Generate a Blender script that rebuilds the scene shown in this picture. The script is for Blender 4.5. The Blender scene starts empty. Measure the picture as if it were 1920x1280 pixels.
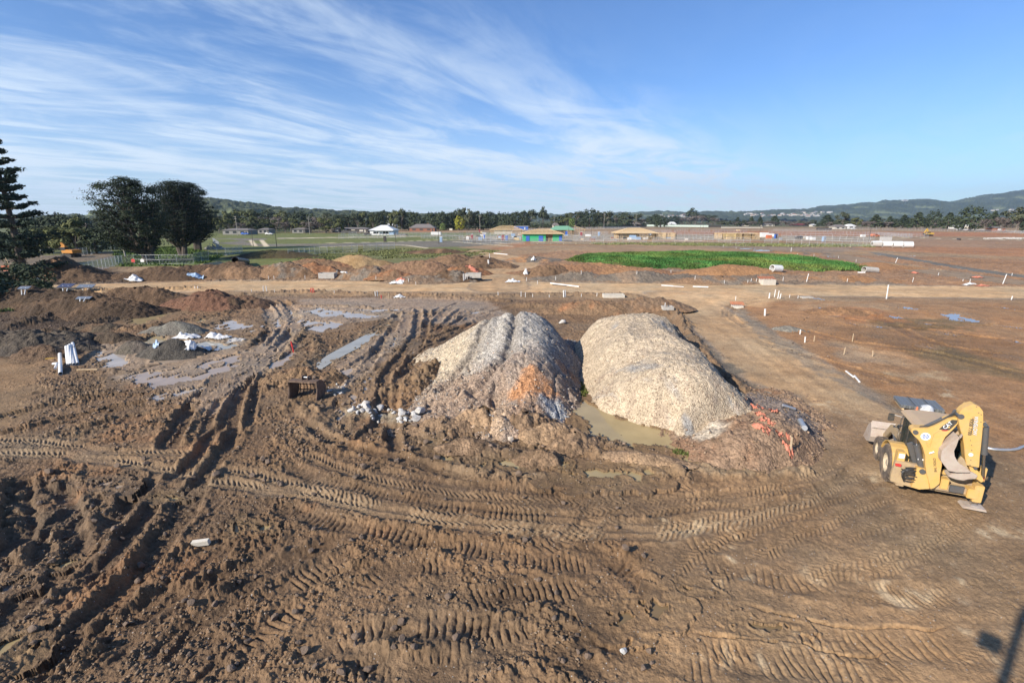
import bpy, bmesh, math, random
import numpy as np
from mathutils import Vector, Matrix

# ------------------------------------------------------------------ camera, sky, sun
scn = bpy.context.scene
COL = scn.collection
R = math.radians
CAM_H = 9.5
PITCH = R(14.1)
FPX = 907.0
cam_d = bpy.data.cameras.new("camera")
cam_d.sensor_width = 36.0
cam_d.lens = 36.0 * FPX / 1920.0
cam_d.clip_start = 0.1
cam_d.clip_end = 40000
cam = bpy.data.objects.new("camera", cam_d)
cam.location = (0, 0, CAM_H)
cam.rotation_euler = (R(90) - PITCH, 0, 0)
COL.objects.link(cam)
scn.camera = cam

SUN_ELEV = R(29.5)
SUN_AZ = math.atan2(-0.622, -0.783)          # the sun stands behind and left of the camera
world = bpy.data.worlds.new("World")
scn.world = world
world.use_nodes = True
wn, wl = world.node_tree.nodes, world.node_tree.links
wn.clear()
w_out = wn.new('ShaderNodeOutputWorld')
w_bg = wn.new('ShaderNodeBackground')
w_bg.inputs['Strength'].default_value = 0.089
w_sky = wn.new('ShaderNodeTexSky')
w_sky.sky_type = 'NISHITA'
w_sky.sun_disc = False
w_sky.sun_elevation = SUN_ELEV
sdx, sdy = math.cos(SUN_AZ), math.sin(SUN_AZ)
w_sky.sun_rotation = math.atan2(sdx, sdy)
w_sky.altitude = 100
w_sky.air_density = 1.0
w_sky.dust_density = 0.25
w_sky.ozone_density = 2.2


def wmath(op, a, b=None, clamp=False):
    n = wn.new('ShaderNodeMath')
    n.operation = op
    n.use_clamp = clamp
    for i, v in enumerate((a, b)):
        if v is None:
            continue
        if isinstance(v, (int, float)):
            n.inputs[i].default_value = v
        else:
            wl.new(v, n.inputs[i])
    return n.outputs[0]


def wramp(v, lo, hi):
    n = wn.new('ShaderNodeMapRange')
    n.interpolation_type = 'SMOOTHSTEP'
    wl.new(v, n.inputs['Value'])
    n.inputs['From Min'].default_value = lo
    n.inputs['From Max'].default_value = hi
    return n.outputs['Result']


# thin cirrus: streaky noise laid out on a plane high overhead
tc = wn.new('ShaderNodeTexCoord')
sp = wn.new('ShaderNodeSeparateXYZ')
wl.new(tc.outputs['Generated'], sp.inputs[0])
zz = wmath('MAXIMUM', wmath('ADD', sp.outputs['Z'], 0.07), 0.03)
cx = wmath('DIVIDE', sp.outputs['X'], zz)
cy = wmath('DIVIDE', sp.outputs['Y'], zz)
cmb = wn.new('ShaderNodeCombineXYZ')
wl.new(cx, cmb.inputs[0]); wl.new(cy, cmb.inputs[1])


def wnoise(rot, sx, sy, scale, detail, rough, dist, off):
    mp = wn.new('ShaderNodeMapping')
    mp.vector_type = 'TEXTURE'
    mp.inputs['Rotation'].default_value = (0, 0, rot)
    mp.inputs['Scale'].default_value = (sx, sy, 1)
    mp.inputs['Location'].default_value = (off, off * 0.7, 0)
    wl.new(cmb.outputs[0], mp.inputs['Vector'])
    n = wn.new('ShaderNodeTexNoise')
    n.inputs['Scale'].default_value = scale
    n.inputs['Detail'].default_value = detail
    n.inputs['Roughness'].default_value = rough
    n.inputs['Distortion'].default_value = dist
    wl.new(mp.outputs[0], n.inputs['Vector'])
    return n.outputs['Fac']


# bands of cirrus run away from the camera towards the right
SA = R(50)
c1 = wnoise(SA, 1.6, 0.70, 1.0, 10, 0.63, 1.4, 3.0)
c2 = wnoise(SA + R(16), 0.95, 0.34, 1.1, 9, 0.64, 1.5, 7.0)
cbig = wnoise(SA, 3.0, 1.1, 0.9, 2, 0.5, 0.2, 12.3)
big = wramp(cbig, 0.36, 0.62)
streak = wmath('ADD', wmath('MULTIPLY', c1, 0.70), wmath('MULTIPLY', c2, 0.30))
# clear sky right of one of the bands
sd_ = wmath('SUBTRACT', wmath('MULTIPLY', cx, 0.766), wmath('MULTIPLY', cy, 0.643))
sd_ = wmath('ADD', sd_, wmath('MULTIPLY', wmath('SUBTRACT', c1, 0.5), 1.6))
side = wramp(sd_, -0.9, -2.1)
side2 = wmath('ADD', wmath('MULTIPLY', side, 0.93), 0.05)
thr = wmath('ADD', streak, wmath('MULTIPLY', big, 0.15))
dens = wramp(thr, 0.44, 0.80)
dens = wmath('MULTIPLY', dens, side2)
# low in the sky the sheets of cirrus merge
low = wramp(sp.outputs['Z'], 0.26, 0.02)
lowd = wmath('MULTIPLY', low, wmath('ADD', wmath('MULTIPLY', wramp(c1, 0.35, 0.62), 0.34), 0.28))
lowd = wmath('MULTIPLY', lowd, wmath('ADD', wmath('MULTIPLY', side, 0.7), 0.45))
alpha = wmath('MINIMUM', wmath('ADD', wmath('MULTIPLY', dens, 0.68), lowd), 0.93)
mixc = wn.new('ShaderNodeMix')
mixc.data_type = 'RGBA'
wl.new(alpha, mixc.inputs[0])
tint = wn.new('ShaderNodeMix')
tint.data_type = 'RGBA'; tint.blend_type = 'MULTIPLY'
tint.inputs[0].default_value = 1.0
wl.new(w_sky.outputs[0], tint.inputs[6])
tint.inputs[7].default_value = (0.70, 0.955, 1.32, 1)
wl.new(tint.outputs[2], mixc.inputs[6])
mixc.inputs[7].default_value = (6.5, 7.5, 8.6, 1)
wl.new(mixc.outputs[2], w_bg.inputs[0])
wl.new(w_bg.outputs[0], w_out.inputs[0])

sun_d = bpy.data.lights.new("sun", 'SUN')
sun_d.energy = 5.0
sun_d.angle = R(0.53)
sun_d.color = (1.0, 0.925, 0.81)
sun = bpy.data.objects.new("sun", sun_d)
sv = Vector((sdx * math.cos(SUN_ELEV), sdy * math.cos(SUN_ELEV), math.sin(SUN_ELEV)))
sun.rotation_euler = sv.to_track_quat('Z', 'Y').to_euler()
sun.location = sv * 60
COL.objects.link(sun)
scn.view_settings.view_transform = 'Standard'
scn.view_settings.look = 'None'
scn.view_settings.exposure = 0.52
scn.view_settings.gamma = 1.0
scn.cycles.max_bounces = 5
scn.cycles.diffuse_bounces = 2
scn.cycles.glossy_bounces = 2
scn.cycles.transmission_bounces = 2
scn.cycles.transparent_max_bounces = 6
scn.cycles.volume_bounces = 0

# ------------------------------------------------------------------ helpers
CP, SP = math.cos(PITCH), math.sin(PITCH)
rng = random.Random(11)


def ray(px, py):
    """direction through a pixel of the 1920x1280 photograph"""
    u, v = (px - 960) / FPX, (py - 640) / FPX
    return Vector((u, CP - v * SP, -(SP + v * CP)))


def G(px, py, z=0.0):
    """the point of the plane at height z seen at that pixel"""
    d = ray(px, py)
    t = (z - CAM_H) / d.z
    return Vector((d.x * t, d.y * t, z))


def D(px, py, y):
    """the point at forward distance y seen at that pixel"""
    d = ray(px, py)
    t = y / d.y
    return Vector((d.x * t, y, CAM_H + d.z * t))


def tag(o, label=None, cat=None, group=None, kind=None):
    if label: o['label'] = label
    if cat: o['category'] = cat
    if group: o['group'] = group
    if kind: o['kind'] = kind
    return o


def empty(name, loc=(0, 0, 0), rz=0.0, label=None, cat=None, group=None):
    o = bpy.data.objects.new(name, None)
    o.empty_display_size = 0.3
    o.location = loc
    o.rotation_euler = (0, 0, rz)
    COL.objects.link(o)
    return tag(o, label, cat, group)


def np_mesh(name, verts, faces, mat=None, cols=None, smooth=False):
    """verts (n,3), faces (m,3) or (m,4) arrays -> mesh"""
    me = bpy.data.meshes.new(name)
    verts = np.asarray(verts, dtype=np.float32)
    faces = np.asarray(faces, dtype=np.int32)
    k = faces.shape[1]
    me.vertices.add(len(verts)); me.vertices.foreach_set('co', verts.ravel())
    me.loops.add(faces.size); me.loops.foreach_set('vertex_index', faces.ravel())
    me.polygons.add(len(faces))
    me.polygons.foreach_set('loop_start', np.arange(0, faces.size, k, dtype=np.int32))
    me.polygons.foreach_set('loop_total', np.full(len(faces), k, dtype=np.int32))
    if smooth:
        me.polygons.foreach_set('use_smooth', np.ones(len(faces), dtype=bool))
    me.update(calc_edges=True)
    if cols is not None:
        a = me.color_attributes.new('Col', 'FLOAT_COLOR', 'POINT')
        c = np.ones((len(verts), 4), dtype=np.float32)
        c[:, :cols.shape[1]] = cols
        a.data.foreach_set('color', c.ravel())
    if mat: me.materials.append(mat)
    return me


def link(name, me, parent=None, loc=None):
    o = bpy.data.objects.new(name, me)
    COL.objects.link(o)
    if parent is not None: o.parent = parent
    if loc is not None: o.location = loc
    return o


class MB:
    """collects boxes, tubes, prisms; build() links them as ONE mesh object"""
    def __init__(s):
        s.v = []; s.f = []

    def add(s, vs, fs):
        b = len(s.v)
        s.v += [tuple(v) for v in vs]
        s.f += [tuple(b + i for i in f) for f in fs]
        return s

    def box(s, c, d, rot=None, taper=1.0):
        hx, hy, hz = d[0] / 2, d[1] / 2, d[2] / 2
        pts = []
        for sz in (-1, 1):
            k = taper if sz > 0 else 1.0
            for sx, sy in ((-1, -1), (1, -1), (1, 1), (-1, 1)):
                pts.append(Vector((sx * hx * k, sy * hy * k, sz * hz)))
        if rot is not None:
            m = rot if isinstance(rot, Matrix) else Matrix.Rotation(rot, 3, 'Z')
            pts = [m @ p for p in pts]
        c = Vector(c)
        return s.add([p + c for p in pts], [(3, 2, 1, 0), (4, 5, 6, 7), (0, 1, 5, 4), (1, 2, 6, 5), (2, 3, 7, 6), (3, 0, 4, 7)])

    def tube(s, p0, p1, r0, r1=None, n=8, caps=True):
        r1 = r0 if r1 is None else r1
        p0, p1 = Vector(p0), Vector(p1)
        a = (p1 - p0).normalized()
        b = a.orthogonal().normalized(); c = a.cross(b)
        vs = []
        for p, r in ((p0, r0), (p1, r1)):
            for i in range(n):
                t = 2 * math.pi * i / n
                vs.append(p + (b * math.cos(t) + c * math.sin(t)) * r)
        fs = [(i, (i + 1) % n, n + (i + 1) % n, n + i) for i in range(n)]
        if caps:
            fs += [tuple(range(n - 1, -1, -1)), tuple(range(n, 2 * n))]
        return s.add(vs, fs)

    def path(s, pts, r, n=6):
        pts = [Vector(p) for p in pts]
        rs = r if isinstance(r, (list, tuple)) else [r] * len(pts)
        vs = []; b = None
        for i, p in enumerate(pts):
            a = (pts[min(i + 1, len(pts) - 1)] - pts[max(i - 1, 0)]).normalized()
            if b is None: b = a.orthogonal().normalized()
            b = (b - a * b.dot(a)).normalized(); c = a.cross(b)
            for k in range(n):
                t = 2 * math.pi * k / n
                vs.append(p + (b * math.cos(t) + c * math.sin(t)) * rs[i])
        fs = []
        for i in range(len(pts) - 1):
            for k in range(n):
                fs.append((i * n + k, i * n + (k + 1) % n, (i + 1) * n + (k + 1) % n, (i + 1) * n + k))
        fs += [tuple(range(n - 1, -1, -1)), tuple(range((len(pts) - 1) * n, len(pts) * n))]
        return s.add(vs, fs)

    def prism(s, poly, off):
        """closed polygon of 3-D points swept along off"""
        poly = [Vector(p) for p in poly]; off = Vector(off); n = len(poly)
        vs = poly + [p + off for p in poly]
        fs = [(i, (i + 1) % n, n + (i + 1) % n, n + i) for i in range(n)]
        fs += [tuple(range(n - 1, -1, -1)), tuple(range(n, 2 * n))]
        return s.add(vs, fs)

    def ring(s, p0, p1, ro, ri, n=20):
        """a hollow pipe"""
        p0, p1 = Vector(p0), Vector(p1)
        a = (p1 - p0).normalized(); b = a.orthogonal().normalized(); c = a.cross(b)
        vs = []
        for p, r in ((p0, ro), (p1, ro), (p1, ri), (p0, ri)):
            for i in range(n):
                t = 2 * math.pi * i / n
                vs.append(p + (b * math.cos(t) + c * math.sin(t)) * r)
        fs = []
        for q in range(4):
            for i in range(n):
                j = (i + 1) % n; q2 = (q + 1) % 4
                fs.append((q * n + i, q * n + j, q2 * n + j, q2 * n + i))
        return s.add(vs, fs)

    def mesh(s, name, mat, smooth=False, bevel=0.0):
        me = bpy.data.meshes.new(name)
        me.from_pydata(s.v, [], s.f)
        bm = bmesh.new(); bm.from_mesh(me)
        bmesh.ops.recalc_face_normals(bm, faces=bm.faces)
        if bevel > 0:
            ed = [e for e in bm.edges if len(e.link_faces) == 2 and e.calc_face_angle(0) > 0.6]
            bmesh.ops.bevel(bm, geom=ed, offset=bevel, segments=2, affect='EDGES', clamp_overlap=True)
        bm.to_mesh(me); bm.free()
        if smooth:
            me.polygons.foreach_set('use_smooth', np.ones(len(me.polygons), dtype=bool))
            try: me.set_sharp_from_angle(angle=R(38))
            except Exception: pass
        me.materials.append(mat)
        return me

    def build(s, name, mat, parent=None, smooth=False, bevel=0.0, loc=None):
        return link(name, s.mesh(name, mat, smooth, bevel), parent, loc)


# ------------------------------------------------------------------ materials
def new_mat(name):
    m = bpy.data.materials.new(name); m.use_nodes = True
    nt = m.node_tree
    return m, nt, nt.nodes['Principled BSDF']


def noise_node(nt, scale, detail=4, rough=0.55, vec=None, dist=0.0):
    n = nt.nodes.new('ShaderNodeTexNoise')
    n.inputs['Scale'].default_value = scale
    n.inputs['Detail'].default_value = detail
    n.inputs['Roughness'].default_value = rough
    n.inputs['Distortion'].default_value = dist
    if vec is None:
        t = nt.nodes.get('TC') or nt.nodes.new('ShaderNodeTexCoord'); t.name = 'TC'
        vec = t.outputs['Object']
    nt.links.new(vec, n.inputs['Vector'])
    return n


def ramp_node(nt, fac, stops):
    r = nt.nodes.new('ShaderNodeValToRGB')
    el = r.color_ramp.elements
    while len(el) < len(stops): el.new(0.5)
    for e, (p, c) in zip(el, stops):
        e.position = p; e.color = (c[0], c[1], c[2], 1)
    nt.links.new(fac, r.inputs[0])
    return r


def mix_rgb(nt, mode, fac, a, b):
    n = nt.nodes.new('ShaderNodeMix'); n.data_type = 'RGBA'; n.blend_type = mode
    for s_, v in ((n.inputs[0], fac), (n.inputs[6], a), (n.inputs[7], b)):
        if isinstance(v, (int, float)): s_.default_value = v
        elif isinstance(v, tuple): s_.default_value = (v[0], v[1], v[2], 1)
        else: nt.links.new(v, s_)
    return n.outputs[2]


def bump_node(nt, height, strength, dist, bsdf, base=None):
    b = nt.nodes.new('ShaderNodeBump')
    b.inputs['Strength'].default_value = strength
    b.inputs['Distance'].default_value = dist
    nt.links.new(height, b.inputs['Height'])
    if base is not None: nt.links.new(base, b.inputs['Normal'])
    nt.links.new(b.outputs[0], bsdf.inputs['Normal'])
    return b.outputs[0]


def mat_plain(name, c, rough=0.6, metal=0.0, dirt=0.25, dscale=3.0, dcol=(0.20, 0.14, 0.09), bump=0.0, spec=0.5):
    """paint or plastic with mud and wear in it"""
    m, nt, b = new_mat(name)
    n = noise_node(nt, dscale, 6, 0.65)
    r = ramp_node(nt, n.outputs['Fac'], [(0.42, (0, 0, 0)), (0.68, (1, 1, 1))])
    f = nt.nodes.new('ShaderNodeMath'); f.operation = 'MULTIPLY'; f.inputs[1].default_value = dirt
    nt.links.new(r.outputs[0], f.inputs[0])
    n2 = noise_node(nt, dscale * 5, 3, 0.6)
    v = mix_rgb(nt, 'MULTIPLY', 0.22, tuple(c), n2.outputs['Color'])
    col = mix_rgb(nt, 'MIX', f.outputs[0], v, dcol)
    nt.links.new(col, b.inputs['Base Color'])
    b.inputs['Roughness'].default_value = rough
    b.inputs['Metallic'].default_value = metal
    b.inputs['Specular IOR Level'].default_value = spec
    if bump > 0: bump_node(nt, n2.outputs['Fac'], bump, 0.02, b)
    return m


# ------------------------------------------------------------------ numeric noise
def h2(ix, iy, seed):
    h = (ix.astype(np.uint32) * np.uint32(374761393)) ^ (iy.astype(np.uint32) * np.uint32(668265263)) ^ np.uint32((seed * 1274126177) & 0xffffffff)
    h = (h ^ (h >> np.uint32(13))) * np.uint32(1274126177)
    h ^= h >> np.uint32(16)
    return (h & np.uint32(0xffffff)).astype(np.float32) * np.float32(1 / 16777216.0)


def vnoise(x, y, seed):
    fx = np.floor(x); fy = np.floor(y)
    ix = fx.astype(np.int64); iy = fy.astype(np.int64)
    tx = (x - fx).astype(np.float32); ty = (y - fy).astype(np.float32)
    tx = tx * tx * (3 - 2 * tx); ty = ty * ty * (3 - 2 * ty)
    a = h2(ix, iy, seed); b = h2(ix + 1, iy, seed); c = h2(ix, iy + 1, seed); d = h2(ix + 1, iy + 1, seed)
    return (a + (b - a) * tx) * (1 - ty) + (c + (d - c) * tx) * ty


def fbm(x, y, octv, seed, gain=0.5):
    """about -1 .. 1"""
    s = 0; amp = 1.0; tot = 0
    ca, sa = 0.8, 0.6
    for i in range(octv):
        s = s + (vnoise(x, y, seed + i * 17) * 2 - 1) * amp
        tot += amp; amp *= gain
        x, y = (x * ca - y * sa) * 2.03 + 3.1, (x * sa + y * ca) * 2.03 - 7.7
    return s / (tot * 0.62)


def clods(x, y, cell, seed, prob=0.8):
    """rounded lumps of random size, 0 .. 1"""
    wx = vnoise(x / (cell * .45) + 7, y / (cell * .45), seed + 21) - .5; wy = vnoise(x / (cell * .45), y / (cell * .45) + 9, seed + 22) - .5
    X = x / cell + .55 * wx; Y = y / cell + .55 * wy
    ix = np.floor(X).astype(np.int64); iy = np.floor(Y).astype(np.int64)
    out = np.zeros(x.shape, np.float32)
    for dx in (-1, 0, 1):
        for dy in (-1, 0, 1):
            jx = ix + dx; jy = iy + dy
            px = jx + 0.15 + 0.7 * h2(jx, jy, seed); py = jy + 0.15 + 0.7 * h2(jx, jy, seed + 5)
            rr = 0.28 + 0.5 * h2(jx, jy, seed + 9)
            on = h2(jx, jy, seed + 13) < prob
            q = 1 - ((X - px) ** 2 + (Y - py) ** 2) / (rr * rr)
            q = np.where(on, np.sqrt(np.maximum(q, 0)) * rr * 1.35, 0)
            np.maximum(out, q, out=out)
    return out


def sstep(a, b, x):
    t = np.clip((x - a) / (b - a), 0, 1)
    return t * t * (3 - 2 * t)


# ------------------------------------------------------------------ the terrain grid
def y_of_v(pyv):
    v = (pyv - 640) / FPX
    return (CP - v * SP) / (SP + v * CP) * CAM_H


GU = np.concatenate([-np.geomspace(4.5, 1.17, 24)[:-1], np.linspace(-1.16, 1.16, 1560), np.geomspace(1.17, 4.5, 24)[1:]])
pv = np.concatenate([np.arange(1330, 700, -1.45), np.arange(700, 500, -0.72), np.arange(500, 440, -0.6), np.arange(440, 424, -0.8)])
gy = np.array([y_of_v(p) for p in pv])
gy = np.concatenate([np.linspace(-30, 6.6, 26), gy[gy > 6.9], np.geomspace(gy[-1] * 1.05, 9000, 40)])
GW = np.maximum(0.97 * gy + 2.32, 8.6)
NR, NC = len(gy), len(GU)
GX = (GW[:, None] * GU[None, :]).astype(np.float32)
GY = np.repeat(gy[:, None], NC, axis=1).astype(np.float32)
print('grid', NR, NC, NR * NC)


def win(x0, x1, y0, y1):
    """grid slice that covers a ground rectangle"""
    r0 = max(int(np.searchsorted(gy, y0)) - 1, 0); r1 = min(int(np.searchsorted(gy, y1)) + 1, NR)
    if r1 <= r0: return None
    wa, wb = GW[r0], GW[r1 - 1]
    lo = min(x0 / wa, x0 / wb); hi = max(x1 / wa, x1 / wb)
    c0 = max(int(np.searchsorted(GU, lo)) - 1, 0); c1 = min(int(np.searchsorted(GU, hi)) + 1, NC)
    if c1 <= c0: return None
    return (slice(r0, r1), slice(c0, c1))


def smooth_path(pts, step):
    """Catmull-Rom through 2-D points, resampled at step"""
    P = [np.array(p[:2], float) for p in pts]
    if len(P) == 2:
        out = [P[0] + (P[1] - P[0]) * t for t in np.linspace(0, 1, max(3, int(np.linalg.norm(P[1] - P[0]) / step)))]
        return np.array(out)
    P = [2 * P[0] - P[1]] + P + [2 * P[-1] - P[-2]]
    out = []
    for i in range(1, len(P) - 2):
        n = max(2, int(np.linalg.norm(P[i + 1] - P[i]) / step))
        for k in range(n):
            t = k / n
            out.append(0.5 * ((2 * P[i]) + (-P[i - 1] + P[i + 1]) * t + (2 * P[i - 1] - 5 * P[i] + 4 * P[i + 1] - P[i + 2]) * t * t + (-P[i - 1] + 3 * P[i] - 3 * P[i + 1] + P[i + 2]) * t ** 3))
    out.append(P[-2])
    return np.array(out)


def dist_to_path(path, pad, closed=False):
    """(slice, signed side distance, arc length, total) of the grid near a path"""
    if closed: path = np.vstack([path, path[:1]])
    W = win(path[:, 0].min() - pad, path[:, 0].max() + pad, path[:, 1].min() - pad, path[:, 1].max() + pad)
    if W is None: return None
    Dm = np.full(GX[W].shape, 1e9, np.float32); S = np.zeros_like(Dm); Sg = np.ones_like(Dm)
    r0, c0 = W[0].start, W[1].start
    acc = 0.0
    for i in range(len(path) - 1):
        a, b = path[i], path[i + 1]; L = float(np.linalg.norm(b - a))
        if L < 1e-6: continue
        w = win(min(a[0], b[0]) - pad, max(a[0], b[0]) + pad, min(a[1], b[1]) - pad, max(a[1], b[1]) + pad)
        if w is not None:
            q = (slice(w[0].start - r0, w[0].stop - r0), slice(w[1].start - c0, w[1].stop - c0))
            if q[0].start >= 0 and q[1].start >= 0:
                x = GX[w]; y = GY[w]
                dx, dy = (b - a) / L
                s = (x - a[0]) * dx + (y - a[1]) * dy
                t = np.clip(s, 0, L)
                ex = x - a[0] - t * dx; ey = y - a[1] - t * dy
                d = np.sqrt(ex * ex + ey * ey)
                sub = Dm[q]
                if sub.shape == d.shape:
                    m = d < sub
                    sub[m] = d[m]
                    S[q][m] = (acc + t)[m] if i not in (0, len(path) - 2) else (acc + s)[m]
                    side = np.sign(dx * (y - a[1]) - dy * (x - a[0]))
                    Sg[q][m] = side[m]
        acc += L
    return W, Dm * Sg, S, acc


def poly_mask(pix, soft, ppx=True, wob=0.35, z=0.0, seed=3, padx=0.2):
    """soft mask (slice, 0..1) of a polygon given in pixels; its rim wobbles"""
    P = np.array([G(*p, z)[:2] if ppx else p for p in pix], float)
    Pc = np.vstack([P, P[:1]])
    pad = soft * 1.6 + padx
    W = win(P[:, 0].min() - pad, P[:, 0].max() + pad, P[:, 1].min() - pad, P[:, 1].max() + pad)
    if W is None: return None
    x = GX[W]; y = GY[W]
    n = fbm(x / (soft * 1.7 + 0.05), y / (soft * 1.7 + 0.05), 3, seed) * soft * wob
    ins = np.zeros(x.shape, bool); dm = np.full(x.shape, 1e9, np.float32)
    for i in range(len(P)):
        a, b = Pc[i], Pc[i + 1]
        c = (a[1] > y) != (b[1] > y)
        den = b[1] - a[1] if abs(b[1] - a[1]) > 1e-9 else 1e-9
        ins ^= c & (x < (b[0] - a[0]) * (y - a[1]) / den + a[0])
        L2 = max(((b - a) ** 2).sum(), 1e-9)
        t = np.clip(((x - a[0]) * (b[0] - a[0]) + (y - a[1]) * (b[1] - a[1])) / L2, 0, 1)
        d = np.hypot(x - a[0] - t * (b[0] - a[0]), y - a[1] - t * (b[1] - a[1]))
        np.minimum(dm, d, out=dm)
    sd = np.where(ins, dm, -dm) + n
    return W, sstep(-soft, soft, sd), sd
# ------------------------------------------------------------------ ground: relief, colour, wetness
Z = np.zeros(GX.shape, np.float32)
fade = 1.0 / (1.0 + (GY / 220.0) ** 2)
Z += 0.10 * fbm(GX / 14, GY / 14, 3, 1) * np.clip(GY / 30, 0.3, 1) * fade
near = win(-120, 120, 6.5, 130)
nx, ny = GX[near], GY[near]
COLR = np.zeros(GX.shape + (3,), np.float32)
WET = np.zeros(GX.shape, np.float32)
ROUGH = np.full(GX.shape, 0.35, np.float32)      # how cloddy the soil is
GRAV = np.zeros(GX.shape, np.float32)
ZONE = np.zeros(GX.shape, np.int8)

MUD = (0.185, 0.128, 0.088); DARK = (0.080, 0.056, 0.040); TAN = (0.275, 0.198, 0.138); ORANGE = (0.305, 0.185, 0.108)
ROAD = (0.50, 0.365, 0.245); GREY = (0.235, 0.215, 0.215); SLICK = (0.31, 0.25, 0.215); GRASS = (0.125, 0.150, 0.050)
PALE = (0.42, 0.36, 0.29); RED = (0.26, 0.115, 0.06)
COLR[:] = TAN
n_big = fbm(GX / 9, GY / 9, 4, 21)
n_med = fbm(GX / 1.7, GY / 1.7, 4, 31)
n_sm = fbm(GX / 0.35, GY / 0.35, 3, 41)


def paint(W, m, c, rough=None, wet=None, grav=None, k=1.0):
    m = m * k
    COLR[W] = COLR[W] * (1 - m[..., None]) + np.array(c, np.float32) * m[..., None]
    if rough is not None: ROUGH[W] = ROUGH[W] * (1 - m) + rough * m
    if wet is not None: WET[W] = WET[W] * (1 - m) + wet * m
    if grav is not None: GRAV[W] = GRAV[W] * (1 - m) + grav * m


def area(pix, soft, c, rough=None, wet=None, grav=None, k=1.0, zone=None, seed=3, wob=0.6):
    r = poly_mask(pix, soft, seed=seed, wob=wob)
    if r is None: return
    W, m, sd = r
    paint(W, m, c, rough, wet, grav, k)
    if zone is not None: ZONE[W][m > 0.5] = zone


# far plain: brown right, green left
FULL = (slice(0, NR), slice(0, NC))
far_l = sstep(-60, -140, GX + GY * 0.15) * sstep(90, 120, GY)
paint(FULL, far_l, (0.10, 0.12, 0.05), 0.2)
paint(FULL, sstep(480, 900, GY), (0.075, 0.095, 0.045), 0.1)
# working area, left and middle: dark churned mud
area([(-900, 560), (300, 552), (760, 556), (1240, 566), (1420, 760), (1520, 880), (1420, 960), (1300, 1100), (1180, 1400), (-1400, 1400)], 1.2, MUD, 0.8, 0.12)
area([(-900, 500), (200, 505), (330, 560), (260, 600), (120, 650), (0, 700), (-900, 760)], 1.5, DARK, 0.7, 0.1)
area([(-900, 830), (120, 850), (520, 900), (640, 1010), (520, 1100), (480, 1290), (-1400, 1400)], 1.0, (0.150, 0.105, 0.075), 1.0, 0.1)
area([(1250, 930), (1640, 850), (1700, 560), (3000, 560), (4000, 1400), (1150, 1400), (1200, 1100)], 0.8, (0.262, 0.185, 0.125), 0.24, 0.05)
area([(1240, 930), (1560, 880), (1700, 930), (1500, 1100), (1180, 1120)], 0.8, (0.215, 0.150, 0.102), 0.3, 0.05)
# right-hand field, orange clay
area([(1380, 575), (1450, 565), (1920, 566), (2600, 570), (2900, 900), (1900, 860), (1800, 780), (1640, 730), (1500, 650)], 0.9, ORANGE, 0.30, 0.05)
area([(1500, 600), (1920, 640), (1930, 680), (1700, 660)], 0.8, (0.20, 0.125, 0.075), 0.5, 0.1, k=0.6)
area([(1640, 560), (2400, 566), (2400, 600), (1760, 590)], 1.0, (0.31, 0.20, 0.125), 0.3, k=0.7)
# soil beyond the road
area([(380, 528), (700, 526), (900, 520), (930, 470), (800, 500), (640, 505), (420, 505)], 1.2, (0.20, 0.14, 0.10), 0.8)
area([(940, 522), (1300, 526), (1700, 535), (1920, 545), (2500, 560), (2500, 500), (1650, 480), (1060, 470), (960, 480)], 1.2, (0.285, 0.18, 0.12), 0.55)
area([(1000, 528), (1700, 538), (1700, 530), (1250, 505), (1000, 512)], 0.9, (0.22, 0.17, 0.14), 0.6, grav=0.4)
area([(880, 478), (1000, 460), (1300, 458), (1640, 470), (2600, 510), (2600, 465), (1700, 448), (1000, 448)], 3.0, (0.300, 0.165, 0.098), 0.4)
area([(1180, 452), (1500, 456), (1630, 466), (1560, 475), (1350, 464)], 2.0, (0.21, 0.18, 0.165), 0.4, grav=0.5, k=0.7)
area([(1690, 445), (2600, 450), (2600, 475), (1690, 462)], 3.0, (0.23, 0.18, 0.145), 0.3, k=0.6)
area([(1240, 432), (1920, 436), (2600, 440), (2600, 447), (1240, 441)], 6.0, (0.32, 0.165, 0.10), 0.3)
# lawns on the left, beyond the soil heaps
area([(400, 500), (600, 500), (860, 488), (930, 470), (700, 452), (400, 445), (100, 462), (60, 500)], 2.5, GRASS, 0.15, 0, zone=3)
area([(-900, 455), (200, 462), (330, 438), (930, 436), (1000, 447), (800, 470), (420, 470), (250, 500), (-900, 520)], 3.0, GRASS, 0.15, 0, zone=3)
area([(-900, 478), (100, 478), (230, 470), (230, 482), (90, 500), (-900, 530)], 2.0, (0.17, 0.14, 0.115), 0.3, zone=0)
area([(210, 470), (330, 462), (420, 478), (380, 496), (230, 500)], 1.5, (0.085, 0.15, 0.035), 0.2, k=0.8)
area([(640, 460), (800, 462), (900, 478), (820, 492), (640, 495)], 2.5, (0.16, 0.155, 0.075), 0.2, k=0.6)
# building plots, grey and trampled
area([(860, 452), (1060, 452), (1260, 450), (1700, 455), (1700, 446), (1300, 440), (1000, 440), (860, 444)], 4.0, (0.27, 0.235, 0.195), 0.2, k=0.9)
area([(1000, 458), (1640, 462), (1640, 455), (1000, 452)], 2.0, (0.17, 0.17, 0.07), 0.2, k=0.45)
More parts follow.
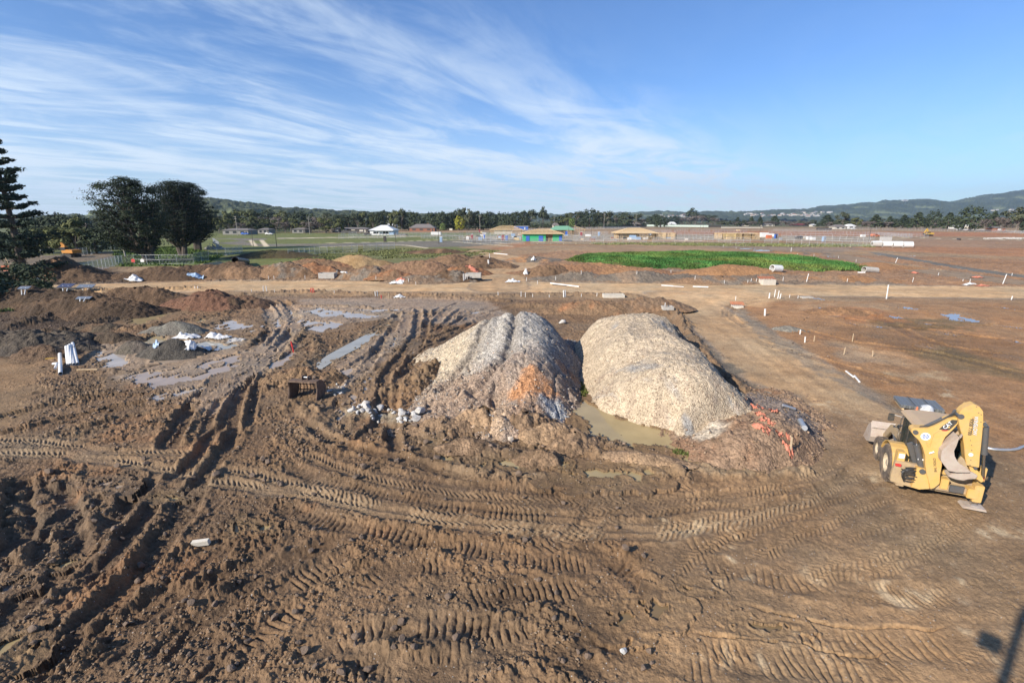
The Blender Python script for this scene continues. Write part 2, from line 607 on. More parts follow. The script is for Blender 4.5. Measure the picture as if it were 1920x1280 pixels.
# asphalt streets of the estate
STREET = (0.15, 0.145, 0.14)
area([(600, 457), (800, 452), (960, 449), (990, 453), (880, 462), (800, 464), (740, 461), (600, 462)], 1.2, STREET, 0.0, 0, zone=2, wob=0.2)
area([(250, 447), (500, 447), (500, 449), (400, 456), (490, 462), (600, 461), (600, 457), (490, 458), (430, 448)], 0.8, STREET, 0.0, 0, zone=2, wob=0.2)
area([(520, 446), (900, 441), (900, 442), (520, 448)], 0.8, (0.30, 0.28, 0.24), 0.0, 0, zone=2, wob=0.2)
KERB = (0.55, 0.51, 0.44)
for pts in ([(600, 456), (740, 453), (900, 447)], [(600, 463), (740, 459), (800, 465)], [(850, 453), (960, 462)], [(490, 450), (500, 462)], [(470, 450), (478, 461)], [(520, 447), (900, 441)],
            [(900, 448), (1100, 450), (1300, 452), (1700, 446)], [(930, 455), (1060, 453)], [(1280, 434), (1480, 434)], [(1700, 446), (2000, 452)]):
    r = dist_to_path(smooth_path([G(*p) for p in pts], 4.0), 3.0)
    if r:
        W, d, s, L = r
        paint(W, sstep(1.3, 0.5, np.abs(d)), KERB, 0.0, zone) if False else paint(W, sstep(1.3, 0.5, np.abs(d)), KERB, 0.0)


# ------------- dirt roads
def road(pts, half, c, soft=0.8, zone=1, edge=None, z=0.0, grav=0.15, bar=True):
    r = dist_to_path(smooth_path([G(*p) for p in pts], 1.5), half + 6)
    if r is None: return
    W, d, s, L = r
    a = np.abs(d) + 0.5 * soft * fbm(GX[W] / 2.5, GY[W] / 2.5, 3, 77)
    inside = (s > -half) & (s < L + half)
    if edge is not None:
        paint(W, sstep(half + .4 + soft * .5, half + .2, a) * inside, edge, 0.35, grav=1.0, k=.7)
    m = sstep(half + soft * 0.5, half - soft * 0.5, a) * inside
    streak = 0.5 + 0.5 * np.sin(d * 2.4 + fbm(s / 9, d / 1.5, 3, 5) * 2.2)
    cc = np.array(c, np.float32)
    paint(W, m, c, 0.03, 0.0, grav)
    wh = np.exp(-((np.abs(d) - 1.0) / .28) ** 2) + .7 * np.exp(-((np.abs(d - .9) - 1.0) / .22) ** 2)
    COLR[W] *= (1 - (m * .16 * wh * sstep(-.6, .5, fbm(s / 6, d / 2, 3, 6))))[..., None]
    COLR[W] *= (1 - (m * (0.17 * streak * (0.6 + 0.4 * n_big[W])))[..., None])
    Z[W] = Z[W] * (1 - m) + m * (z + 0.02 * np.sin(d * 1.6))
    ZONE[W][m > 0.5] = zone
    # thin low windrows at the sides
    return W, d, s, m


road([(-60, 548), (380, 536), (600, 536), (880, 537), (1200, 541), (1550, 544), (1920, 548), (2700, 556)], 5.6, ROAD, edge=GREY)
road([(935, 540), (940, 520), (955, 505), (975, 495), (955, 484), (915, 476), (880, 470)], 4.2, (0.42, 0.30, 0.20), edge=(0.2, 0.16, 0.14))
road([(1255, 552), (1330, 590), (1400, 640), (1480, 700), (1560, 760), (1625, 830)], 3.1, (0.42, 0.30, 0.20), edge=GREY, grav=0.1)
area([(1225, 548), (1380, 548), (1345, 588), (1290, 585)], 1.0, (0.45, 0.32, 0.215), 0.05, zone=1)
area([(1200, 552), (1500, 552), (1420, 574), (1350, 570), (1320, 590), (1260, 585)], 1.2, ROAD, 0.05, k=0.8, zone=1)
area([(1540, 760), (1680, 790), (1640, 900), (1420, 930), (1300, 1000), (1280, 950), (1500, 890)], 1.0, (0.255, 0.18, 0.125), 0.2)
road([(1560, 478), (1680, 500), (1800, 516), (1920, 530), (2200, 560)], 3.6, (0.27, 0.21, 0.165), edge=(0.145, 0.14, 0.14))
road([(1640, 474), (1700, 485), (1840, 508), (2050, 536)], 1.8, (0.15, 0.15, 0.155), zone=2, grav=0.8)
area([(1420, 720), (1500, 740), (1540, 830), (1490, 800), (1440, 755)], 0.5, GREY, 0.3, grav=1.0)
area([(1265, 600), (1310, 640), (1380, 690), (1430, 740), (1400, 740), (1340, 680), (1290, 630)], 0.4, (0.14, 0.125, 0.115), 0.4, grav=0.7, wob=1.4)
area([(1380, 570), (1420, 600), (1560, 700), (1680, 770), (1650, 760), (1500, 680), (1400, 610)], 0.35, (0.20, 0.185, 0.175), 0.2, grav=1.0, k=.7, wob=1.6)
# left tan turning pad
area([(-900, 690), (40, 672), (78, 700), (70, 740), (20, 800), (-900, 860)], 0.7, (0.245, 0.168, 0.108), 0.12, 0.0)
area([(-900, 820), (130, 815), (420, 860), (700, 935), (700, 960), (400, 905), (100, 862), (-900, 870)], 0.5, (0.225, 0.165, 0.118), 0.3, k=0.7)
for q, c_, k_ in (([(1625, 598), (1700, 596), (1790, 610), (1760, 618), (1640, 612)], (.13, .10, .06), .7), ([(1690, 655), (1780, 650), (1900, 690), (1930, 715), (1800, 690)], (.14, .115, .07), .7), ([(1745, 600), (1800, 600), (1815, 618), (1760, 616)], (.11, .10, .065), .6), ([(1555, 640), (1620, 655), (1660, 680), (1590, 675)], (.25, .20, .165), .7),
                  ([(1560, 640), (1700, 660), (1720, 690), (1600, 670)], (.42, .31, .22), .45), ([(1500, 570), (1700, 568), (1700, 580), (1500, 584)], (.36, .25, .17), .5), ([(1560, 575), (1640, 580), (1680, 600), (1580, 604)], (.33, .155, .075), .6), ([(1700, 700), (1760, 696), (1750, 706), (1705, 708)], (.46, .38, .28), .6)):
    area(q, .8, c_, None, k=k_, wob=1.4, seed=int(q[0][0]))
# slick wet mud in the left working area
for q in ([(200, 700), (420, 670), (520, 640), (560, 650), (470, 720), (400, 770), (300, 735)], [(160, 650), (330, 630), (460, 640), (420, 690), (230, 712)],
          [(590, 720), (640, 670), (760, 600), (800, 610), (700, 690), (640, 740)], [(490, 570), (560, 570), (570, 620), (500, 700), (410, 740), (470, 660), (510, 620)],
          [(560, 560), (900, 558), (960, 590), (860, 610), (720, 600), (560, 620)]):
    area(q, 0.5, SLICK, 0.35, 0.5, k=0.8)
# grey road-base patch and pale mud round the old puddle
area([(380, 560), (560, 556), (560, 562), (380, 570)], 0.6, (0.2, 0.15, 0.12), 0.6)
# pale chalky smears, lower right
for (cxp, cyp, a, b, th) in ((1290, 990, 55, 18, .2), (1600, 1100, 40, 12, .6), (1470, 1200, 60, 20, .3), (1780, 1080, 60, 20, .5), (1860, 1270, 50, 26, .2), (1870, 1000, 40, 14, .3),
                          (1560, 765, 40, 9, .4), (1490, 758, 18, 6, .5), (1790, 1180, 30, 18, .7), (1645, 895, 30, 14, .0), (1885, 900, 60, 26, 0.1), (1700, 1115, 40, 10, .6), (1760, 735, 30, 6, .2), (1870, 785, 30, 5, .3),
                          (1380, 1055, 60, 14, .1), (1640, 1240, 60, 12, .3), (1340, 1235, 60, 20, .3)):
    c = math.cos(th); s_ = math.sin(th)
    q = [(cxp + a * math.cos(t) * c - b * math.sin(t) * s_, cyp + a * math.cos(t) * s_ * 0.6 + b * math.sin(t)) for t in np.linspace(0, 6.28, 12)[:-1]]
    r = poly_mask(q, 0.5, wob=1.4, seed=int(cxp))
    if r:
        W, m, sd = r
        paint(W, m * sstep(0.05, 0.75, n_med[W] * 0.5 + n_sm[W] * 0.7 + 0.1), PALE, None, k=0.75)

# colour variation of the soil
ox = fbm(GX / 3.1, GY / 3.1, 4, 61)
COLR *= (1 + 0.16 * n_big + 0.13 * n_med + 0.12 * n_sm)[..., None]
COLR[..., 0] *= 1 + 0.07 * ox; COLR[..., 2] *= 1 - 0.08 * ox
om = sstep(0.55, 1.0, fbm(GX / 2.2, GY / 2.2, 4, 71)) * sstep(0.3, 0.8, ROUGH) * (GY < 110)
paint(FULL, om, (0.27, 0.15, 0.085), k=0.45)

# ------------- ruts and tyre marks: (pixel points, kind, half width, depth)
TR = []
def T(kind, hw, dep, *pts, **kw): TR.append((kind, hw, dep, pts, kw))

# long sweeping tyre tracks over the foreground
T('tyre', .30, .07, (-60, 852), (100, 853), (200, 862), (310, 882), (450, 910), (600, 932), (767, 970), (933, 992), (1133, 1003), (1270, 996), (1400, 972), (1530, 930), (1620, 880), pale=.55)
T('tyre', .26, .06, (360, 862), (520, 900), (700, 945), (860, 968), (1000, 982), (1150, 988), (1290, 980), (1450, 940), pale=.35)
T('tyre', .28, .06, (560, 850), (700, 900), (830, 925), (960, 938), (1100, 945), (1240, 942), (1400, 920), (1540, 880), pale=.15)
T('bars', .32, .09, (540, 868), (600, 900), (733, 930), (860, 952), (1000, 968), (1100, 975), pale=.0)
T('bars', .34, .10, (520, 950), (600, 975), (683, 993), (800, 1015), (900, 1030), (1010, 1048), (1120, 1062))
T('bars', .28, .06, (700, 884), (817, 908), (933, 916), (1033, 926), (1120, 930), (1240, 922), (1330, 910))
T('tyre', .26, .05, (900, 950), (1000, 957), (1120, 962), (1250, 958), (1400, 935), (1520, 895), (1600, 850), pale=.1)
T('tyre', .28, .06, (-60, 820), (60, 828), (150, 842), (260, 848), (380, 850), pale=.3)
T('bars', .36, .12, (860, 1135), (930, 1118), (1010, 1105), (1100, 1100))
T('bars', .38, .13, (730, 1165), (800, 1165), (890, 1175), (960, 1190))
T('bars', .38, .12, (560, 1215), (640, 1200), (700, 1190), (780, 1190))
T('bars', .36, .12, (820, 1225), (890, 1215), (960, 1200), (1030, 1195))
T('bars', .38, .12, (620, 1275), (760, 1255), (900, 1260))
T('bars', .34, .10, (1040, 1120), (1120, 1150), (1190, 1165))
T('bars', .34, .10, (1130, 1040), (1200, 1090), (1240, 1140))
T('bars', .34, .06, (1230, 975), (1290, 990), (1350, 1000), (1420, 1000))
T('bars', .34, .07, (1300, 1050), (1380, 1068), (1470, 1090), (1560, 1095))
T('bars', .40, .08, (1400, 1160), (1500, 1185), (1600, 1205), (1700, 1215), (1830, 1215), crack=1)
T('bars', .40, .08, (1300, 1215), (1400, 1228), (1500, 1240), (1600, 1260), (1720, 1262), crack=1)
T('bars', .40, .07, (1560, 1100), (1640, 1108), (1740, 1120), (1860, 1115))
T('bars', .36, .06, (1120, 1190), (1200, 1215), (1290, 1250), (1380, 1270))
T('tyre', .30, .045, (1300, 1120), (1420, 1040), (1540, 985), (1650, 940), (1690, 925), pale=.1)
T('tyre', .28, .04, (1480, 1080), (1600, 1050), (1725, 1020), (1800, 950), pale=.1)
T('tyre', .28, .04, (1250, 1080), (1350, 1010), (1480, 970), (1600, 925), (1650, 900), pale=.0)
T('tyre', .28, .04, (1420, 1110), (1560, 1080), (1700, 1050), (1840, 960), pale=.0)
T('rut', .22, .05, (1290, 940), (1390, 922), (1540, 915), (1600, 880))
T('rut', .18, .05, (1200, 985), (1300, 955), (1450, 945), (1560, 920))
# deep ruts, bottom left
T('rut', .40, .30, (277, 901), (210, 969), (131, 1055), (60, 1120), (-60, 1230), lug=1)
T('rut', .40, .30, (371, 916), (319, 995), (262, 1077), (187, 1150), (94, 1232), (40, 1290), lug=1)
T('rut', .30, .30, (452, 800), (425, 838), (395, 878), (372, 915))
T('rut', .28, .30, (412, 796), (380, 836), (345, 880), (300, 910))
T('rut', .36, .34, (34, 900), (37, 960), (30, 1010), (-20, 1060))
T('rut', .32, .22, (78, 895), (76, 960), (78, 1020), (75, 1062), lug=1)
T('rut', .32, .28, (118, 900), (126, 960), (134, 1010), (145, 1045))
T('rut', .30, .24, (300, 930), (270, 965), (225, 1040), (180, 1095))
T('rut', .40, .26, (340, 1092), (262, 1149), (150, 1204), (40, 1280))
T('rut', .34, .22, (520, 1040), (440, 1075), (350, 1120), (260, 1180), (180, 1250))
T('rut', .34, .18, (640, 1010), (540, 1050), (450, 1110), (340, 1190), (260, 1260))
T('rut', .30, .18, (300, 1190), (400, 1160), (470, 1120))
T('bars', .38, .12, (500, 1130), (560, 1090), (620, 1060), (680, 1035))
T('bars', .38, .12, (420, 1245), (480, 1200), (540, 1150), (590, 1120))
T('bars', .34, .10, (660, 1120), (720, 1080), (800, 1060), (860, 1062))
# dark ridged mud on the left
T('rut', .30, .24, (-40, 792), (25, 775), (100, 758), (175, 745), (262, 733), (350, 718))
T('rut', .28, .22, (-40, 822), (60, 800), (125, 782), (210, 766), (287, 750), (400, 738))
T('rut', .28, .18, (60, 828), (160, 800), (260, 778), (360, 762))
T('rut', .24, .16, (120, 735), (220, 722), (320, 712))
T('rut', .24, .16, (80, 752), (180, 738), (300, 722))
# the twin S-shaped ruts
T('rut', .40, .40, (488, 566), (500, 578), (509, 594), (507, 615), (488, 640), (445, 675), (408, 713), (370, 750), (340, 790), (312, 842))
T('rut', .40, .40, (528, 562), (546, 578), (554, 595), (549, 615), (532, 640), (500, 668), (462, 713), (440, 760), (425, 800))
T('rut', .22, .16, (510, 566), (528, 590), (530, 610), (510, 640), (470, 680), (430, 730), (395, 780), (380, 820))
T('rut', .22, .18, (425, 680), (395, 720), (357, 770), (330, 830))
T('rut', .24, .20, (478, 700), (452, 740), (436, 790), (428, 840))
T('rut', .22, .14, (545, 640), (505, 690), (480, 740), (462, 800))
# fan of ruts beside the grey heap
T('rut', .38, .30, (745, 588), (738, 615), (700, 668), (665, 715), (645, 760), (632, 800), lug=1)
T('rut', .38, .32, (785, 580), (781, 620), (765, 655), (728, 695), (718, 745), (712, 800), lug=1)
T('rut', .34, .30, (802, 580), (795, 630), (775, 668), (752, 706), (738, 740), (735, 830))
T('rut', .32, .28, (812, 636), (790, 670), (757, 704))
T('rut', .30, .20, (728, 604), (680, 628), (625, 655), (575, 690))
T('rut', .28, .20, (722, 622), (680, 645), (640, 664), (600, 684))
T('rut', .30, .20, (735, 640), (700, 660), (650, 692), (612, 730))
T('rut', .28, .22, (826, 576), (808, 595), (795, 615))
T('rut', .28, .22, (868, 578), (845, 595), (820, 622))
T('bars', .40, .14, (850, 576), (826, 596), (800, 628), lug=1)
T('rut', .26, .20, (890, 582), (860, 600), (830, 616))
T('rut', .28, .20, (900, 600), (845, 620), (790, 640), (725, 662))
T('rut', .28, .18, (870, 620), (800, 652), (740, 690))
T('rut', .28, .16, (920, 575), (880, 590), (850, 605))
T('rut', .28, .16, (960, 575), (900, 588))
# mud track past the skeleton bucket
T('rut', .34, .28, (716, 760), (700, 800), (672, 830))
T('rut', .30, .24, (722, 790), (738, 830), (740, 850))
T('rut', .30, .20, (560, 790), (640, 830), (740, 860), (820, 880), (900, 900))
# field on the right and the road mouth
T('rut', .35, .10, (1480, 560), (1420, 566), (1382, 578), (1370, 592), (1400, 615))
T('rut', .30, .08, (1440, 558), (1390, 566), (1362, 580), (1360, 595))
T('rut', .5, .12, (1480, 610), (1600, 640), (1750, 660), (1920, 700))
T('rut', .5, .12, (1560, 592), (1700, 612), (1920, 640))
T('rut', .5, .12, (1640, 590), (1750, 640), (1920, 670))
T('rut', .5, .10, (1420, 640), (1560, 680), (1700, 720))
for k in range(0, 6, 2):
    T('tyre', .24, .012, (1290 + k * 11, 580), (1370 + k * 12, 640), (1460 + k * 14, 700), (1560 + k * 16, 780), pale=.1)
rr = random.Random(5)
for k in range(24):      # short broken machine marks all over the churned ground
    x0 = rr.uniform(420, 1350); y0 = rr.uniform(1010, 1275)
    a = rr.uniform(-0.5, 0.5); l = rr.uniform(50, 150)
    T(rr.choice(['bars', 'rut', 'rut']), rr.uniform(.2, .34), rr.uniform(.05, .10), (x0, y0), (x0 + l * .5, y0 + l * .5 * a), (x0 + l, y0 + l * (a + rr.uniform(-.25, .25))))
for k in range(30):
    x0 = rr.uniform(-60, 480); y0 = rr.uniform(880, 1270)
    l = rr.uniform(50, 130)
    T('rut', rr.uniform(.12, .26), rr.uniform(.06, .16), (x0, y0), (x0 - l * .5, y0 + l * .42), (x0 - l, y0 + l * rr.uniform(.8, 1.1)))
for k in range(26):
    x0 = rr.uniform(20, 700); y0 = rr.uniform(715, 850)
    l = rr.uniform(50, 120)
    T('rut', rr.uniform(.12, .24), rr.uniform(.05, .13), (x0, y0), (x0 + l * .5, y0 - l * .14), (x0 + l, y0 - l * rr.uniform(.2, .3)))
for k in range(20):
    x0 = rr.uniform(1300, 1880); y0 = rr.uniform(950, 1260)
    l = rr.uniform(60, 200); a = rr.uniform(-.5, .25)
    T(rr.choice(['bars', 'tyre', 'tyre']), rr.uniform(.2, .32), rr.uniform(.015, .04), (x0, y0), (x0 + l * .5, y0 + l * .5 * a), (x0 + l, y0 + l * a), gw=.10, cov=.05)
for k in range(22):
    x0 = rr.uniform(560, 1100); y0 = rr.uniform(562, 640)
    l = rr.uniform(40, 110)
    T('rut', rr.uniform(.15, .3), rr.uniform(.05, .12), (x0, y0), (x0 - l * .5, y0 + l * .2), (x0 - l, y0 + l * .5))

PROT = np.zeros(GX.shape, np.float32)
for kind, hw, dep, pts, kw in TR:
    P = smooth_path([G(*p) for p in pts], max(0.35, hw))
    P = P + 0.10 * np.stack([fbm(P[:, 1] * 0.9 + 5, P[:, 0] * .1, 2, 91), fbm(P[:, 0] * 0.9 + 2, P[:, 1] * .1, 2, 92)], 1)
    r = dist_to_path(P, hw * 2.6 + 0.3)
    if r is None: continue
    W, d, s, L = r
    x, y = GX[W], GY[W]
    d = d + 0.22 * hw * fbm(x / 0.5, y / 0.5, 3, 93)
    a = np.abs(d) / hw
    ends = sstep(-0.2, 0.7, s) * sstep(L + 0.2, L - 0.7, s)
    var = 0.75 + 0.35 * fbm(s / 1.3, s * 0 + hash(pts) % 97, 2, 94)
    floor = np.exp(-(a ** (7 if kind == 'rut' else 4))) * ends
    berm = np.exp(-((a - 1.45) / 0.42) ** 2) * ends
    if kind == 'rut':
        Z[W] += -dep * 0.8 * floor * var + dep * 0.34 * berm * (0.7 + 0.6 * fbm(x / .4, y / .4, 2, 95))
        ROUGH[W] = ROUGH[W] * (1 - 0.75 * floor) + 0.4 * floor * 0.75 + 0.35 * berm
        if kw.get('lug'):
            Z[W] += 0.025 * floor * np.sin(2 * np.pi * s / 0.20)
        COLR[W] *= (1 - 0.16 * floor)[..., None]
        WET[W] = np.maximum(WET[W], 0.22 * floor)
    elif kind == 'bars':
        per_ = .15 + .08 * ((hash(pts) % 100) / 100)
        ph = s / per_ + 0.25 * d / hw + .5 * fbm(s / 1.5, s * 0 + 3, 2, 88) + 0.12 * fbm(x / .3, y / .3, 2, 96)
        b = .45 - 1.75 * np.exp(-(((ph % 1) - .5) / kw.get('gw', .17)) ** 2)
        b = b * sstep(-0.15, 0.45, fbm(x / .7, y / .7, 3, 97) + kw.get('cov', .28))
        Z[W] += -dep * 0.45 * floor + dep * 0.36 * b * floor + dep * 0.35 * berm
        ROUGH[W] = ROUGH[W] * (1 - 0.7 * floor)
        if kw.get('crack'):
            ck = np.exp(-((d / hw - 1.35) / 0.09) ** 2) * ends
            Z[W] -= 0.10 * ck
    else:
        ph = s / (.17 + .06 * ((hash(pts) % 50) / 50)) + np.abs(d) / 0.20 + .35 * fbm(s / 1.2, s * 0 + 1, 2, 78)
        b = np.clip(np.sin(2 * np.pi * ph) * 1.6, -1, 1) * np.exp(-((a / 0.95) ** 6))
        smear = sstep(-.55, .15, fbm(x / 1.3, y / 1.3, 3, 79) + .15); b = b * smear; pp_ = smear
        mid = np.exp(-(a / 0.16) ** 2)
        Z[W] += (-dep * 0.5 + dep * 0.42 * b + dep * .4 * mid) * floor + dep * 0.5 * berm
        ROUGH[W] = ROUGH[W] * (1 - 0.85 * floor)
        pl = kw.get('pale', 0.0)
        if pl: paint(W, floor * (0.6 + 0.4 * b) * (.3 + .7 * pp_), (0.37, 0.30, 0.235), k=pl)

# machines only sink so far: soften the deepest trenches and tallest berms
Zn = Z[near]
Z[near] = np.where(Zn < -.10, -.10 - .16 * np.tanh((-.10 - Zn) / .16 * .85), np.where(Zn > .06, .06 + .09 * np.tanh((Zn - .06) / .10), Zn))
# ------------- clods and fine relief
rg = np.clip(ROUGH[near], 0, 1.3)
res = np.clip(1.6 - ny / 60, 0.35, 1.0)
patch = sstep(-0.35, 0.4, fbm(nx / 1.1, ny / 1.1, 3, 50))
cl = 0.075 * clods(nx, ny, 0.42, 51, 0.35) * sstep(0.45, 1.0, rg) * patch
cl += 0.075 * clods(nx + 3, ny, 0.19, 53, 0.75) * rg * (0.22 + 0.78 * patch)
cl += 0.052 * (.35 + .65 * patch) * clods(nx, ny + 9, 0.095, 57, 0.8) * np.clip(rg + 0.12, 0, 1)
zn = 0.026 * (.5 + .5 * patch) * fbm(nx / 0.7, ny / 0.7, 5, 58, .6) * (0.3 + rg) + 0.030 * fbm(nx / 0.14, ny / 0.14, 3, 59) * (0.15 + rg)
Z[near] += (cl + zn)
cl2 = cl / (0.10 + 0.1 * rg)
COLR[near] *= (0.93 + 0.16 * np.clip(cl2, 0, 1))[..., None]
fr = win(-400, 400, 60, 420)
Z[fr] += 0.35 * np.clip(ROUGH[fr], 0, 1) * np.maximum(fbm(GX[fr] / 3.2, GY[fr] / 3.2, 4, 98), -0.2) * sstep(60, 80, GY[fr])
mid_ = win(-220, 260, 62, 175)
Z[mid_] += .30 * clods(GX[mid_], GY[mid_], 1.3, 181, .5) * sstep(.35, .8, ROUGH[mid_]) + .12 * clods(GX[mid_], GY[mid_], .6, 182, .6) * sstep(.2, .6, ROUGH[mid_])
GRN = sstep(.4, .9, GRAV)
Z[near] += 0.02 * GRN[near] * fbm(nx / .12, ny / .12, 2, 99)

# ------------- raised rims, berms and cut banks that belong to the ground
def ridge(pts, hw, h, c=None, rough=1.0, k=0.8, asym=0):
    r = dist_to_path(smooth_path([G(*p) for p in pts], max(.5, hw * .7)), hw * 2.4)
    if r is None: return
    W, d, s, L = r
    x, y = GX[W], GY[W]
    q = d / hw + 0.35 * fbm(x / (hw * .9), y / (hw * .9), 3, 101)
    pr = np.exp(-q ** 2 * 1.3) * sstep(-hw, hw, s) * sstep(L + hw, L - hw, s)
    n = fbm(x / max(.5, hw * .5), y / max(.5, hw * .5), 4, 103)
    lump = clods(x, y, 0.42, 105, .8) * 0.22 * rough
    Z[W] += pr * (h * .5 * (0.8 + 0.45 * n) + lump)
    if c is not None: paint(W, pr * (0.7 + .3 * n), c, 0.8, 0.0, k=k)

ridge([(770, 800), (840, 815), (900, 812), (1000, 820), (1080, 835), (1130, 860), (1180, 872), (1290, 900)], .45, .30, (0.24, .175, .13))
ridge([(1090, 812), (1150, 842), (1220, 866), (1290, 894)], .4, .22, (0.26, .20, .155))
ridge([(800, 815), (850, 835), (900, 850), (960, 856), (1010, 862), (1060, 868)], .45, .34, (.21, .155, .115))
ridge([(840, 876), (900, 892), (980, 897), (1020, 893)], .35, .22, (.22, .17, .13))
ridge([(1300, 880), (1380, 890), (1460, 888), (1520, 880)], .4, .28, (.25, .21, .17))
ridge([(640, 770), (700, 775), (770, 785)], .5, .3, (.3, .29, .27))
ridge([(520, 770), (560, 760), (600, 775), (640, 800)], .6, .42, (.19, .135, .095))
ridge([(500, 735), (540, 705), (600, 700)], .6, .4, (.19, .135, .095))
ridge([(560, 700), (600, 660), (580, 630)], .5, .35, (.13, .1, .08))
ridge([(570, 600), (575, 615), (555, 640), (520, 680), (490, 712)], .35, .3, (.2, .15, .11))
ridge([(700, 740), (760, 720), (800, 700), (830, 660)], .7, .45, (.17, .125, .09))
ridge([(770, 740), (800, 715), (812, 690)], .7, .5, (.17, .125, .09))
ridge([(560, 574), (680, 578), (760, 590), (840, 582)], .4, .2, (.16, .12, .09))
ridge([(720, 560), (840, 560), (960, 565)], .5, .3, (.24, .165, .115))
ridge([(450, 553), (560, 548), (700, 552), (900, 556), (1050, 552), (1200, 556)], .8, .5, (.17, .125, .1))
ridge([(960, 572), (1060, 578), (1180, 580), (1250, 590), (1290, 620)], 1.0, .9, (.2, .14, .10))
ridge([(1265, 600), (1300, 640), (1340, 690), (1390, 730), (1440, 770), (1510, 840)], .55, .55, (.18, .13, .10))
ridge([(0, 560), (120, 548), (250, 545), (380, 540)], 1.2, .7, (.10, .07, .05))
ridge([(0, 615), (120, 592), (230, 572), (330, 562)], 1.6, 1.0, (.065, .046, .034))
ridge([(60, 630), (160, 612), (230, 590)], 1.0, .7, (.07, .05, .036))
ridge([(195, 655), (240, 645), (300, 628), (390, 612), (430, 598)], .55, .45, (.11, .08, .06))
ridge([(225, 618), (280, 614), (370, 600), (440, 585)], .6, .4, (.11, .08, .06))
ridge([(200, 695), (240, 700), (280, 684)], .45, .35, (.09, .065, .05))
ridge([(0, 905), (20, 940), (10, 1000)], .6, .3, (.15, .11, .08))

# ------------- puddles: hollows in the ground, each holding a sheet of water
PUD = []
def pud(*pts, col='tan', lvl=0.0, soft=0.28, lab=None): PUD.append((pts, col, lvl, soft, lab))

pud((1066, 768), (1088, 750), (1125, 758), (1180, 788), (1296, 824), (1290, 852), (1180, 842), (1094, 814), col='yel', lab='large yellow-brown pond lying between the two gravel heaps')
pud((1035, 905), (1080, 890), (1150, 876), (1240, 892), (1200, 908), (1100, 912), col='yel', lab='long yellow puddle in front of the pond, near the tyre tracks')
pud((925, 868), (960, 864), (990, 872), (985, 884), (940, 878), col='yel', soft=.16, lab='small yellow puddle among clods before the grey heap, between two others')
pud((805, 830), (850, 836), (885, 852), (850, 858), (835, 848), col='yel', soft=.14, lab='thin yellow puddle below the grey heap, leftmost of its row')
pud((826, 858), (850, 856), (858, 870), (830, 868), col='yel', soft=.1)
pud((893, 882), (912, 872), (908, 886), col='yel', soft=.1)
pud((980, 820), (1010, 835), (1000, 838), (980, 828), col='yel', soft=.08)
pud((1040, 868), (1070, 872), (1060, 884), (1040, 878), col='yel', soft=.1)
pud((1280, 855), (1320, 866), (1300, 872), (1270, 864), col='yel', soft=.12)
pud((1350, 882), (1420, 878), (1400, 886), (1360, 888), col='yel', soft=.12)
pud((156, 660), (225, 650), (262, 674), (258, 690), (195, 692), (168, 680), col='grey', lab='smooth grey puddle beside the white pipes')
pud((255, 640), (300, 628), (330, 640), (300, 652), (262, 650), col='yel', soft=.3)
pud((290, 660), (380, 652), (420, 662), (330, 690), (270, 690), col='pink', soft=.4)
pud((222, 608), (250, 590), (330, 578), (320, 592), (280, 606), col='yel', soft=.5, lab='olive puddle at the foot of the dark bank')
pud((150, 640), (190, 628), (215, 632), (180, 648), col='grey', soft=.4)
pud((385, 606), (440, 600), (485, 612), (470, 626), (400, 618), col='grey', soft=.4, lab='bright grey puddle left of the curved ruts')
pud((350, 606), (400, 598), (380, 612), col='yel', soft=.4)
pud((555, 612), (570, 600), (640, 606), (655, 618), (600, 626), (565, 622), col='grey', soft=.35, lab='bright grey puddle right of the curved ruts')
pud((330, 640), (400, 634), (450, 640), (440, 658), (360, 660), col='pale', soft=.5, lab='milky pool around the grey sand heaps and plastic sheets')
pud((575, 694), (620, 662), (680, 630), (728, 602), (735, 606), (690, 640), (630, 672), (590, 700), col='pale', soft=.25, lab='long slanting strip of pale water in the ruts left of the grey heap')
pud((600, 715), (640, 690), (680, 680), (660, 700), (630, 730), col='pink', soft=.25)
pud((490, 690), (520, 664), (560, 660), (540, 690), (500, 702), col='pink', soft=.25)
pud((660, 582), (720, 580), (760, 582), (700, 588), col='grey', soft=.25)
pud((570, 586), (640, 583), (600, 592), col='grey', soft=.25)
pud((868, 582), (890, 578), (905, 584), (880, 592), col='grey', soft=.25)
pud((740, 628), (752, 622), (742, 650), (722, 664), col='grey', soft=.15)
pud((775, 640), (785, 634), (778, 660), (768, 664), col='grey', soft=.15)
pud((800, 660), (808, 650), (800, 670), (790, 685), col='grey', soft=.12)
pud((500, 578), (514, 600), (510, 616), (502, 610), (506, 596), col='grey', soft=.15)
pud((546, 572), (556, 590), (556, 604), (548, 600), (540, 582), col='grey', soft=.15)
pud((512, 600), (528, 592), (532, 610), (512, 618), col='grey', soft=.2)
pud((440, 690), (480, 655), (505, 645), (470, 690), (420, 735), (400, 745), col='pink', soft=.2)
pud((395, 730), (440, 675), (450, 680), (410, 735), (380, 760), col='pink', soft=.2)
pud((280, 742), (340, 728), (390, 724), (340, 742), (290, 752), col='grey', soft=.14)
pud((625, 770), (648, 750), (655, 765), (640, 790), (650, 808), (630, 800), col='pink', soft=.12)
pud((215, 704), (300, 692), (420, 668), (470, 655), (450, 690), (380, 715), (290, 728), (240, 722), col='pink', soft=.35, lab='broad sheet of pinkish wet mud left of the curved ruts')
pud((610, 660), (680, 625), (700, 628), (650, 668), (600, 690), col='pink', soft=.25)
pud((565, 585), (600, 578), (720, 592), (700, 600), (600, 596), col='grey', soft=.3)
pud((650, 745), (680, 715), (700, 700), (690, 735), (665, 765), col='pink', soft=.2)
pud((1375, 1172), (1420, 1166), (1500, 1176), (1460, 1186), col='brown', soft=.12)
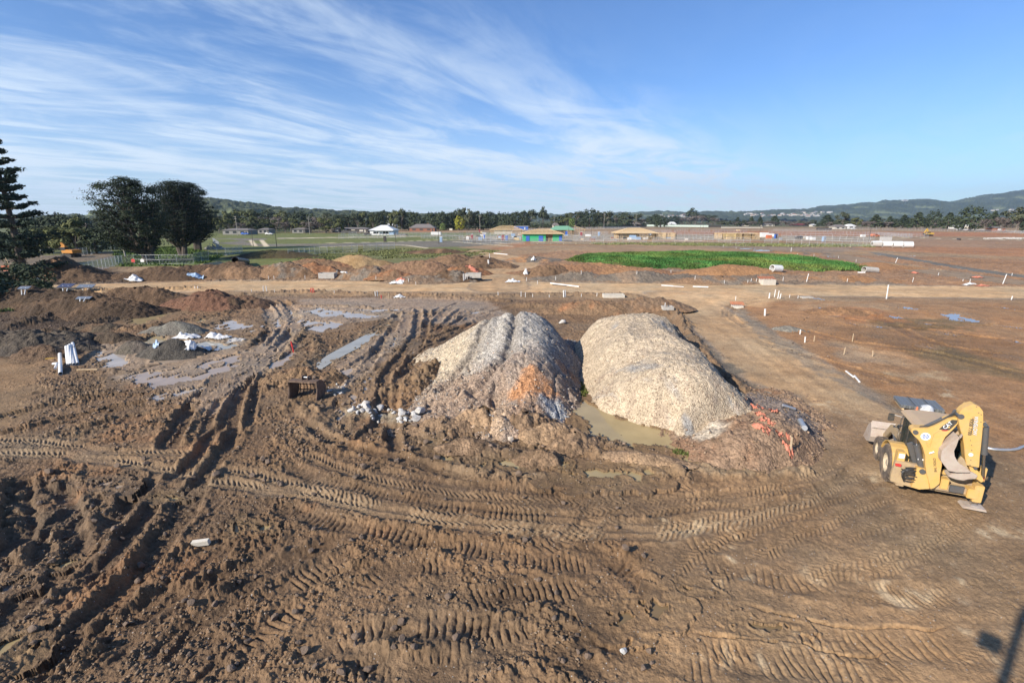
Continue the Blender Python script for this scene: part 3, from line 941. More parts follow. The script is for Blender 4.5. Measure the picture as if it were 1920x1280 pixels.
pud((155, 906), (200, 900), (245, 912), (235, 924), (190, 918), col='pink', soft=.14, lab='flat brown puddle above the pair of deep ruts, largest there')
pud((285, 926), (320, 922), (342, 932), (310, 938), col='yel', soft=.12)
pud((435, 985), (446, 975), (452, 1000), (440, 1008), col='yel', soft=.08)
pud((466, 984), (500, 988), (515, 1000), (488, 1000), col='yel', soft=.08)
pud((-30, 1215), (20, 1195), (60, 1190), (30, 1225), (-30, 1265), col='yel', soft=.14, lab='yellow puddle in the bottom left corner')
pud((50, 1230), (75, 1208), (72, 1225), (56, 1240), col='yel', soft=.1)
pud((-20, 1085), (20, 1085), (45, 1082), (30, 1105), (-10, 1125), col='dark', soft=.15, lab='dark puddle in a hollow at the left edge')
pud((95, 1060), (140, 1040), (145, 1048), (110, 1064), col='yel', soft=.08)
pud((1115, 1140), (1180, 1135), (1230, 1112), (1275, 1145), (1250, 1165), (1180, 1175), (1130, 1165), col='brown', soft=.18, lab='murky brown puddle in the tracks at the bottom centre')
pud((1265, 1098), (1330, 1100), (1345, 1110), (1290, 1112), col='brown', soft=.12)
pud((1755, 590), (1790, 584), (1845, 602), (1830, 606), (1780, 600), col='blue', soft=.3, lab='wide shiny puddle in the orange field')
for q in ((1560, 588, 22, 5), (1620, 585, 16, 3), (1680, 594, 18, 3), (1545, 579, 14, 3), (1600, 606, 16, 2), (1740, 607, 14, 2), (1905, 638, 16, 3), (1700, 578, 24, 2), (1650, 612, 20, 2), (1780, 625, 16, 2), (1900, 612, 30, 2), (1890, 578, 24, 2),
          (1480, 616, 12, 2), (1740, 650, 14, 3), (1895, 670, 16, 3), (1640, 630, 12, 2), (1525, 560, 30, 2)):
    pud(*[(q[0] + q[2] * math.cos(t), q[1] + q[3] * math.sin(t) + 0.12 * q[2] * math.cos(t)) for t in np.linspace(0, 6.28, 8)[:-1]], col='blue', soft=.22)
for q in ((1430, 470, 26, 1.4), (1400, 466, 18, 1), (1475, 474, 22, 1.2), (1560, 481, 14, 1), (1705, 481, 12, 1.5), (1650, 478, 12, 1), (1560, 460, 20, 1)):
    pud(*[(q[0] + q[2] * math.cos(t), q[1] + q[3] * math.sin(t)) for t in np.linspace(0, 6.28, 8)[:-1]], col='blue', soft=.9)

WATER = {'tan': (0.30, 0.23, 0.14), 'yel': (0.36, 0.275, 0.14), 'grey': (0.40, 0.335, 0.27), 'pink': (0.37, 0.28, 0.20), 'pale': (0.36, 0.335, 0.27), 'dark': (0.12, 0.095, 0.075), 'brown': (0.20, 0.14, 0.075), 'blue': (0.25, 0.21, 0.19)}
PUDS = []
for i, (pts, col, lvl, soft, lab) in enumerate(PUD):
    r = poly_mask(pts, soft, wob=1.5, seed=200 + i, padx=1.4)
    if r is None: continue
    W, m, sd = r
    if col != 'yel': m = m * (1 - .95 * sstep(.28, .55, fbm(GX[W] / (soft * 2.2), GY[W] / (soft * 5), 4, 700 + i)))
    z = Z[W]
    if (m > .5).any(): lvl = float(np.clip(np.percentile(z[m > .5], 62 if col == 'yel' else 28), -.30, .13))
    if (m > .02).any() and np.median(GY[W][m > .02]) < 21.0 and col != 'brown': lvl = float(np.clip(np.percentile(z[m > .02], 10) + .03, -.4, .1))
    inside = m
    det = z - np.mean(z)
    keep = {'yel': .05, 'grey': .22, 'pink': .35, 'pale': .18, 'dark': .3, 'brown': .2, 'blue': .3, 'tan': .2}[col]
    zin = lvl - 0.10 + .55 * keep * np.clip(det, -.3, .4)
    ringm = sstep(-soft * 2.8, -soft * 0.9, sd) * (1 - m)
    bank = lvl + .05 + .28 * np.maximum(-sd, 0) + .05 * n_sm[W]
    z = np.where((sd < 0) & (z > bank), bank + (z - bank) * sstep(0, 1.3, -sd), z)
    z2 = z * (1 - inside) + zin * inside
    z2 = np.where(ringm > 0.02, np.maximum(z2, lvl + 0.03 + 0.05 * (1 - ringm) + 0.3 * np.maximum(det, 0)), z2)
    Z[W] = z2
    paint(W, sstep(-soft * 3, -soft * .3, sd), tuple(0.75 * c for c in WATER[col]), None, 0.6, k=0.14)
    PUDS.append((pts, col, lvl, soft, lab))

# pad under the parked machine stays flat
r = poly_mask([(1640, 880), (1660, 800), (1760, 790), (1860, 880), (1840, 950), (1700, 930)], 0.6)
if r: W, m, sd = r; Z[W] *= (1 - m * .8)


def ground_z(x, y):
    """height of the terrain at a point"""
    r = int(np.clip(np.searchsorted(gy, y) - 1, 0, NR - 2)); u = x / GW[r]
    c = int(np.clip(np.searchsorted(GU, u) - 1, 0, NC - 2))
    return float(Z[r:r + 2, c:c + 2].mean())


def on(px, py, dz=0.0):
    p = G(px, py)
    p.z = ground_z(p.x, p.y) + dz
    return p


# ------------- ground material
def ground_material(name, bump=1.0, grass=False):
    m, nt, b = new_mat(name)
    at = nt.nodes.new('ShaderNodeAttribute'); at.attribute_name = 'Col'
    geo = nt.nodes.new('ShaderNodeNewGeometry')
    n1 = noise_node(nt, 9.0, 8, 0.62, geo.outputs['Position'])
    n2 = noise_node(nt, 0.8, 5, 0.6, geo.outputs['Position'])
    r1 = ramp_node(nt, n1.outputs['Fac'], [(0.30, (0.62, 0.60, 0.58)), (0.52, (1, 1, 1)), (0.74, (1.32, 1.30, 1.27))])
    r2 = ramp_node(nt, n2.outputs['Fac'], [(0.32, (0.80, 0.79, 0.78)), (0.68, (1.16, 1.16, 1.15))])
    c = mix_rgb(nt, 'MULTIPLY', 1.0, at.outputs['Color'], r1.outputs[0])
    c = mix_rgb(nt, 'MULTIPLY', 1.0, c, r2.outputs[0])
    # small stones
    vo = nt.nodes.new('ShaderNodeTexVoronoi'); vo.inputs['Scale'].default_value = 11.0
    nt.links.new(geo.outputs['Position'], vo.inputs['Vector'])
    gt = nt.nodes.new('ShaderNodeMath'); gt.operation = 'LESS_THAN'; gt.inputs[1].default_value = 0.16
    nt.links.new(vo.outputs['Distance'], gt.inputs[0])
    sepc = nt.nodes.new('ShaderNodeSeparateColor'); nt.links.new(vo.outputs['Color'], sepc.inputs[0])
    g2 = nt.nodes.new('ShaderNodeMath'); g2.operation = 'GREATER_THAN'; g2.inputs[1].default_value = 0.86
    nt.links.new(sepc.outputs[0], g2.inputs[0])
    mm = nt.nodes.new('ShaderNodeMath'); mm.operation = 'MULTIPLY'
    nt.links.new(gt.outputs[0], mm.inputs[0]); nt.links.new(g2.outputs[0], mm.inputs[1])
    if not grass:
        c = mix_rgb(nt, 'MIX', mm.outputs[0], c, (0.42, 0.38, 0.33))
    nt.links.new(c, b.inputs['Base Color'])
    wa = nt.nodes.new('ShaderNodeAttribute'); wa.attribute_name = 'wet'
    mr = nt.nodes.new('ShaderNodeMapRange')
    nt.links.new(wa.outputs['Fac'], mr.inputs['Value'])
    mr.inputs['To Min'].default_value = 0.92; mr.inputs['To Max'].default_value = 0.22
    nt.links.new(mr.outputs[0], b.inputs['Roughness'])
    b.inputs['Specular IOR Level'].default_value = 0.35
    n3 = noise_node(nt, 22.0, 5, 0.65, geo.outputs['Position'])
    ad = nt.nodes.new('ShaderNodeMath'); ad.operation = 'ADD'
    nt.links.new(n3.outputs['Fac'], ad.inputs[0]); nt.links.new(n1.outputs['Fac'], ad.inputs[1])
    bump_node(nt, ad.outputs[0], 1.0 * bump, 0.035, b)
    return m


M_ground = ground_material('soil')
M_road = ground_material('compacted_dirt', 0.4)
M_street = ground_material('asphalt', 0.2)
M_lawn = ground_material('turf', 1.0, True)

idx = np.arange(NR * NC, dtype=np.int32).reshape(NR, NC)
quads = np.stack([idx[:-1, :-1], idx[:-1, 1:], idx[1:, 1:], idx[1:, :-1]], -1).reshape(-1, 4)
zq = ZONE[:-1, :-1].reshape(-1)
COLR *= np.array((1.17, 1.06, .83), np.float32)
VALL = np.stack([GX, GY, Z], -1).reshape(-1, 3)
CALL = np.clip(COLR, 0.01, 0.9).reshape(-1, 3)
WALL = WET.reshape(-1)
for zi, (nm, mt, kd) in {0: ('ground', M_ground, 'structure'), 1: ('dirt_road', M_road, 'structure'), 2: ('street', M_street, 'structure'), 3: ('lawn', M_lawn, 'structure')}.items():
    qs = quads[zq == zi]
    if not len(qs): continue
    used, inv = np.unique(qs, return_inverse=True)
    me = np_mesh(nm, VALL[used], inv.reshape(-1, 4), mt, CALL[used], smooth=True)
    wa = me.attributes.new('wet', 'FLOAT', 'POINT'); wa.data.foreach_set('value', WALL[used].astype(np.float32))
    tag(link(nm, me), {'ground': 'churned brown mud with ruts, clods and tyre marks', 'dirt_road': 'graded tan dirt roads crossing the building site', 'street': 'finished asphalt streets of the new estate', 'lawn': 'rough green grass plots beyond the soil heaps'}[nm], None, None, kd)

# ------------- water sheets
WM = {}
for k, c in WATER.items():
    m, nt, b = new_mat('muddy_water_' + k)
    n = noise_node(nt, 0.9, 3, 0.5)
    r_ = ramp_node(nt, n.outputs['Fac'], [(0.3, tuple(0.86 * v for v in c)), (0.7, tuple(1.1 * v for v in c))])
    nt.links.new(r_.outputs[0], b.inputs['Base Color'])
    b.inputs['Roughness'].default_value = 0.10
    b.inputs['Specular IOR Level'].default_value = 0.38
    b.inputs['IOR'].default_value = 1.33
    n2 = noise_node(nt, 5.0, 2, 0.5)
    bump_node(nt, n2.outputs['Fac'], 0.06, 0.02, b)
    WM[k] = m
for pts, col, lvl, soft, lab in PUDS:
    P = [G(*p) for p in pts]
    c = sum(P, Vector()) / len(P)
    Q = [p + (p - c).normalized() * soft * 1.25 for p in P]
    me = bpy.data.meshes.new('water')
    me.from_pydata([(q.x, q.y, lvl) for q in Q] , [], [tuple(range(len(Q)))])
    me.materials.append(WM[col])
    o = link('puddle', me)
    tag(o, lab, None, None, 'structure')
# ------------------------------------------------------------------ heaps of gravel and soil
def heap_material(name, speck, dark, scale, bump=1.0, wet=0.9):
    m, nt, b = new_mat(name)
    at = nt.nodes.new('ShaderNodeAttribute'); at.attribute_name = 'Col'
    geo = nt.nodes.new('ShaderNodeNewGeometry')
    vo = nt.nodes.new('ShaderNodeTexVoronoi'); vo.inputs['Scale'].default_value = scale
    nt.links.new(geo.outputs['Position'], vo.inputs['Vector'])
    sc = nt.nodes.new('ShaderNodeSeparateColor'); nt.links.new(vo.outputs['Color'], sc.inputs[0])
    r = ramp_node(nt, sc.outputs[0], [(0.0, dark), (0.30, (0.86, 0.85, 0.84)), (0.75, (1.06, 1.05, 1.03)), (1.0, speck)])
    c = mix_rgb(nt, 'MULTIPLY', 1.0, at.outputs['Color'], r.outputs[0])
    n = noise_node(nt, 2.2, 7, 0.65, geo.outputs['Position'])
    r2 = ramp_node(nt, n.outputs['Fac'], [(0.32, (0.74, 0.73, 0.72)), (0.66, (1.14, 1.13, 1.12))])
    c = mix_rgb(nt, 'MULTIPLY', 1.0, c, r2.outputs[0])
    nt.links.new(c, b.inputs['Base Color'])
    b.inputs['Roughness'].default_value = wet
    b.inputs['Specular IOR Level'].default_value = 0.3
    n3 = noise_node(nt, scale * 1.6, 4, 0.6, geo.outputs['Position'])
    ad = nt.nodes.new('ShaderNodeMath'); ad.operation = 'SUBTRACT'
    nt.links.new(n3.outputs['Fac'], ad.inputs[0]); nt.links.new(vo.outputs['Distance'], ad.inputs[1])
    bump_node(nt, ad.outputs[0], 0.8 * bump, 0.05, b)
    return m


M_gravel = heap_material('crushed_rock', (1.25, 1.24, 1.22), (0.50, 0.46, 0.43), 17.0)
M_gravel_fine = heap_material('grey_crushed_rock', (1.6, 1.6, 1.6), (0.42, 0.42, 0.43), 16.0)
M_soil = heap_material('dug_soil', (1.35, 1.3, 1.25), (0.62, 0.60, 0.58), 12.0, .8)


def tps(P, H, X, Y):
    n = len(P)
    def U(r2): return np.where(r2 > 1e-9, r2 * np.log(np.maximum(r2, 1e-9)), 0)
    K = U(((P[:, None] - P[None]) ** 2).sum(-1)) + np.eye(n) * 0.05
    Q = np.hstack([np.ones((n, 1)), P])
    A = np.zeros((n + 3, n + 3)); A[:n, :n] = K; A[:n, n:] = Q; A[n:, :n] = Q.T
    w = np.linalg.solve(A, np.concatenate([H, np.zeros(3)]))
    out = w[n] + w[n + 1] * X + w[n + 2] * Y
    for i in range(n):
        out = out + w[i] * U((X - P[i, 0]) ** 2 + (Y - P[i, 1]) ** 2)
    return out


HEAPS = []


def grid_heap(name, X, Y, H, C, mat, label, cat, group=None, sink=0.25):
    """link a height patch as one heap; faces that lie under the soil are dropped"""
    ny_, nx_ = X.shape
    g = np.array([[0.0]])
    keep = H > -sink
    idx = np.arange(X.size).reshape(X.shape)
    q = np.stack([idx[:-1, :-1], idx[:-1, 1:], idx[1:, 1:], idx[1:, :-1]], -1).reshape(-1, 4)
    kk = (keep[:-1, :-1] & keep[:-1, 1:] & keep[1:, 1:] & keep[1:, :-1]).reshape(-1)
    q = q[kk]
    used, inv = np.unique(q, return_inverse=True)
    V = np.stack([X, Y, H], -1).reshape(-1, 3)[used]
    c0 = V[:, :2].mean(0)
    HEAPS.append((float(X[0, 0]), float(Y[0, 0]), float(X[0, 1] - X[0, 0]), H))
    V = V - np.array([c0[0], c0[1], 0])
    me = np_mesh(name, V, inv.reshape(-1, 4), mat, np.clip(C.reshape(-1, 3)[used], 0.01, .9), smooth=True)
    o = link(name, me, loc=(c0[0], c0[1], 0))
    return tag(o, label, cat, group)


def big_heap(name, pts, extra, step, colf, detf, mat, label, cat='gravel heap', group=None):
    P = []; H = []
    for px, py, h in pts:
        g = G(px, py, h); P.append((g.x, g.y)); H.append(h)
    for x, y, h in extra:
        P.append((x, y)); H.append(h)
    P = np.array(P); H = np.array(H)
    x = np.arange(P[:, 0].min() - 1.5, P[:, 0].max() + 1.5, step); y = np.arange(P[:, 1].min() - 1.5, P[:, 1].max() + 1.5, step)
    X, Y = np.meshgrid(x, y)
    Zb = tps(P, H, X, Y)
    dm = np.min([np.hypot(X - p[0], Y - p[1]) for p, h in zip(P, H)], axis=0)
    Zh = detf(X, Y, Zb)
    C = colf(X, Y, Zh)
    return grid_heap(name, X, Y, Zh, C, mat, label, cat, group)


# the grey heap with wheel ruts over its crown
RA = [smooth_path([G(px, py, h)[:2] for px, py, h in q], .3) for q in (
    [(922, 598, 2.6), (905, 625, 2.2), (890, 650, 1.9), (860, 690, 1.2), (830, 730, .5)], [(968, 592, 2.8), (962, 630, 2.5), (945, 670, 2.0), (915, 705, 1.4), (890, 745, .6)],
    [(938, 594, 2.7), (925, 635, 2.3), (905, 665, 1.8)])]


def path_d(path, X, Y):
    d = np.full(X.shape, 1e9)
    for i in range(len(path) - 1):
        a, b = path[i], path[i + 1]; L2 = max(((b - a) ** 2).sum(), 1e-9)
        t = np.clip(((X - a[0]) * (b[0] - a[0]) + (Y - a[1]) * (b[1] - a[1])) / L2, 0, 1)
        d = np.minimum(d, np.hypot(X - a[0] - t * (b[0] - a[0]), Y - a[1] - t * (b[1] - a[1])))
    return d


def detA(X, Y, Z0):
    z = Z0 * .94 + 0.15 * fbm(X / 1.6, Y / 1.6, 6, 301, .6) + 0.05 * fbm(X / .3, Y / .3, 3, 302) + 0.05 * clods(X, Y, .22, 303, .6)
    for i, p in enumerate(RA):
        d = path_d(p, X, Y) + 0.08 * fbm(X / .6, Y / .6, 2, 304)
        k = (.26, .30, .10)[i]
        z = z - k * np.exp(-(d / .26) ** 2) + k * .22 * np.exp(-((d - .55) / .25) ** 2)
    # erosion gullies down the front
    gf = G(960, 730, 1.0)
    g = np.abs(fbm(X / 1.4, Y / 3.0, 3, 305))
    z = z - 0.13 * np.exp(-(g / .10) ** 2) * sstep(30.5, 26.0, Y) * (Z0 > .2)
    z = z + 0.13 * clods(X, Y, .45, 306, .5) * sstep(27.5, 25.5, Y)
    # dug-out hollow in the front
    h = G(935, 745, .8)
    z = z - 0.7 * np.exp(-(((X - h.x) / .8) ** 2 + ((Y - h.y) / 1.0) ** 2))
    return z


def colA(X, Y, Z0):
    c = np.zeros(X.shape + (3,))
    cream = np.array((.50, .41, .29)); grey = np.array((.42, .385, .335)); dk = np.array((.175, .17, .168)); brn = np.array((.27, .19, .135)); org = np.array((.46, .23, .11)); tanc = np.array((.43, .32, .21))
    n = fbm(X / 1.3, Y / 1.3, 4, 311); n2 = fbm(X / .5, Y / .5, 3, 312)
    a = sstep(-1.0, -3.6, X + n * .8)[..., None]
    c[:] = grey; c = c * (1 - a) + cream * a
    b = sstep(1.9, 3.0, X + n * .9 + n2 * .3 + (33 - Y) * .06)[..., None] * .85
    c = c * (1 - b) + dk * b
    for p in RA[:2]:
        d = path_d(p, X, Y)
        k = (np.exp(-((d - .1) / .45) ** 2) * .55)[..., None]
        c = c * (1 - k) + np.array((.2, .175, .15)) * k
    def spot(px, py, h, r, col, k):
        nonlocal c
        g = G(px, py, h)
        w = (sstep(1.15, .65, np.hypot((X - g.x) / r, (Y - g.y) / (r * 1.2)) + .3 * n2) * k)[..., None]
        c = c * (1 - w) + np.array(col) * w
    bw = (sstep(27.8, 24.8, Y + 1.5 * n + .5 * n2)[..., None]) * .8
    c = c * (1 - bw) + np.array((.30, .215, .155)) * bw
    spot(860, 770, .4, 2.6, (.33, .235, .165), .8)
    spot(920, 775, .7, 1.5, (.44, .31, .20), .85)
    spot(1005, 740, 1.0, 1.25, org, 1); spot(985, 735, 1.1, .7, org, .6)
    spot(1000, 790, .4, 1.5, (.40, .27, .18), .8)
    spot(1040, 765, .5, .8, (.34, .36, .37), .9)
    spot(1060, 700, .8, .7, (.33, .19, .11), .6)
    spot(1000, 775, .5, .7, brn, .6)
    return c


A_pts = [(806, 690, 0), (800, 715, 0), (790, 745, .1), (775, 790, .05), (850, 800, .25), (900, 812, .15), (960, 822, .1), (1040, 815, 0), (1078, 770, 0), (1090, 720, 0), (1082, 670, .1), (1075, 640, .1),
         (905, 603, 2.3), (950, 592, 2.75), (1005, 590, 2.9), (1035, 606, 2.6), (850, 645, 1.4), (880, 640, 1.9), (950, 650, 2.3), (1015, 640, 2.55), (1000, 690, 2.0), (920, 700, 1.5), (860, 700, 1.0), (1055, 680, 1.3),
         (1030, 740, .9), (960, 745, 1.0), (890, 755, .75), (1050, 640, 1.9), (840, 760, .45), (930, 790, .65), (1000, 790, .5)]
A_ext = [(-5.5, 36.0, 0), (-3.5, 38.5, 0), (0, 39.0, 0), (3.0, 38.0, 0), (5.0, 36.5, 0), (-7, 33, -.2), (0, 42, -.6), (7, 34, -.5), (-8, 40, -.8), (8, 42, -.8)]
big_heap('gravel_heap', A_pts, A_ext, .055, colA, detA, M_gravel_fine, 'grey and cream crushed rock heap with wheel ruts over its crown')


def detB(X, Y, Z0):
    z = np.minimum(Z0, 2.95 + .15 * fbm(X / 2, Y / 2, 2, 320))
    z = z + 0.08 * fbm(X / 1.8, Y / 1.8, 4, 321) + 0.035 * fbm(X / .25, Y / .25, 3, 322) + 0.05 * clods(X, Y, .2, 323, .5)
    # slumped bank on the right side
    g = np.abs(fbm(X / 2.5, Y / 1.0, 3, 325))
    z = z - 0.5 * np.exp(-(g / .2) ** 2) * sstep(10.0, 11.2, X) + .25 * fbm(X / .8, Y / .8, 5, 326, .6) * sstep(10.4, 11.5, X)
    return z


def colB(X, Y, Z0):
    cream = np.array((.52, .42, .30)); grey = np.array((.26, .27, .28)); brn = np.array((.24, .17, .12)); dk = np.array((.15, .125, .105))
    n = fbm(X / 1.6, Y / 1.6, 4, 331); n2 = fbm(X / .45, Y / .45, 3, 332)
    c = np.zeros(X.shape + (3,)); c[:] = cream
    c *= (1 + .07 * n)[..., None]
    s = sstep(.35, .9, fbm((X + Y * .5) / .7, (Y - X * .5) / 2.6, 4, 333)) * sstep(-.1, .5, fbm(X / 4, Y / 4, 2, 336))
    c = c * (1 - s[..., None] * .8) + grey * s[..., None] * .8
    s = sstep(.45, .9, n2) * .45
    c = c * (1 - s[..., None]) + np.array((.36, .27, .2)) * s[..., None]
    b = sstep(11.0, 11.6, X + n * .3)[..., None]  # shade of the right flank, put into the heap's colour
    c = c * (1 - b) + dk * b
    return c


B_pts = [(1078, 650, 0), (1082, 690, 0), (1095, 725, 0), (1112, 757, 0), (1165, 785, 0), (1210, 800, 0), (1262, 815, 0), (1310, 826, 0), (1370, 812, .2),
         (1112, 606, 2.0), (1150, 596, 2.6), (1180, 589, 2.9), (1250, 598, 2.7), (1310, 655, 2.45), (1350, 705, 2.0), (1395, 775, 1.0), (1330, 800, .5),
         (1140, 650, 2.2), (1230, 650, 2.7), (1190, 700, 1.9), (1270, 710, 2.2), (1150, 740, .9), (1215, 760, 1.0), (1280, 780, 1.0), (1330, 750, 1.6), (1110, 680, 1.1)]
B_ext = [(13.3, 35, 0), (13.0, 31, 0), (12.6, 27, 0), (12.3, 24, 0), (12.0, 21, 0.05), (9, 40.5, 0), (6, 39.5, 0), (12.5, 38.5, 0), (14.5, 30, -.9), (14, 22, -.8), (9, 44, -.8), (3.5, 42, -.8)]
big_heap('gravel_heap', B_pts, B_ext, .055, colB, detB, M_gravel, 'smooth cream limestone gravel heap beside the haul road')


def detC(X, Y, Z0):
    return Z0 + 0.16 * fbm(X / .8, Y / .8, 6, 341, .62) + 0.08 * clods(X, Y, .36, 342, .5) + 0.05 * clods(X, Y, .16, 343, .7)


def colC(X, Y, Z0):
    n = fbm(X / 1.2, Y / 1.2, 4, 351)
    c = np.zeros(X.shape + (3,)); c[:] = (.275, .185, .12)
    k = sstep(-.1, .8, n)[..., None]; c = c * (1 - k) + np.array((.235, .14, .085)) * k
    g = G(1440, 770, 1)
    k = sstep(2.2, 1.0, np.hypot(X - g.x - 1.0, (Y - g.y - 1.5) * .6) + n * .4)[..., None] * .6
    c = c * (1 - k) + np.array((.16, .16, .165)) * k
    g = G(1320, 815, .4)
    k = sstep(1.2, .5, np.hypot(X - g.x, Y - g.y) + n * .3)[..., None] * .8
    return c * (1 - k) + np.array((.5, .44, .35)) * k


C_pts = [(1285, 862, 0), (1320, 880, 0), (1400, 888, 0), (1470, 882, 0), (1520, 868, 0), (1548, 840, 0), (1530, 800, .1), (1370, 800, .9), (1420, 795, 1.15), (1470, 790, 1.1), (1500, 810, .8), (1340, 835, .6), (1400, 840, .75), (1460, 845, .65), (1505, 840, .4)]
C_ext = [(9.0, 21.5, .3), (13.5, 22.3, .6), (13.8, 25, .2), (12.6, 25, .3), (15.2, 22, 0), (16, 19, -.6), (6.5, 16.5, -.6), (12, 15.5, -.6)]
big_heap('soil_heap', C_pts, C_ext, .055, colC, detC, M_soil, 'brown clay heap with torn orange mesh at the front of the cream gravel heap', 'soil heap')


def mound(px, py, rx, ry, h, col, label, name='soil_heap', cat='soil heap', rot=0.0, col2=None, lump=1.0, mat=None, group=None, sharp=1.0, sq=0.9):
    """a tipped heap: centre of its base at the pixel, radii in metres"""
    c0 = G(px, py)
    seed = int(px * 7 + py * 3) % 9973
    dist = c0.y
    st = max(0.05, min(0.45, dist / 470 * 0.9))
    rm = max(rx, ry) * 1.35
    x = np.arange(-rm, rm, st)
    X, Y = np.meshgrid(x, x)
    cr, sr = math.cos(rot), math.sin(rot)
    xr = (X * cr + Y * sr) / rx; yr = (-X * sr + Y * cr) / ry
    Xw, Yw = X + c0.x, Y + c0.y
    q = np.sqrt(xr ** 2 + yr ** 2) + 0.16 * fbm(Xw / (rx * .5), Yw / (rx * .5), 3, seed)
    gz = ground_z(c0.x, c0.y)
    zz_ = h * np.maximum(1 - q ** (1.25 * sharp), -0.5)
    amp = min(1.0, h / 1.5) * lump
    zz_ = zz_ + amp * (0.30 * fbm(Xw / (rx * .35), Yw / (rx * .35), 6, seed + 3, .62) + .16 * clods(Xw, Yw, max(.5, st * 3.0), seed + 5, .6) + .12 * clods(Xw, Yw, max(.25, st * 1.8), seed + 6, .7)) * np.clip(1.2 - q * .6, 0.1, 1)
    zz_ = np.where(q > 1.22, -1.0, zz_) + gz
    n = fbm(Xw / (rx * .3), Yw / (rx * .3), 4, seed + 7)
    C = np.zeros(X.shape + (3,)); C[:] = col
    if col2 is not None:
        k = sstep(-.1, .7, n)[..., None]; C = C * (1 - k) + np.array(col2) * k
    C *= (1 + .15 * n)[..., None]
    C *= np.array((1.12, 1.02, .82))
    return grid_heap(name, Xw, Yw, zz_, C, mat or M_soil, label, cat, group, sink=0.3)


BR = (.20, .135, .095); DKB = (.105, .072, .052); RDB = (.26, .14, .085); TN = (.34, .25, .155); GYS = (.165, .15, .145); ORB = (.31, .185, .11)
mound(665, 502, 10.5, 5.5, 2.6, TN, 'tallest tan soil heap behind the others, beside the lawn', col2=(.26, .18, .10), lump=.4)
mound(590, 505, 13, 5, 1.9, BR, 'long brown soil heap left of the tall tan one', col2=RDB)
mound(540, 519, 6, 3.5, 2.0, BR, 'grey brown soil heap between a dark heap and a rust one at the road edge', col2=GYS)
mound(592, 518, 5.5, 3.2, 1.9, RDB, 'rust brown clay heap beside the road', col2=BR)
mound(690, 522, 5.0, 3.0, 1.9, BR, 'brown heap with dark grey top right of the rust clay heap', col2=GYS)
mound(735, 524, 4.5, 2.4, 1.1, RDB, 'small reddish clay heap next to the far road edge', col2=BR)
mound(450, 519, 9.5, 4, 2.3, DKB, 'dark lumpy soil heap opposite the road end', col2=BR)
mound(385, 519, 8.0, 4, 2.2, DKB, 'dark soil bank left of the road end', col2=(.08, .055, .04))
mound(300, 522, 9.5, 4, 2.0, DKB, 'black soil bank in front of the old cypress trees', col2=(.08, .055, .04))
mound(780, 511, 9.5, 4.5, 1.8, (.23, .15, .11), 'low furrowed brown heap by the lawn corner', col2=BR)
mound(850, 495, 8.0, 5, 2.0, BR, 'brown soil heap at the bend of the side road', col2=DKB)
mound(905, 500, 7.0, 5, 1.9, BR, 'dark soil heap hugging the inside of the road bend', col2=DKB)
mound(845, 526, 5.0, 3.0, 1.7, DKB, 'dark clod heap by the road junction', col2=GYS)
mound(790, 529, 6.0, 2.4, 1.1, (.2, .15, .12), 'grey brown low heap left of the junction', col2=GYS)
mound(870, 514, 4.5, 2.6, 1.5, RDB, 'reddish clod heap behind the junction heap', col2=DKB)
mound(825, 474, 10, 4, 1.2, DKB, 'thin brown windrow along the far lawn edge', col2=BR)
mound(520, 483, 12, 4.0, 1.8, (.06, .05, .03), 'dark bank at the edge of the lawn, in tree shadow', col2=(.08, .075, .035), lump=.5)  # the tree shade is put into this bank's dark colours
mound(408, 506, 6.5, 3.6, 1.5, (.40, .34, .24), 'pale sand heap overgrown with grass', col2=(.22, .22, .10), lump=.4)
mound(1030, 515, 5.5, 3.4, 1.6, BR, 'brown soil heap with a dark hollow right of the side road', col2=DKB)
mound(1000, 490, 8, 4, 1.0, GYS, 'low grey heap between side road and grass', col2=ORB)
mound(1120, 512, 15, 4.5, 1.6, (.25, .15, .10), 'long brown bank along the near left edge of the green grass', col2=ORB)
mound(1080, 524, 6.5, 2.5, 1.2, GYS, 'grey clod heap beside the white pipe', col2=BR)
mound(1210, 526, 10, 3, 1.3, GYS, 'long grey clod bank between grass and road', col2=(.22, .17, .14))
mound(1370, 514, 10, 3.0, 1.5, ORB, 'orange clay heap in front of the green grass', col2=(.26, .155, .09), lump=.5)
mound(1640, 502, 10, 5, 1.1, ORB, 'low orange clay rise behind the grey concrete pipe', col2=TN, lump=.4)
mound(1350, 530, 10, 2.5, .8, (.25, .17, .12), 'low brown windrow beside the main road, left of the drain pit', col2=GYS)
mound(1560, 527, 12, 3.0, .8, ORB, 'low orange windrow beside the main road, right of the drain pit', col2=(.22, .17, .14))
mound(1450, 476, 16, 4, .7, GYS, 'flat grey spoil ridge behind the green grass', col2=ORB)
mound(118, 521, 6.5, 4.5, 3.2, (.16, .105, .075), 'high dark earth heap at the far left', col2=DKB)
mound(160, 524, 5.0, 4, 1.8, DKB, 'dark earth spur right of the high earth heap', col2=(.08, .055, .04))
mound(60, 572, 9, 3.5, 2.3, (.07, .05, .037), 'dark bank of dug soil at the left edge', col2=DKB)
mound(175, 588, 7.5, 3.0, 2.2, (.065, .046, .034), 'black bank of dug soil above the olive puddle', col2=DKB)
mound(270, 568, 7.0, 2.6, 1.6, DKB, 'dark dug bank behind the olive puddle', col2=(.13, .085, .06))
mound(395, 575, 5.6, 2.8, 1.7, (.15, .085, .065), 'purplish brown soil heap left of the curved ruts', col2=DKB)
mound(465, 572, 3.0, 2.2, 1.1, (.13, .085, .065), 'small brown heap touching the curved ruts', col2=DKB)
mound(55, 652, 6.2, 2.2, 1.4, (.085, .075, .07), 'dark grey spoil bank at the left edge above the tan pad', col2=(.055, .05, .05))
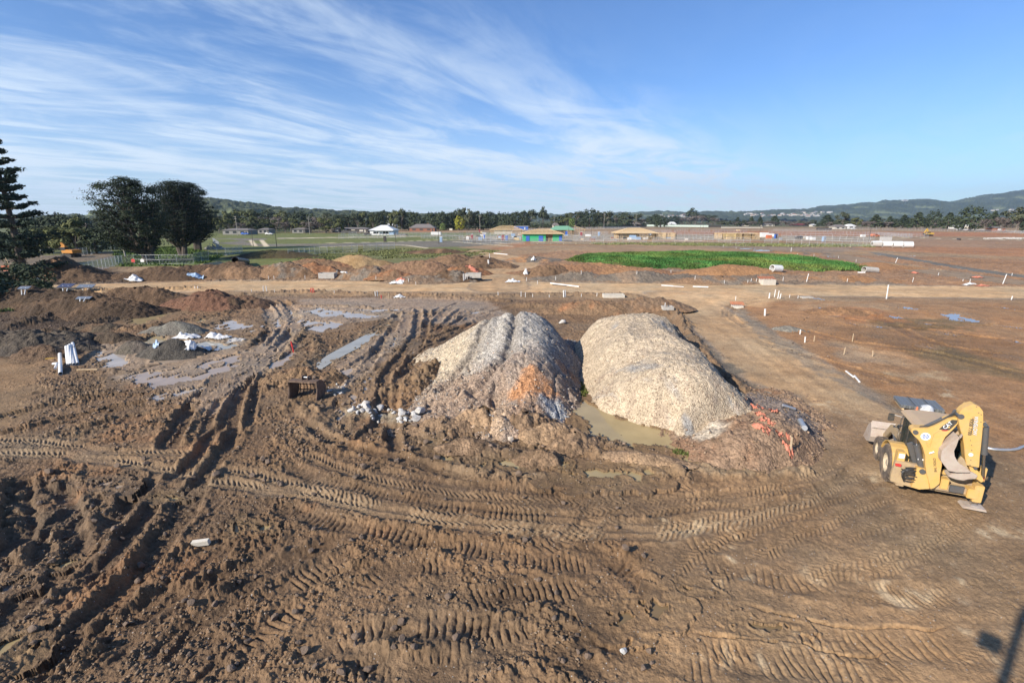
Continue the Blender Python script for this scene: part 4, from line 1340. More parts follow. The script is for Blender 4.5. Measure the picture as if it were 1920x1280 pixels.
mound(128, 643, 2.6, 1.6, 1.0, (.06, .055, .053), 'black spoil heap at the end of the grey bank', col2=(.09, .08, .075))
mound(88, 665, 2.2, 1.3, .7, (.12, .085, .065), 'brown hump behind the white pipes', col2=DKB)
mound(190, 617, 3.0, 1.2, .7, (.09, .075, .062), 'low dark grey heap behind the puddles', col2=DKB)
mound(218, 640, 2.3, 1.1, .8, (.075, .06, .05), 'black clod heap between two puddles', col2=DKB, lump=1.3)
mound(328, 625, 2.5, 1.2, .9, (.16, .165, .17), 'blue grey fine sand heap in the milky pool', 'sand_heap', 'sand heap', col2=(.11, .11, .115), lump=.3)
mound(330, 665, 2.5, 1.3, 1.2, (.075, .073, .075), 'charcoal sand heap in front of the plastic sheets', 'sand_heap', 'sand heap', col2=(.055, .053, .055), lump=.2)
mound(258, 658, 1.7, .9, .8, (.11, .10, .10), 'small grey sand heap left of the charcoal one', 'sand_heap', 'sand heap', col2=(.08, .075, .07), lump=.5)
mound(570, 712, 2.4, 1.4, .8, (.19, .135, .095), 'clod heap right behind the skeleton bucket', col2=BR, lump=1.5)
mound(1105, 583, 6.5, 2.2, 1.1, (.20, .14, .10), 'brown soil bank behind the two gravel heaps', col2=RDB)
mound(1205, 582, 5.0, 2.2, 1.1, (.19, .14, .11), 'brown grey soil bank behind the cream heap', col2=BR)
mound(1575, 585, 4, 1.8, .5, (.24, .15, .095), 'low clay hump in the orange field', col2=ORB)
mound(1478, 617, 1.4, .9, .35, (.21, .21, .21), 'tiny blue grey gravel spill in the orange field', 'gravel_heap', 'gravel heap', lump=.4)

CL = (.225, .165, .125); CL2 = (.17, .122, .09); CL3 = (.285, .21, .155)
mound(905, 800, 1.9, 1.1, .75, CL3, 'tan clay lump with smooth face in front of the grey heap, nearest its rutted side', col2=CL, lump=1.3)
mound(985, 806, 1.7, 1.0, .75, CL2, 'dark brown clay lump beside the hollow in front of the grey heap', col2=CL, lump=1.6)
mound(1030, 822, 1.4, .9, .6, CL3, 'pinkish tan clay lump left of the pond', col2=CL, lump=1.2)
mound(1078, 838, 1.2, .8, .5, CL2, 'brown clod heap at the left end of the pond', col2=CL, lump=1.6)
mound(835, 805, 1.8, .9, .5, CL, 'low brown clay lump behind the thin yellow puddle', col2=CL2, lump=1.6)
mound(1015, 868, 1.0, .6, .5, CL2, 'clod heap between the two small yellow puddles and the long one', col2=CL, lump=1.5)
mound(880, 846, 1.3, .6, .35, CL2, 'low clod heap right of the thin yellow puddle', col2=CL, lump=1.5)
mound(1200, 868, 1.7, .45, .28, CL3, 'long smooth tan clay bar between the pond and the long yellow puddle', col2=CL, rot=-.25, lump=.8)


def surf_z(x, y):
    """top of the ground or of whatever heap stands there"""
    z = ground_z(x, y)
    for x0_, y0_, st_, H_ in HEAPS:
        i = int((x - x0_) / st_ + .5); j = int((y - y0_) / st_ + .5)
        if 0 <= i < H_.shape[1] and 0 <= j < H_.shape[0]: z = max(z, float(H_[j, i]))
    return z


def on(px, py, dz=0.0):
    """the point of the land, heaps included, seen at that pixel"""
    d = ray(px, py); t0_ = (3.6 - CAM_H) / d.z; t1_ = (-.3 - CAM_H) / d.z; n = 160; prev = t0_
    for k in range(n + 1):
        t = t0_ + (t1_ - t0_) * k / n
        if CAM_H + d.z * t <= surf_z(d.x * t, d.y * t):
            t = (t + prev) / 2; break
        prev = t
    return Vector((d.x * t, d.y * t, surf_z(d.x * t, d.y * t) + dz))


def crumbs(name, n, sampler, smin, smax, cols, label, seed, mat, flat=.6):
    """countless small faceted lumps lying on the surface, as one object"""
    r = np.random.RandomState(seed)
    P = sampler(r, n)
    n = len(P)
    base = np.array([(1, 0, 0), (-1, 0, 0), (0, 1, 0), (0, -1, 0), (0, 0, 1), (0, 0, -1)], float)
    F0 = np.array([(0, 2, 4), (2, 1, 4), (1, 3, 4), (3, 0, 4), (2, 0, 5), (1, 2, 5), (3, 1, 5), (0, 3, 5)])
    S = smin + (smax - smin) * r.rand(n) ** 2.5
    V = base[None] * (.55 + .6 * r.rand(n, 6, 1)) + r.normal(size=(n, 6, 3)) * .16
    a = r.uniform(0, 6.28, n); b = r.normal(size=n) * .6
    ca, sa, cb, sb = np.cos(a)[:, None], np.sin(a)[:, None], np.cos(b)[:, None], np.sin(b)[:, None]
    x, y, z = V[..., 0], V[..., 1], V[..., 2]
    y, z = y * cb - z * sb, y * sb + z * cb
    x, y = x * ca - y * sa, x * sa + y * ca
    V = np.stack([x, y, z * flat], -1) * S[:, None, None] * .5
    V[..., 0] += P[:, None, 0]; V[..., 1] += P[:, None, 1]; V[..., 2] += P[:, None, 2] + S[:, None] * .12
    F = (F0[None] + (np.arange(n) * 6)[:, None, None]).reshape(-1, 3)
    C = np.array(cols)[r.randint(0, len(cols), n)] * (.75 + .5 * r.rand(n))[:, None]
    tag(link(name, np_mesh(name, V.reshape(-1, 3), F, mat, np.clip(np.repeat(C, 6, axis=0), 0, 1))), label, None, None, 'stuff')


M_crumb = bpy.data.materials.new('crumb'); M_crumb.use_nodes = True
nt_ = M_crumb.node_tree; at_ = nt_.nodes.new('ShaderNodeAttribute'); at_.attribute_name = 'Col'
nt_.links.new(at_.outputs['Color'], nt_.nodes['Principled BSDF'].inputs['Base Color'])
nt_.nodes['Principled BSDF'].inputs['Roughness'].default_value = .9; nt_.nodes['Principled BSDF'].inputs['Specular IOR Level'].default_value = .25


def ground_sampler(dens_rough=True, px=(0, 1920), py=(860, 1280)):
    def f(r, n):
        m = n * 3
        X_ = r.uniform(px[0], px[1], m); Y_ = r.uniform(py[0], py[1], m)
        u = (X_ - 960) / FPX; v = (Y_ - 640) / FPX; t = CAM_H / (SP + v * CP)
        x = u * t; y = (CP - v * SP) * t
        ri = np.clip(np.searchsorted(gy, y) - 1, 0, NR - 2); ci = np.clip(np.searchsorted(GU, x / GW[ri]) - 1, 0, NC - 2)
        keep = r.rand(m) < (ROUGH[ri, ci] ** 1.5 * .8 + .015) * np.where(WET[ri, ci] > .4, .2, 1)
        # they gather where the soil is broken
        keep &= fbm(x / .9, y / .9, 3, 811) > .1
        x, y, ri, ci = x[keep][:n], y[keep][:n], ri[keep][:n], ci[keep][:n]
        return np.stack([x, y, Z[ri, ci]], 1)
    return f


def heap_sampler(i, lo=.05):
    x0_, y0_, st_, H_ = HEAPS[i]
    def f(r, n):
        jj, ii = np.nonzero(H_ > lo)
        w_ = 1.0 / (.35 + np.clip(H_[jj, ii], 0, 3)); w_ /= w_.sum()
        k = r.choice(len(jj), n, p=w_)
        return np.stack([x0_ + (ii[k] + r.rand(n) - .5) * st_, y0_ + (jj[k] + r.rand(n) - .5) * st_, H_[jj[k], ii[k]]], 1)
    return f


crumbs('mud_crumbs', 10000, ground_sampler(py=(840, 1300), px=(-40, 1960)), .03, .13, [(.20, .142, .092), (.175, .122, .08), (.225, .16, .105), (.21, .14, .085)], 'small clods and crumbs strewn over the churned foreground mud', 1, M_crumb)
crumbs('mud_crumbs', 7000, ground_sampler(py=(585, 850), px=(-40, 1560)), .08, .28, [(.17, .12, .08), (.11, .08, .055), (.24, .17, .12)], 'small clods strewn over the mud round the ruts and heaps', 2, M_crumb)
crumbs('loose_gravel', 4200, heap_sampler(0), .04, .17, [(.48, .42, .33), (.30, .29, .28), (.15, .145, .14), (.40, .27, .18)], 'loose stones over the grey crushed rock heap', 3, M_crumb)
crumbs('loose_gravel', 3600, heap_sampler(1), .04, .14, [(.52, .42, .30), (.42, .33, .24), (.22, .20, .18), (.30, .20, .13)], 'loose stones over the cream gravel heap', 4, M_crumb)
crumbs('loose_gravel', 1500, heap_sampler(2), .05, .20, [(.28, .19, .12), (.22, .15, .095), (.30, .21, .14)], 'loose clods and stones over the brown clay heap', 5, M_crumb)
# ------------------------------------------------------------------ vegetation
def leaf_mat(name, c1_, c2_, scale=0.6, rough=.75):
    m, nt, b = new_mat(name)
    geo = nt.nodes.new('ShaderNodeNewGeometry')
    oi = nt.nodes.new('ShaderNodeObjectInfo')
    n = noise_node(nt, scale, 3, 0.6, geo.outputs['Position'])
    ad = nt.nodes.new('ShaderNodeMath'); ad.operation = 'ADD'
    nt.links.new(n.outputs['Fac'], ad.inputs[0])
    ml = nt.nodes.new('ShaderNodeMath'); ml.operation = 'MULTIPLY_ADD'; ml.inputs[1].default_value = .36; ml.inputs[2].default_value = -.18
    nt.links.new(oi.outputs['Random'], ml.inputs[0]); nt.links.new(ml.outputs[0], ad.inputs[1])
    wn_ = nt.nodes.new('ShaderNodeTexWhiteNoise'); wn_.noise_dimensions = '3D'
    r = ramp_node(nt, ad.outputs[0], [(0.28, c1_), (0.72, c2_)])
    nt.links.new(r.outputs[0], b.inputs['Base Color'])
    b.inputs['Roughness'].default_value = rough
    b.inputs['Specular IOR Level'].default_value = 0.2
    return m


M_bark = mat_plain('bark', (.10, .075, .058), .9, dirt=.5, dscale=2, dcol=(.05, .04, .032), bump=.6)
M_palebark = mat_plain('pale_bark', (.20, .17, .145), .85, dirt=.5, dscale=2, dcol=(.17, .13, .10))
L_cyp = leaf_mat('cypress_leaf', (.013, .020, .011), (.030, .042, .018))
L_pine = leaf_mat('pine_leaf', (.024, .040, .026), (.048, .070, .042))
L_gum = leaf_mat('gum_leaf', (.045, .055, .030), (.105, .110, .060), .25)
L_dark = leaf_mat('dark_leaf', (.026, .036, .020), (.060, .075, .035), .25)
L_olive = leaf_mat('olive_leaf', (.060, .070, .026), (.13, .135, .048), .25)
L_bare = leaf_mat('bare_twigs', (.115, .092, .078), (.20, .165, .145), .25, .9)
L_yel = leaf_mat('wattle_leaf', (.20, .21, .03), (.36, .32, .04), .3)
L_grn = leaf_mat('fresh_leaf', (.10, .15, .04), (.20, .25, .08), .3)


def leaves(centers, radii, counts, size, seed, squash=1.0, aspect=1.5, crown_c=None, shell=.35):
    """small faces spread through ellipsoids -> (verts, quads)"""
    r = np.random.RandomState(seed)
    C = np.repeat(np.asarray(centers, float), counts, axis=0)
    Rd = np.repeat(np.asarray(radii, float), counts, axis=0)
    n = len(C)
    d = r.normal(size=(n, 3)); d /= np.linalg.norm(d, axis=1)[:, None]
    rad = shell + (1 - shell) * r.rand(n) ** .6
    P = C + d * Rd * rad[:, None]
    nrm = d + r.normal(size=(n, 3)) * .55 + np.array([0, 0, .35])
    if crown_c is not None:
        o = P - np.asarray(crown_c); o /= np.linalg.norm(o, axis=1)[:, None] + 1e-6
        nrm += o * .8
    nrm /= np.linalg.norm(nrm, axis=1)[:, None]
    t = np.cross(nrm, r.normal(size=(n, 3))); t /= np.linalg.norm(t, axis=1)[:, None] + 1e-9
    b = np.cross(nrm, t)
    s = size * (0.6 + .8 * r.rand(n))[:, None]
    V = np.stack([P - t * s * aspect * .5, P + b * s * .42, P + t * s * aspect * .5, P - b * s * .42], 1)
    V[..., 2] += 0
    return V.reshape(-1, 3), np.arange(n * 4).reshape(-1, 4)


def limb_path(a, b, sag, n=6, r=None):
    a, b = Vector(a), Vector(b); out = []
    for i in range(n + 1):
        t = i / n
        p = a.lerp(b, t)
        p.z += sag * math.sin(math.pi * t)
        if r: p += Vector((r.uniform(-.1, .1), r.uniform(-.1, .1), r.uniform(-.06, .06))) * (b - a).length * .25 * math.sin(math.pi * t)
        out.append(p)
    return out


def cypress(px, py, H, Rc, label, seed, stems=3, lean=(0, 0), dens=1.0, crown_lo=.16, group=None):
    g = G(px, py); gz = ground_z(g.x, g.y)
    r = random.Random(seed)
    root = empty('cypress_tree', (g.x, g.y, gz), 0, label, 'tree', group)
    tb = MB()
    cent = Vector((lean[0], lean[1], H * .52))
    forks = []
    for k in range(stems):
        a = 6.283 * k / stems + r.uniform(-.4, .4)
        top = Vector((math.cos(a) * Rc * .30 + lean[0] * .6, math.sin(a) * Rc * .30 + lean[1] * .6, H * r.uniform(.62, .78)))
        base = Vector((math.cos(a) * .35, math.sin(a) * .35, -.3))
        p = limb_path(base, top, 0, 6, r)
        tb.path(p, [H * .038 * (1 - .75 * i / 6) for i in range(7)], 8)
        forks.append(p)
    cs = []; rs = []
    NL = int(84 * dens)
    for i in range(NL):
        ph = i * 2.39996 + r.uniform(-.25, .25)
        t = (i + .5) / NL
        zc = crown_lo * H + (1 - crown_lo) * H * (t ** .9)
        # dome profile, broad in the middle, flattish on top
        e = (zc / H - crown_lo) / (1 - crown_lo)
        prof = min(1.0, (1.0 - max(0, (e - .38) / .62) ** 2.6)) * (0.72 + .28 * min(1, e / .25))
        rr_ = Rc * prof * r.uniform(.62, 1.06)
        end = Vector((lean[0] + math.cos(ph) * rr_, lean[1] + math.sin(ph) * rr_, zc))
        f = forks[i % stems]
        k0 = min(5, max(1, int(e * 5)))
        st = f[k0]
        st = Vector((st.x, st.y, min(st.z, zc - .08 * H)))
        pth = limb_path(st, end, -.04 * H, 5, r)
        tb.path(pth, [H * .011 * (1 - .8 * q / 5) for q in range(6)], 5)
        for q, tt in enumerate((.55, .72, .86, .98)):
            k = min(4, int(tt * 5)); c = pth[k].lerp(pth[k + 1], tt * 5 - k)
            s = (.050 + .013 * q) * H * r.uniform(.6, 1.45)
            cs.append(c + Vector((r.uniform(-.5, .5), r.uniform(-.5, .5), r.uniform(-.1, .3)))); rs.append((s * 1.2, s * 1.2, s * .36))
    # fill the dome top
    for i in range(int(34 * dens)):
        a = r.uniform(0, 6.283); q = math.sqrt(r.random()) * .72
        z = H * (.985 - .22 * q * q) - r.uniform(0, .05) * H
        cs.append(Vector((lean[0] + math.cos(a) * q * Rc, lean[1] + math.sin(a) * q * Rc, z))); s = .075 * H * r.uniform(.8, 1.2); rs.append((s * 1.1, s * 1.1, s * .5))
    tb.build('trunk', M_bark, root, smooth=True)
    V, F = leaves([tuple(c) for c in cs], rs, 95, H * .0115, seed, crown_c=tuple(cent), shell=.05)
    link('crown', np_mesh('crown', V, F, L_cyp), root)
    return root


cypress(282, 492, 18.8, 8.1, 'huge dark cypress with thick trunk, leftmost of the three domed trees', 5, 3, (-3.2, 0), 1.0, .24)
cypress(343, 479, 19.8, 7.4, 'huge dark cypress with leaning pale limb, middle of the three domed trees', 6, 2, (-.6, 1.0), .9, .28)
cypress(372, 469, 21.0, 7.4, 'huge dark cypress, rightmost of the three domed trees', 8, 3, (-1.0, 0), .9, .26)


def pine(px, py, H, Rc, label, seed, dens=1.0):
    g = G(px, py); gz = ground_z(g.x, g.y)
    r = random.Random(seed)
    root = empty('pine_tree', (g.x, g.y, gz), 0, label, 'tree')
    tb = MB()
    tb.path([(0, 0, -.3), (.1, 0, H * .35), (-.1, .1, H * .7), (0, 0, H * .98)], [.55, .42, .26, .06], 9)
    cs = []; rs = []
    z = H * .10
    while z < H * .97:
        e = z / H
        rad = Rc * (1.0 - e) ** .62 * (0.9 if e < .3 else 1.0)
        n = 6 if e < .8 else 4
        a0 = r.uniform(0, 6.28)
        for k in range(n):
            a = a0 + 6.283 * k / n + r.uniform(-.3, .3)
            rr_ = rad * r.uniform(.45, 1.25)
            end = Vector((math.cos(a) * rr_, math.sin(a) * rr_, z + rr_ * .10 + r.uniform(-.3, .3)))
            pth = limb_path((0, 0, z - .4), end, -.25, 5, r)
            tb.path(pth, [.13 * (1 - .85 * q / 5) + .012 for q in range(6)], 5)
            for tt in (.4, .58, .74, .88, 1.0):
                q = min(4, int(tt * 5)); c = pth[q].lerp(pth[q + 1], min(1, tt * 5 - q))
                s = .8 * r.uniform(.7, 1.2) * (0.55 + .5 * (rr_ / Rc))
                cs.append(tuple(c + Vector((r.uniform(-.4, .4), r.uniform(-.4, .4), .15)))); rs.append((s * 1.25, s * 1.25, s * .40))
        z += H * .068 * r.uniform(.8, 1.25)
    tb.build('trunk', M_bark, root, smooth=True)
    V, F = leaves(cs, rs, int(46 * dens), .24, seed, shell=.2, aspect=2.2)
    link('crown', np_mesh('crown', V, F, L_pine), root)
    return root


pine(48, 527, 21.5, 5.4, 'tall dark pine with tiered branches at the left edge', 3, .9)


def bush(px, py, w, h, label, seed, mat, name='shrub', cat='shrub', group=None, n=14, size=.16, cnt=70):
    g = G(px, py); gz = ground_z(g.x, g.y)
    r = random.Random(seed)
    root = empty(name, (g.x, g.y, gz), 0, label, cat, group)
    tb = MB(); cs = []; rs = []
    for i in range(n):
        a = r.uniform(0, 6.28); q = math.sqrt(r.random()) * .75
        c = Vector((math.cos(a) * q * w / 2, math.sin(a) * q * w / 2, h * r.uniform(.35, .85) * (1 - .3 * q)))
        tb.path(limb_path((0, 0, -.1), c, .05, 3, r), [.05 * h / 2 + .01, .03, .02, .01], 4)
        cs.append(tuple(c)); s = w * r.uniform(.13, .22); rs.append((s, s, s * .75))
    tb.build('trunk', M_bark, root)
    V, F = leaves(cs, rs, cnt, size, seed)
    link('crown', np_mesh('crown', V, F, mat), root)
    return root


# the dark bushes at the left edge
bush(30, 548, 9, 4.0, 'dark tangled bushes at the left edge below the pine', 31, L_dark, n=26, size=.32)
bush(-30, 575, 8, 3.2, 'bluish dark bush cut off by the left edge', 32, L_pine, n=22, size=.3)
bush(75, 553, 5, 2.0, 'low bush beside the blue sheets at far left', 33, L_dark, n=16, size=.25)
bush(40, 498, 10, 7.5, 'dark spreading tree in front of the pine trunk', 34, L_cyp, 'tree', 'tree', n=34, size=.42)

# ---- far trees: prototypes of each kind, then copies
def proto_tree(kind, seed, H=10.0):
    r = random.Random(seed)
    tb = MB(); cs = []; rs = []
    if kind in ('gum', 'tallgum'):
        lo = .30 if kind == 'gum' else .5
        W_ = 4.4 if kind == 'gum' else 2.6
        ends = []
        tb.path([(0, 0, -.3), (.2, 0, H * .25), (0, .1, H * .5)], [.32, .26, .18], 6)
        for i in range(12 if kind == 'gum' else 8):
            a = i * 2.4 + r.uniform(-.4, .4); q = r.uniform(.35, 1.0)
            e = Vector((math.cos(a) * W_ * q, math.sin(a) * W_ * q, H * r.uniform(lo, .93)))
            tb.path(limb_path((0, 0, H * r.uniform(.2, .45)), e, -.3, 3, r), [.14, .1, .06, .03], 4)
            s = H * r.uniform(.15, .23); cs.append(tuple(e)); rs.append((s, s, s * .68))
            cs.append(tuple(e + Vector((r.uniform(-1, 1), r.uniform(-1, 1), r.uniform(-.9, .3))))); rs.append((s * .7, s * .7, s * .5))
        cs.append((0, 0, H * .9)); rs.append((H * .13, H * .13, H * .09))
        cnt = 62
    elif kind == 'dark':
        tb.path([(0, 0, -.3), (0, 0, H * .5)], [.4, .3], 6)
        for i in range(30):
            a = i * 2.4; e = (i + .5) / 30
            q = 4.7 * math.sqrt(max(0.03, 1 - (abs(e - .42) / .6) ** 2)) * r.uniform(.7, 1.0)
            cs.append((math.cos(a) * q, math.sin(a) * q, H * (.10 + .84 * e))); s = H * r.uniform(.13, .19); rs.append((s, s, s * .62))
        cnt = 40
    elif kind == 'conifer':
        tb.path([(0, 0, -.3), (0, 0, H * .8)], [.3, .1], 6)
        for i in range(34):
            a = i * 2.4; e = (i + .5) / 34
            q = 3.9 * (1 - e) ** .8 * r.uniform(.75, 1.1)
            cs.append((math.cos(a) * q, math.sin(a) * q, H * (.08 + .88 * e))); s = H * r.uniform(.07, .11) * (1.15 - .5 * e); rs.append((s * 1.3, s * 1.3, s * .7))
        cnt = 36
    elif kind == 'bare':
        tb.path([(0, 0, -.3), (0, 0, H * .4)], [.22, .16], 6)
        for i in range(20):
            a = i * 2.4; q = 4.3 * math.sqrt(r.random())
            e = Vector((math.cos(a) * q, math.sin(a) * q, H * r.uniform(.5, .98)))
            tb.path(limb_path((0, 0, H * r.uniform(.2, .4)), e, .2, 3, r), [.11, .08, .05, .02], 4)
            s = H * r.uniform(.12, .18); cs.append(tuple(e)); rs.append((s, s, s))
        cnt = 34
    V, F = leaves(cs, rs, cnt, {'bare': .42}.get(kind, .62), seed, shell=.2, aspect=3.2 if kind == 'bare' else 1.4, crown_c=(0, 0, H * .4))
    crown = np_mesh('crown', V, F)
    return crown, tb.mesh('trunk', M_palebark if kind in ('gum', 'tallgum', 'bare') else M_bark)


PROTO = {}
for kd, n in (('gum', 3), ('tallgum', 2), ('dark', 3), ('conifer', 2), ('bare', 2)):
    PROTO[kd] = [proto_tree(kd, 40 + 7 * i + len(kd)) for i in range(n)]
MESHV = {}
LEAF = {'gum': L_gum, 'tallgum': L_gum, 'dark': L_dark, 'conifer': L_dark, 'bare': L_bare, 'olive': L_olive, 'wattle': L_yel, 'fresh': L_grn}
tr = random.Random(77)


def far_tree(px, py, top, wpx, kind, label, group, name=None):
    """a tree whose foot is at the pixel; top and width given in pixels set its real size"""
    shape = {'olive': 'gum', 'wattle': 'dark', 'fresh': 'dark'}.get(kind, kind)
    g = G(px, py)
    d = g.y * CP + CAM_H * SP
    H = D(px, top, g.y).z
    Wm = wpx * d / FPX
    i = tr.randrange(len(PROTO[shape]))
    crown, trunk = PROTO[shape][i]
    key = (shape, i, kind)
    if key not in MESHV:
        c = crown.copy(); c.materials.clear(); c.materials.append(LEAF[kind]); MESHV[key] = c
    nm = name or {'conifer': 'conifer_tree', 'bare': 'bare_tree', 'wattle': 'wattle_tree', 'dark': 'broad_tree', 'fresh': 'broad_tree', 'olive': 'gum_tree'}.get(kind, 'gum_tree')
    root = empty(nm, (g.x, g.y, 0), tr.uniform(0, 6.28), label, 'tree', group)
    bw = {'gum': 9.8, 'tallgum': 6.2, 'dark': 10.5, 'conifer': 8.6, 'bare': 10.0}[shape]
    root.scale = (Wm / bw, Wm / bw, H / 10.0)
    link('crown', MESHV[key], root); link('trunk', trunk, root)
    return root


def belt(xs, tops, base, w, kinds, label, group, seed, step=.62, jit=2.5):
    r = random.Random(seed)
    x = xs[0]
    while x < xs[-1]:
        ww = w * r.uniform(.75, 1.3)
        t = np.interp(x, xs, tops) + r.uniform(-jit, jit)
        k = r.choice(kinds)
        if k == 'bare': t = t + (base - t) * .3
        far_tree(x, base + r.uniform(-1.0, 1.0), t, ww, k, label % {'gum': 'grey green gum tree', 'olive': 'olive gum tree', 'dark': 'dark round tree', 'conifer': 'dark pointed conifer', 'bare': 'leafless grey tree', 'tallgum': 'tall thin gum tree', 'fresh': 'light green tree'}[k], group)
        x += ww * step * r.uniform(.8, 1.2)


belt([78, 120, 190], [404, 399, 402], 462, 52, ['dark', 'dark', 'olive', 'bare'], '%s in the dark wood behind the orange excavator', 'trees behind the orange excavator', 1, .5)
belt([60, 130, 210], [420, 428, 425], 476, 55, ['dark', 'olive'], '%s in the front row of the wood beside the orange excavator', 'front trees beside the orange excavator', 2, .55)
belt([400, 450, 520, 600, 640], [393, 396, 394, 399, 401], 434, 30, ['gum', 'dark', 'dark', 'bare', 'olive'], '%s in the belt between the domed cypresses and the white-roofed house', 'trees between the cypresses and the white-roofed house', 3, .45)
belt([395, 520, 650], [408, 408, 410], 437, 28, ['bare', 'bare', 'olive', 'gum'], '%s in the front row left of the white-roofed house', 'front trees left of the white-roofed house', 4, .8)
belt([640, 700, 735, 790], [402, 397, 392, 397], 433, 30, ['gum', 'dark', 'dark', 'olive', 'gum'], '%s behind the white-roofed house and the brick house', 'trees behind the white-roofed house', 5, .45)
belt([808, 840, 870, 905, 935], [396, 398, 390, 397, 396], 431, 30, ['dark', 'gum', 'dark', 'dark'], '%s between the brick house and the tan roof frame', 'trees left of the tan roof frame', 6, .45)
belt([940, 970, 1008], [399, 397, 396], 429, 30, ['gum', 'dark', 'dark'], '%s behind the tan roof frame and the blue hut', 'trees behind the blue hut', 7, .5)
belt([1040, 1070, 1100, 1132], [404, 398, 393, 396], 427, 28, ['gum', 'olive', 'dark'], '%s behind the green roof', 'trees behind the green roof', 8, .5)
belt([1140, 1170, 1210, 1240], [403, 400, 403, 402], 425, 25, ['gum', 'dark', 'bare'], '%s in the belt right of the green roof', 'trees right of the green roof', 9, .6)
belt([1262, 1300, 1350], [405, 398, 402], 421, 25, ['dark', 'bare', 'bare', 'gum'], '%s behind the pale green fence', 'trees behind the pale green fence', 10, .5)
belt([1352, 1450, 1530], [413, 412, 413], 424, 19, ['bare', 'gum', 'bare'], '%s in the low belt below the hillside suburb', 'low trees below the hillside suburb', 11, .7, 1.5)
belt([1560, 1640, 1800, 1930], [411, 410, 408, 405], 427, 21, ['bare', 'gum', 'bare', 'dark'], '%s in the low back row below the wooded hill', 'low back trees below the wooded hill', 12, .7, 2)
for (px, top, base, w, k, lab) in (
    (1018, 386, 428, 17, 'tallgum', 'tall gum with two puffs of leaves, highest between the blue hut and the green roof'),
    (1296, 389, 420, 22, 'tallgum', 'tall umbrella-topped gum rising behind the pale green fence'),
    (862, 404, 432, 22, 'wattle', 'yellow flowering wattle beside the power pole'), (830, 418, 433, 12, 'fresh', 'small light green tree beside the brick house'),
    (612, 425, 437, 22, 'olive', 'low olive shrubby tree at the far lawn edge'), (1382, 407, 424, 16, 'conifer', 'small dark conifer left of the pair'),
    (1408, 405, 424, 15, 'conifer', 'dark conifer, left one of the close pair'), (1424, 405, 424, 14, 'conifer', 'dark conifer, right one of the close pair'), (1451, 404, 423, 24, 'conifer', 'broad dark conifer with sloping right side'),
    (1549, 402, 426, 34, 'conifer', 'broad dark conifer behind the timber wall frame lot'), (1579, 398, 428, 26, 'gum', 'grey gum with pale trunk right of the broad conifer'), (1602, 408, 427, 22, 'olive', 'olive gum beside the pale-trunked gum'),
    (1640, 402, 427, 34, 'conifer', 'dense green conifer, first of the conifer row'), (1666, 405, 427, 22, 'conifer', 'smaller conifer, second of the conifer row'), (1692, 402, 428, 27, 'conifer', 'pointed conifer, third of the conifer row'),
    (1719, 397, 429, 34, 'conifer', 'tall conifer behind the yellow excavator'), (1748, 394, 429, 26, 'dark', 'near-black tree right of the tall conifer'), (1776, 398, 430, 34, 'conifer', 'yellowish green conifer left of the biggest one'),
    (1817, 386, 433, 50, 'dark', 'biggest dark spreading tree of the right-hand row'), (1859, 395, 431, 27, 'conifer', 'light green conifer right of the biggest tree'), (1903, 386, 436, 46, 'gum', 'brownish gum with pale trunk at the right edge'),
    (1845, 412, 434, 20, 'bare', 'leafless pale tree in front of the right-hand row'), (1876, 408, 436, 26, 'bare', 'leafless tree beside the little brick house'), (1925, 400, 438, 26, 'dark', 'dark tree cut off by the right edge'),
    (152, 408, 474, 42, 'olive', 'round olive tree left of the domed cypresses'), (1072, 408, 428, 13, 'fresh', 'yellow green tree behind the green roof'), (700, 407, 433, 16, 'olive', 'autumn brown tree behind the white-roofed house'),
    (1160, 399, 424, 22, 'gum', 'rounded grey gum beside the power pole'), (1228, 401, 423, 20, 'dark', 'isolated dark round tree near the right power poles')):
    far_tree(px, base, top, w, k, lab, None)

# low scrub that fills the gaps under the tree belts
def scrub(name, pts, wid, h, n, mat, label, size, seed):
    r = np.random.RandomState(seed)
    P = smooth_path([G(*p) for p in pts], 5.0)
    i = r.randint(0, len(P), n)
    c = np.zeros((n, 3)); c[:, :2] = P[i] + r.normal(size=(n, 2)) * wid
    hh = h * (0.5 + .7 * r.rand(n)); c[:, 2] = hh * .45
    rs = np.stack([hh * .8, hh * .8, hh * .6], 1)
    V, F = leaves(c, rs, 26, size, seed, shell=.3)
    tag(link(name, np_mesh(name, V, F, mat)), label, None, None, 'stuff')


scrub('scrub', [(100, 466), (240, 466)], 5, 4.5, 200, L_dark, 'dark undergrowth under the wood beside the orange excavator', .8, 1)
scrub('scrub', [(380, 433), (640, 430), (800, 430), (1000, 427), (1240, 423)], 8, 4.5, 560, L_dark, 'dark undergrowth along the left and middle tree belt', 1.1, 2)
scrub('scrub', [(300, 428), (640, 425), (1000, 422), (1240, 419), (1600, 420), (2000, 420)], 25, 8.0, 700, L_gum, 'hazy woodland behind the tree belts', 1.8, 3)
scrub('scrub', [(1240, 420), (1600, 424), (1800, 425), (2000, 428)], 8, 3.2, 320, L_bare, 'brownish scrub under the right-hand trees', .9, 4)

# ---- hills
def hill_material(name, c1_, c2_, field, fs):
    m, nt, b = new_mat(name)
    at = nt.nodes.new('ShaderNodeAttribute'); at.attribute_name = 'Col'
    nt.links.new(at.outputs['Color'], b.inputs['Base Color'])
    b.inputs['Roughness'].default_value = .95; b.inputs['Specular IOR Level'].default_value = .1
    return m


M_hill = hill_material('wooded_hill', 0, 0, 0, 0)


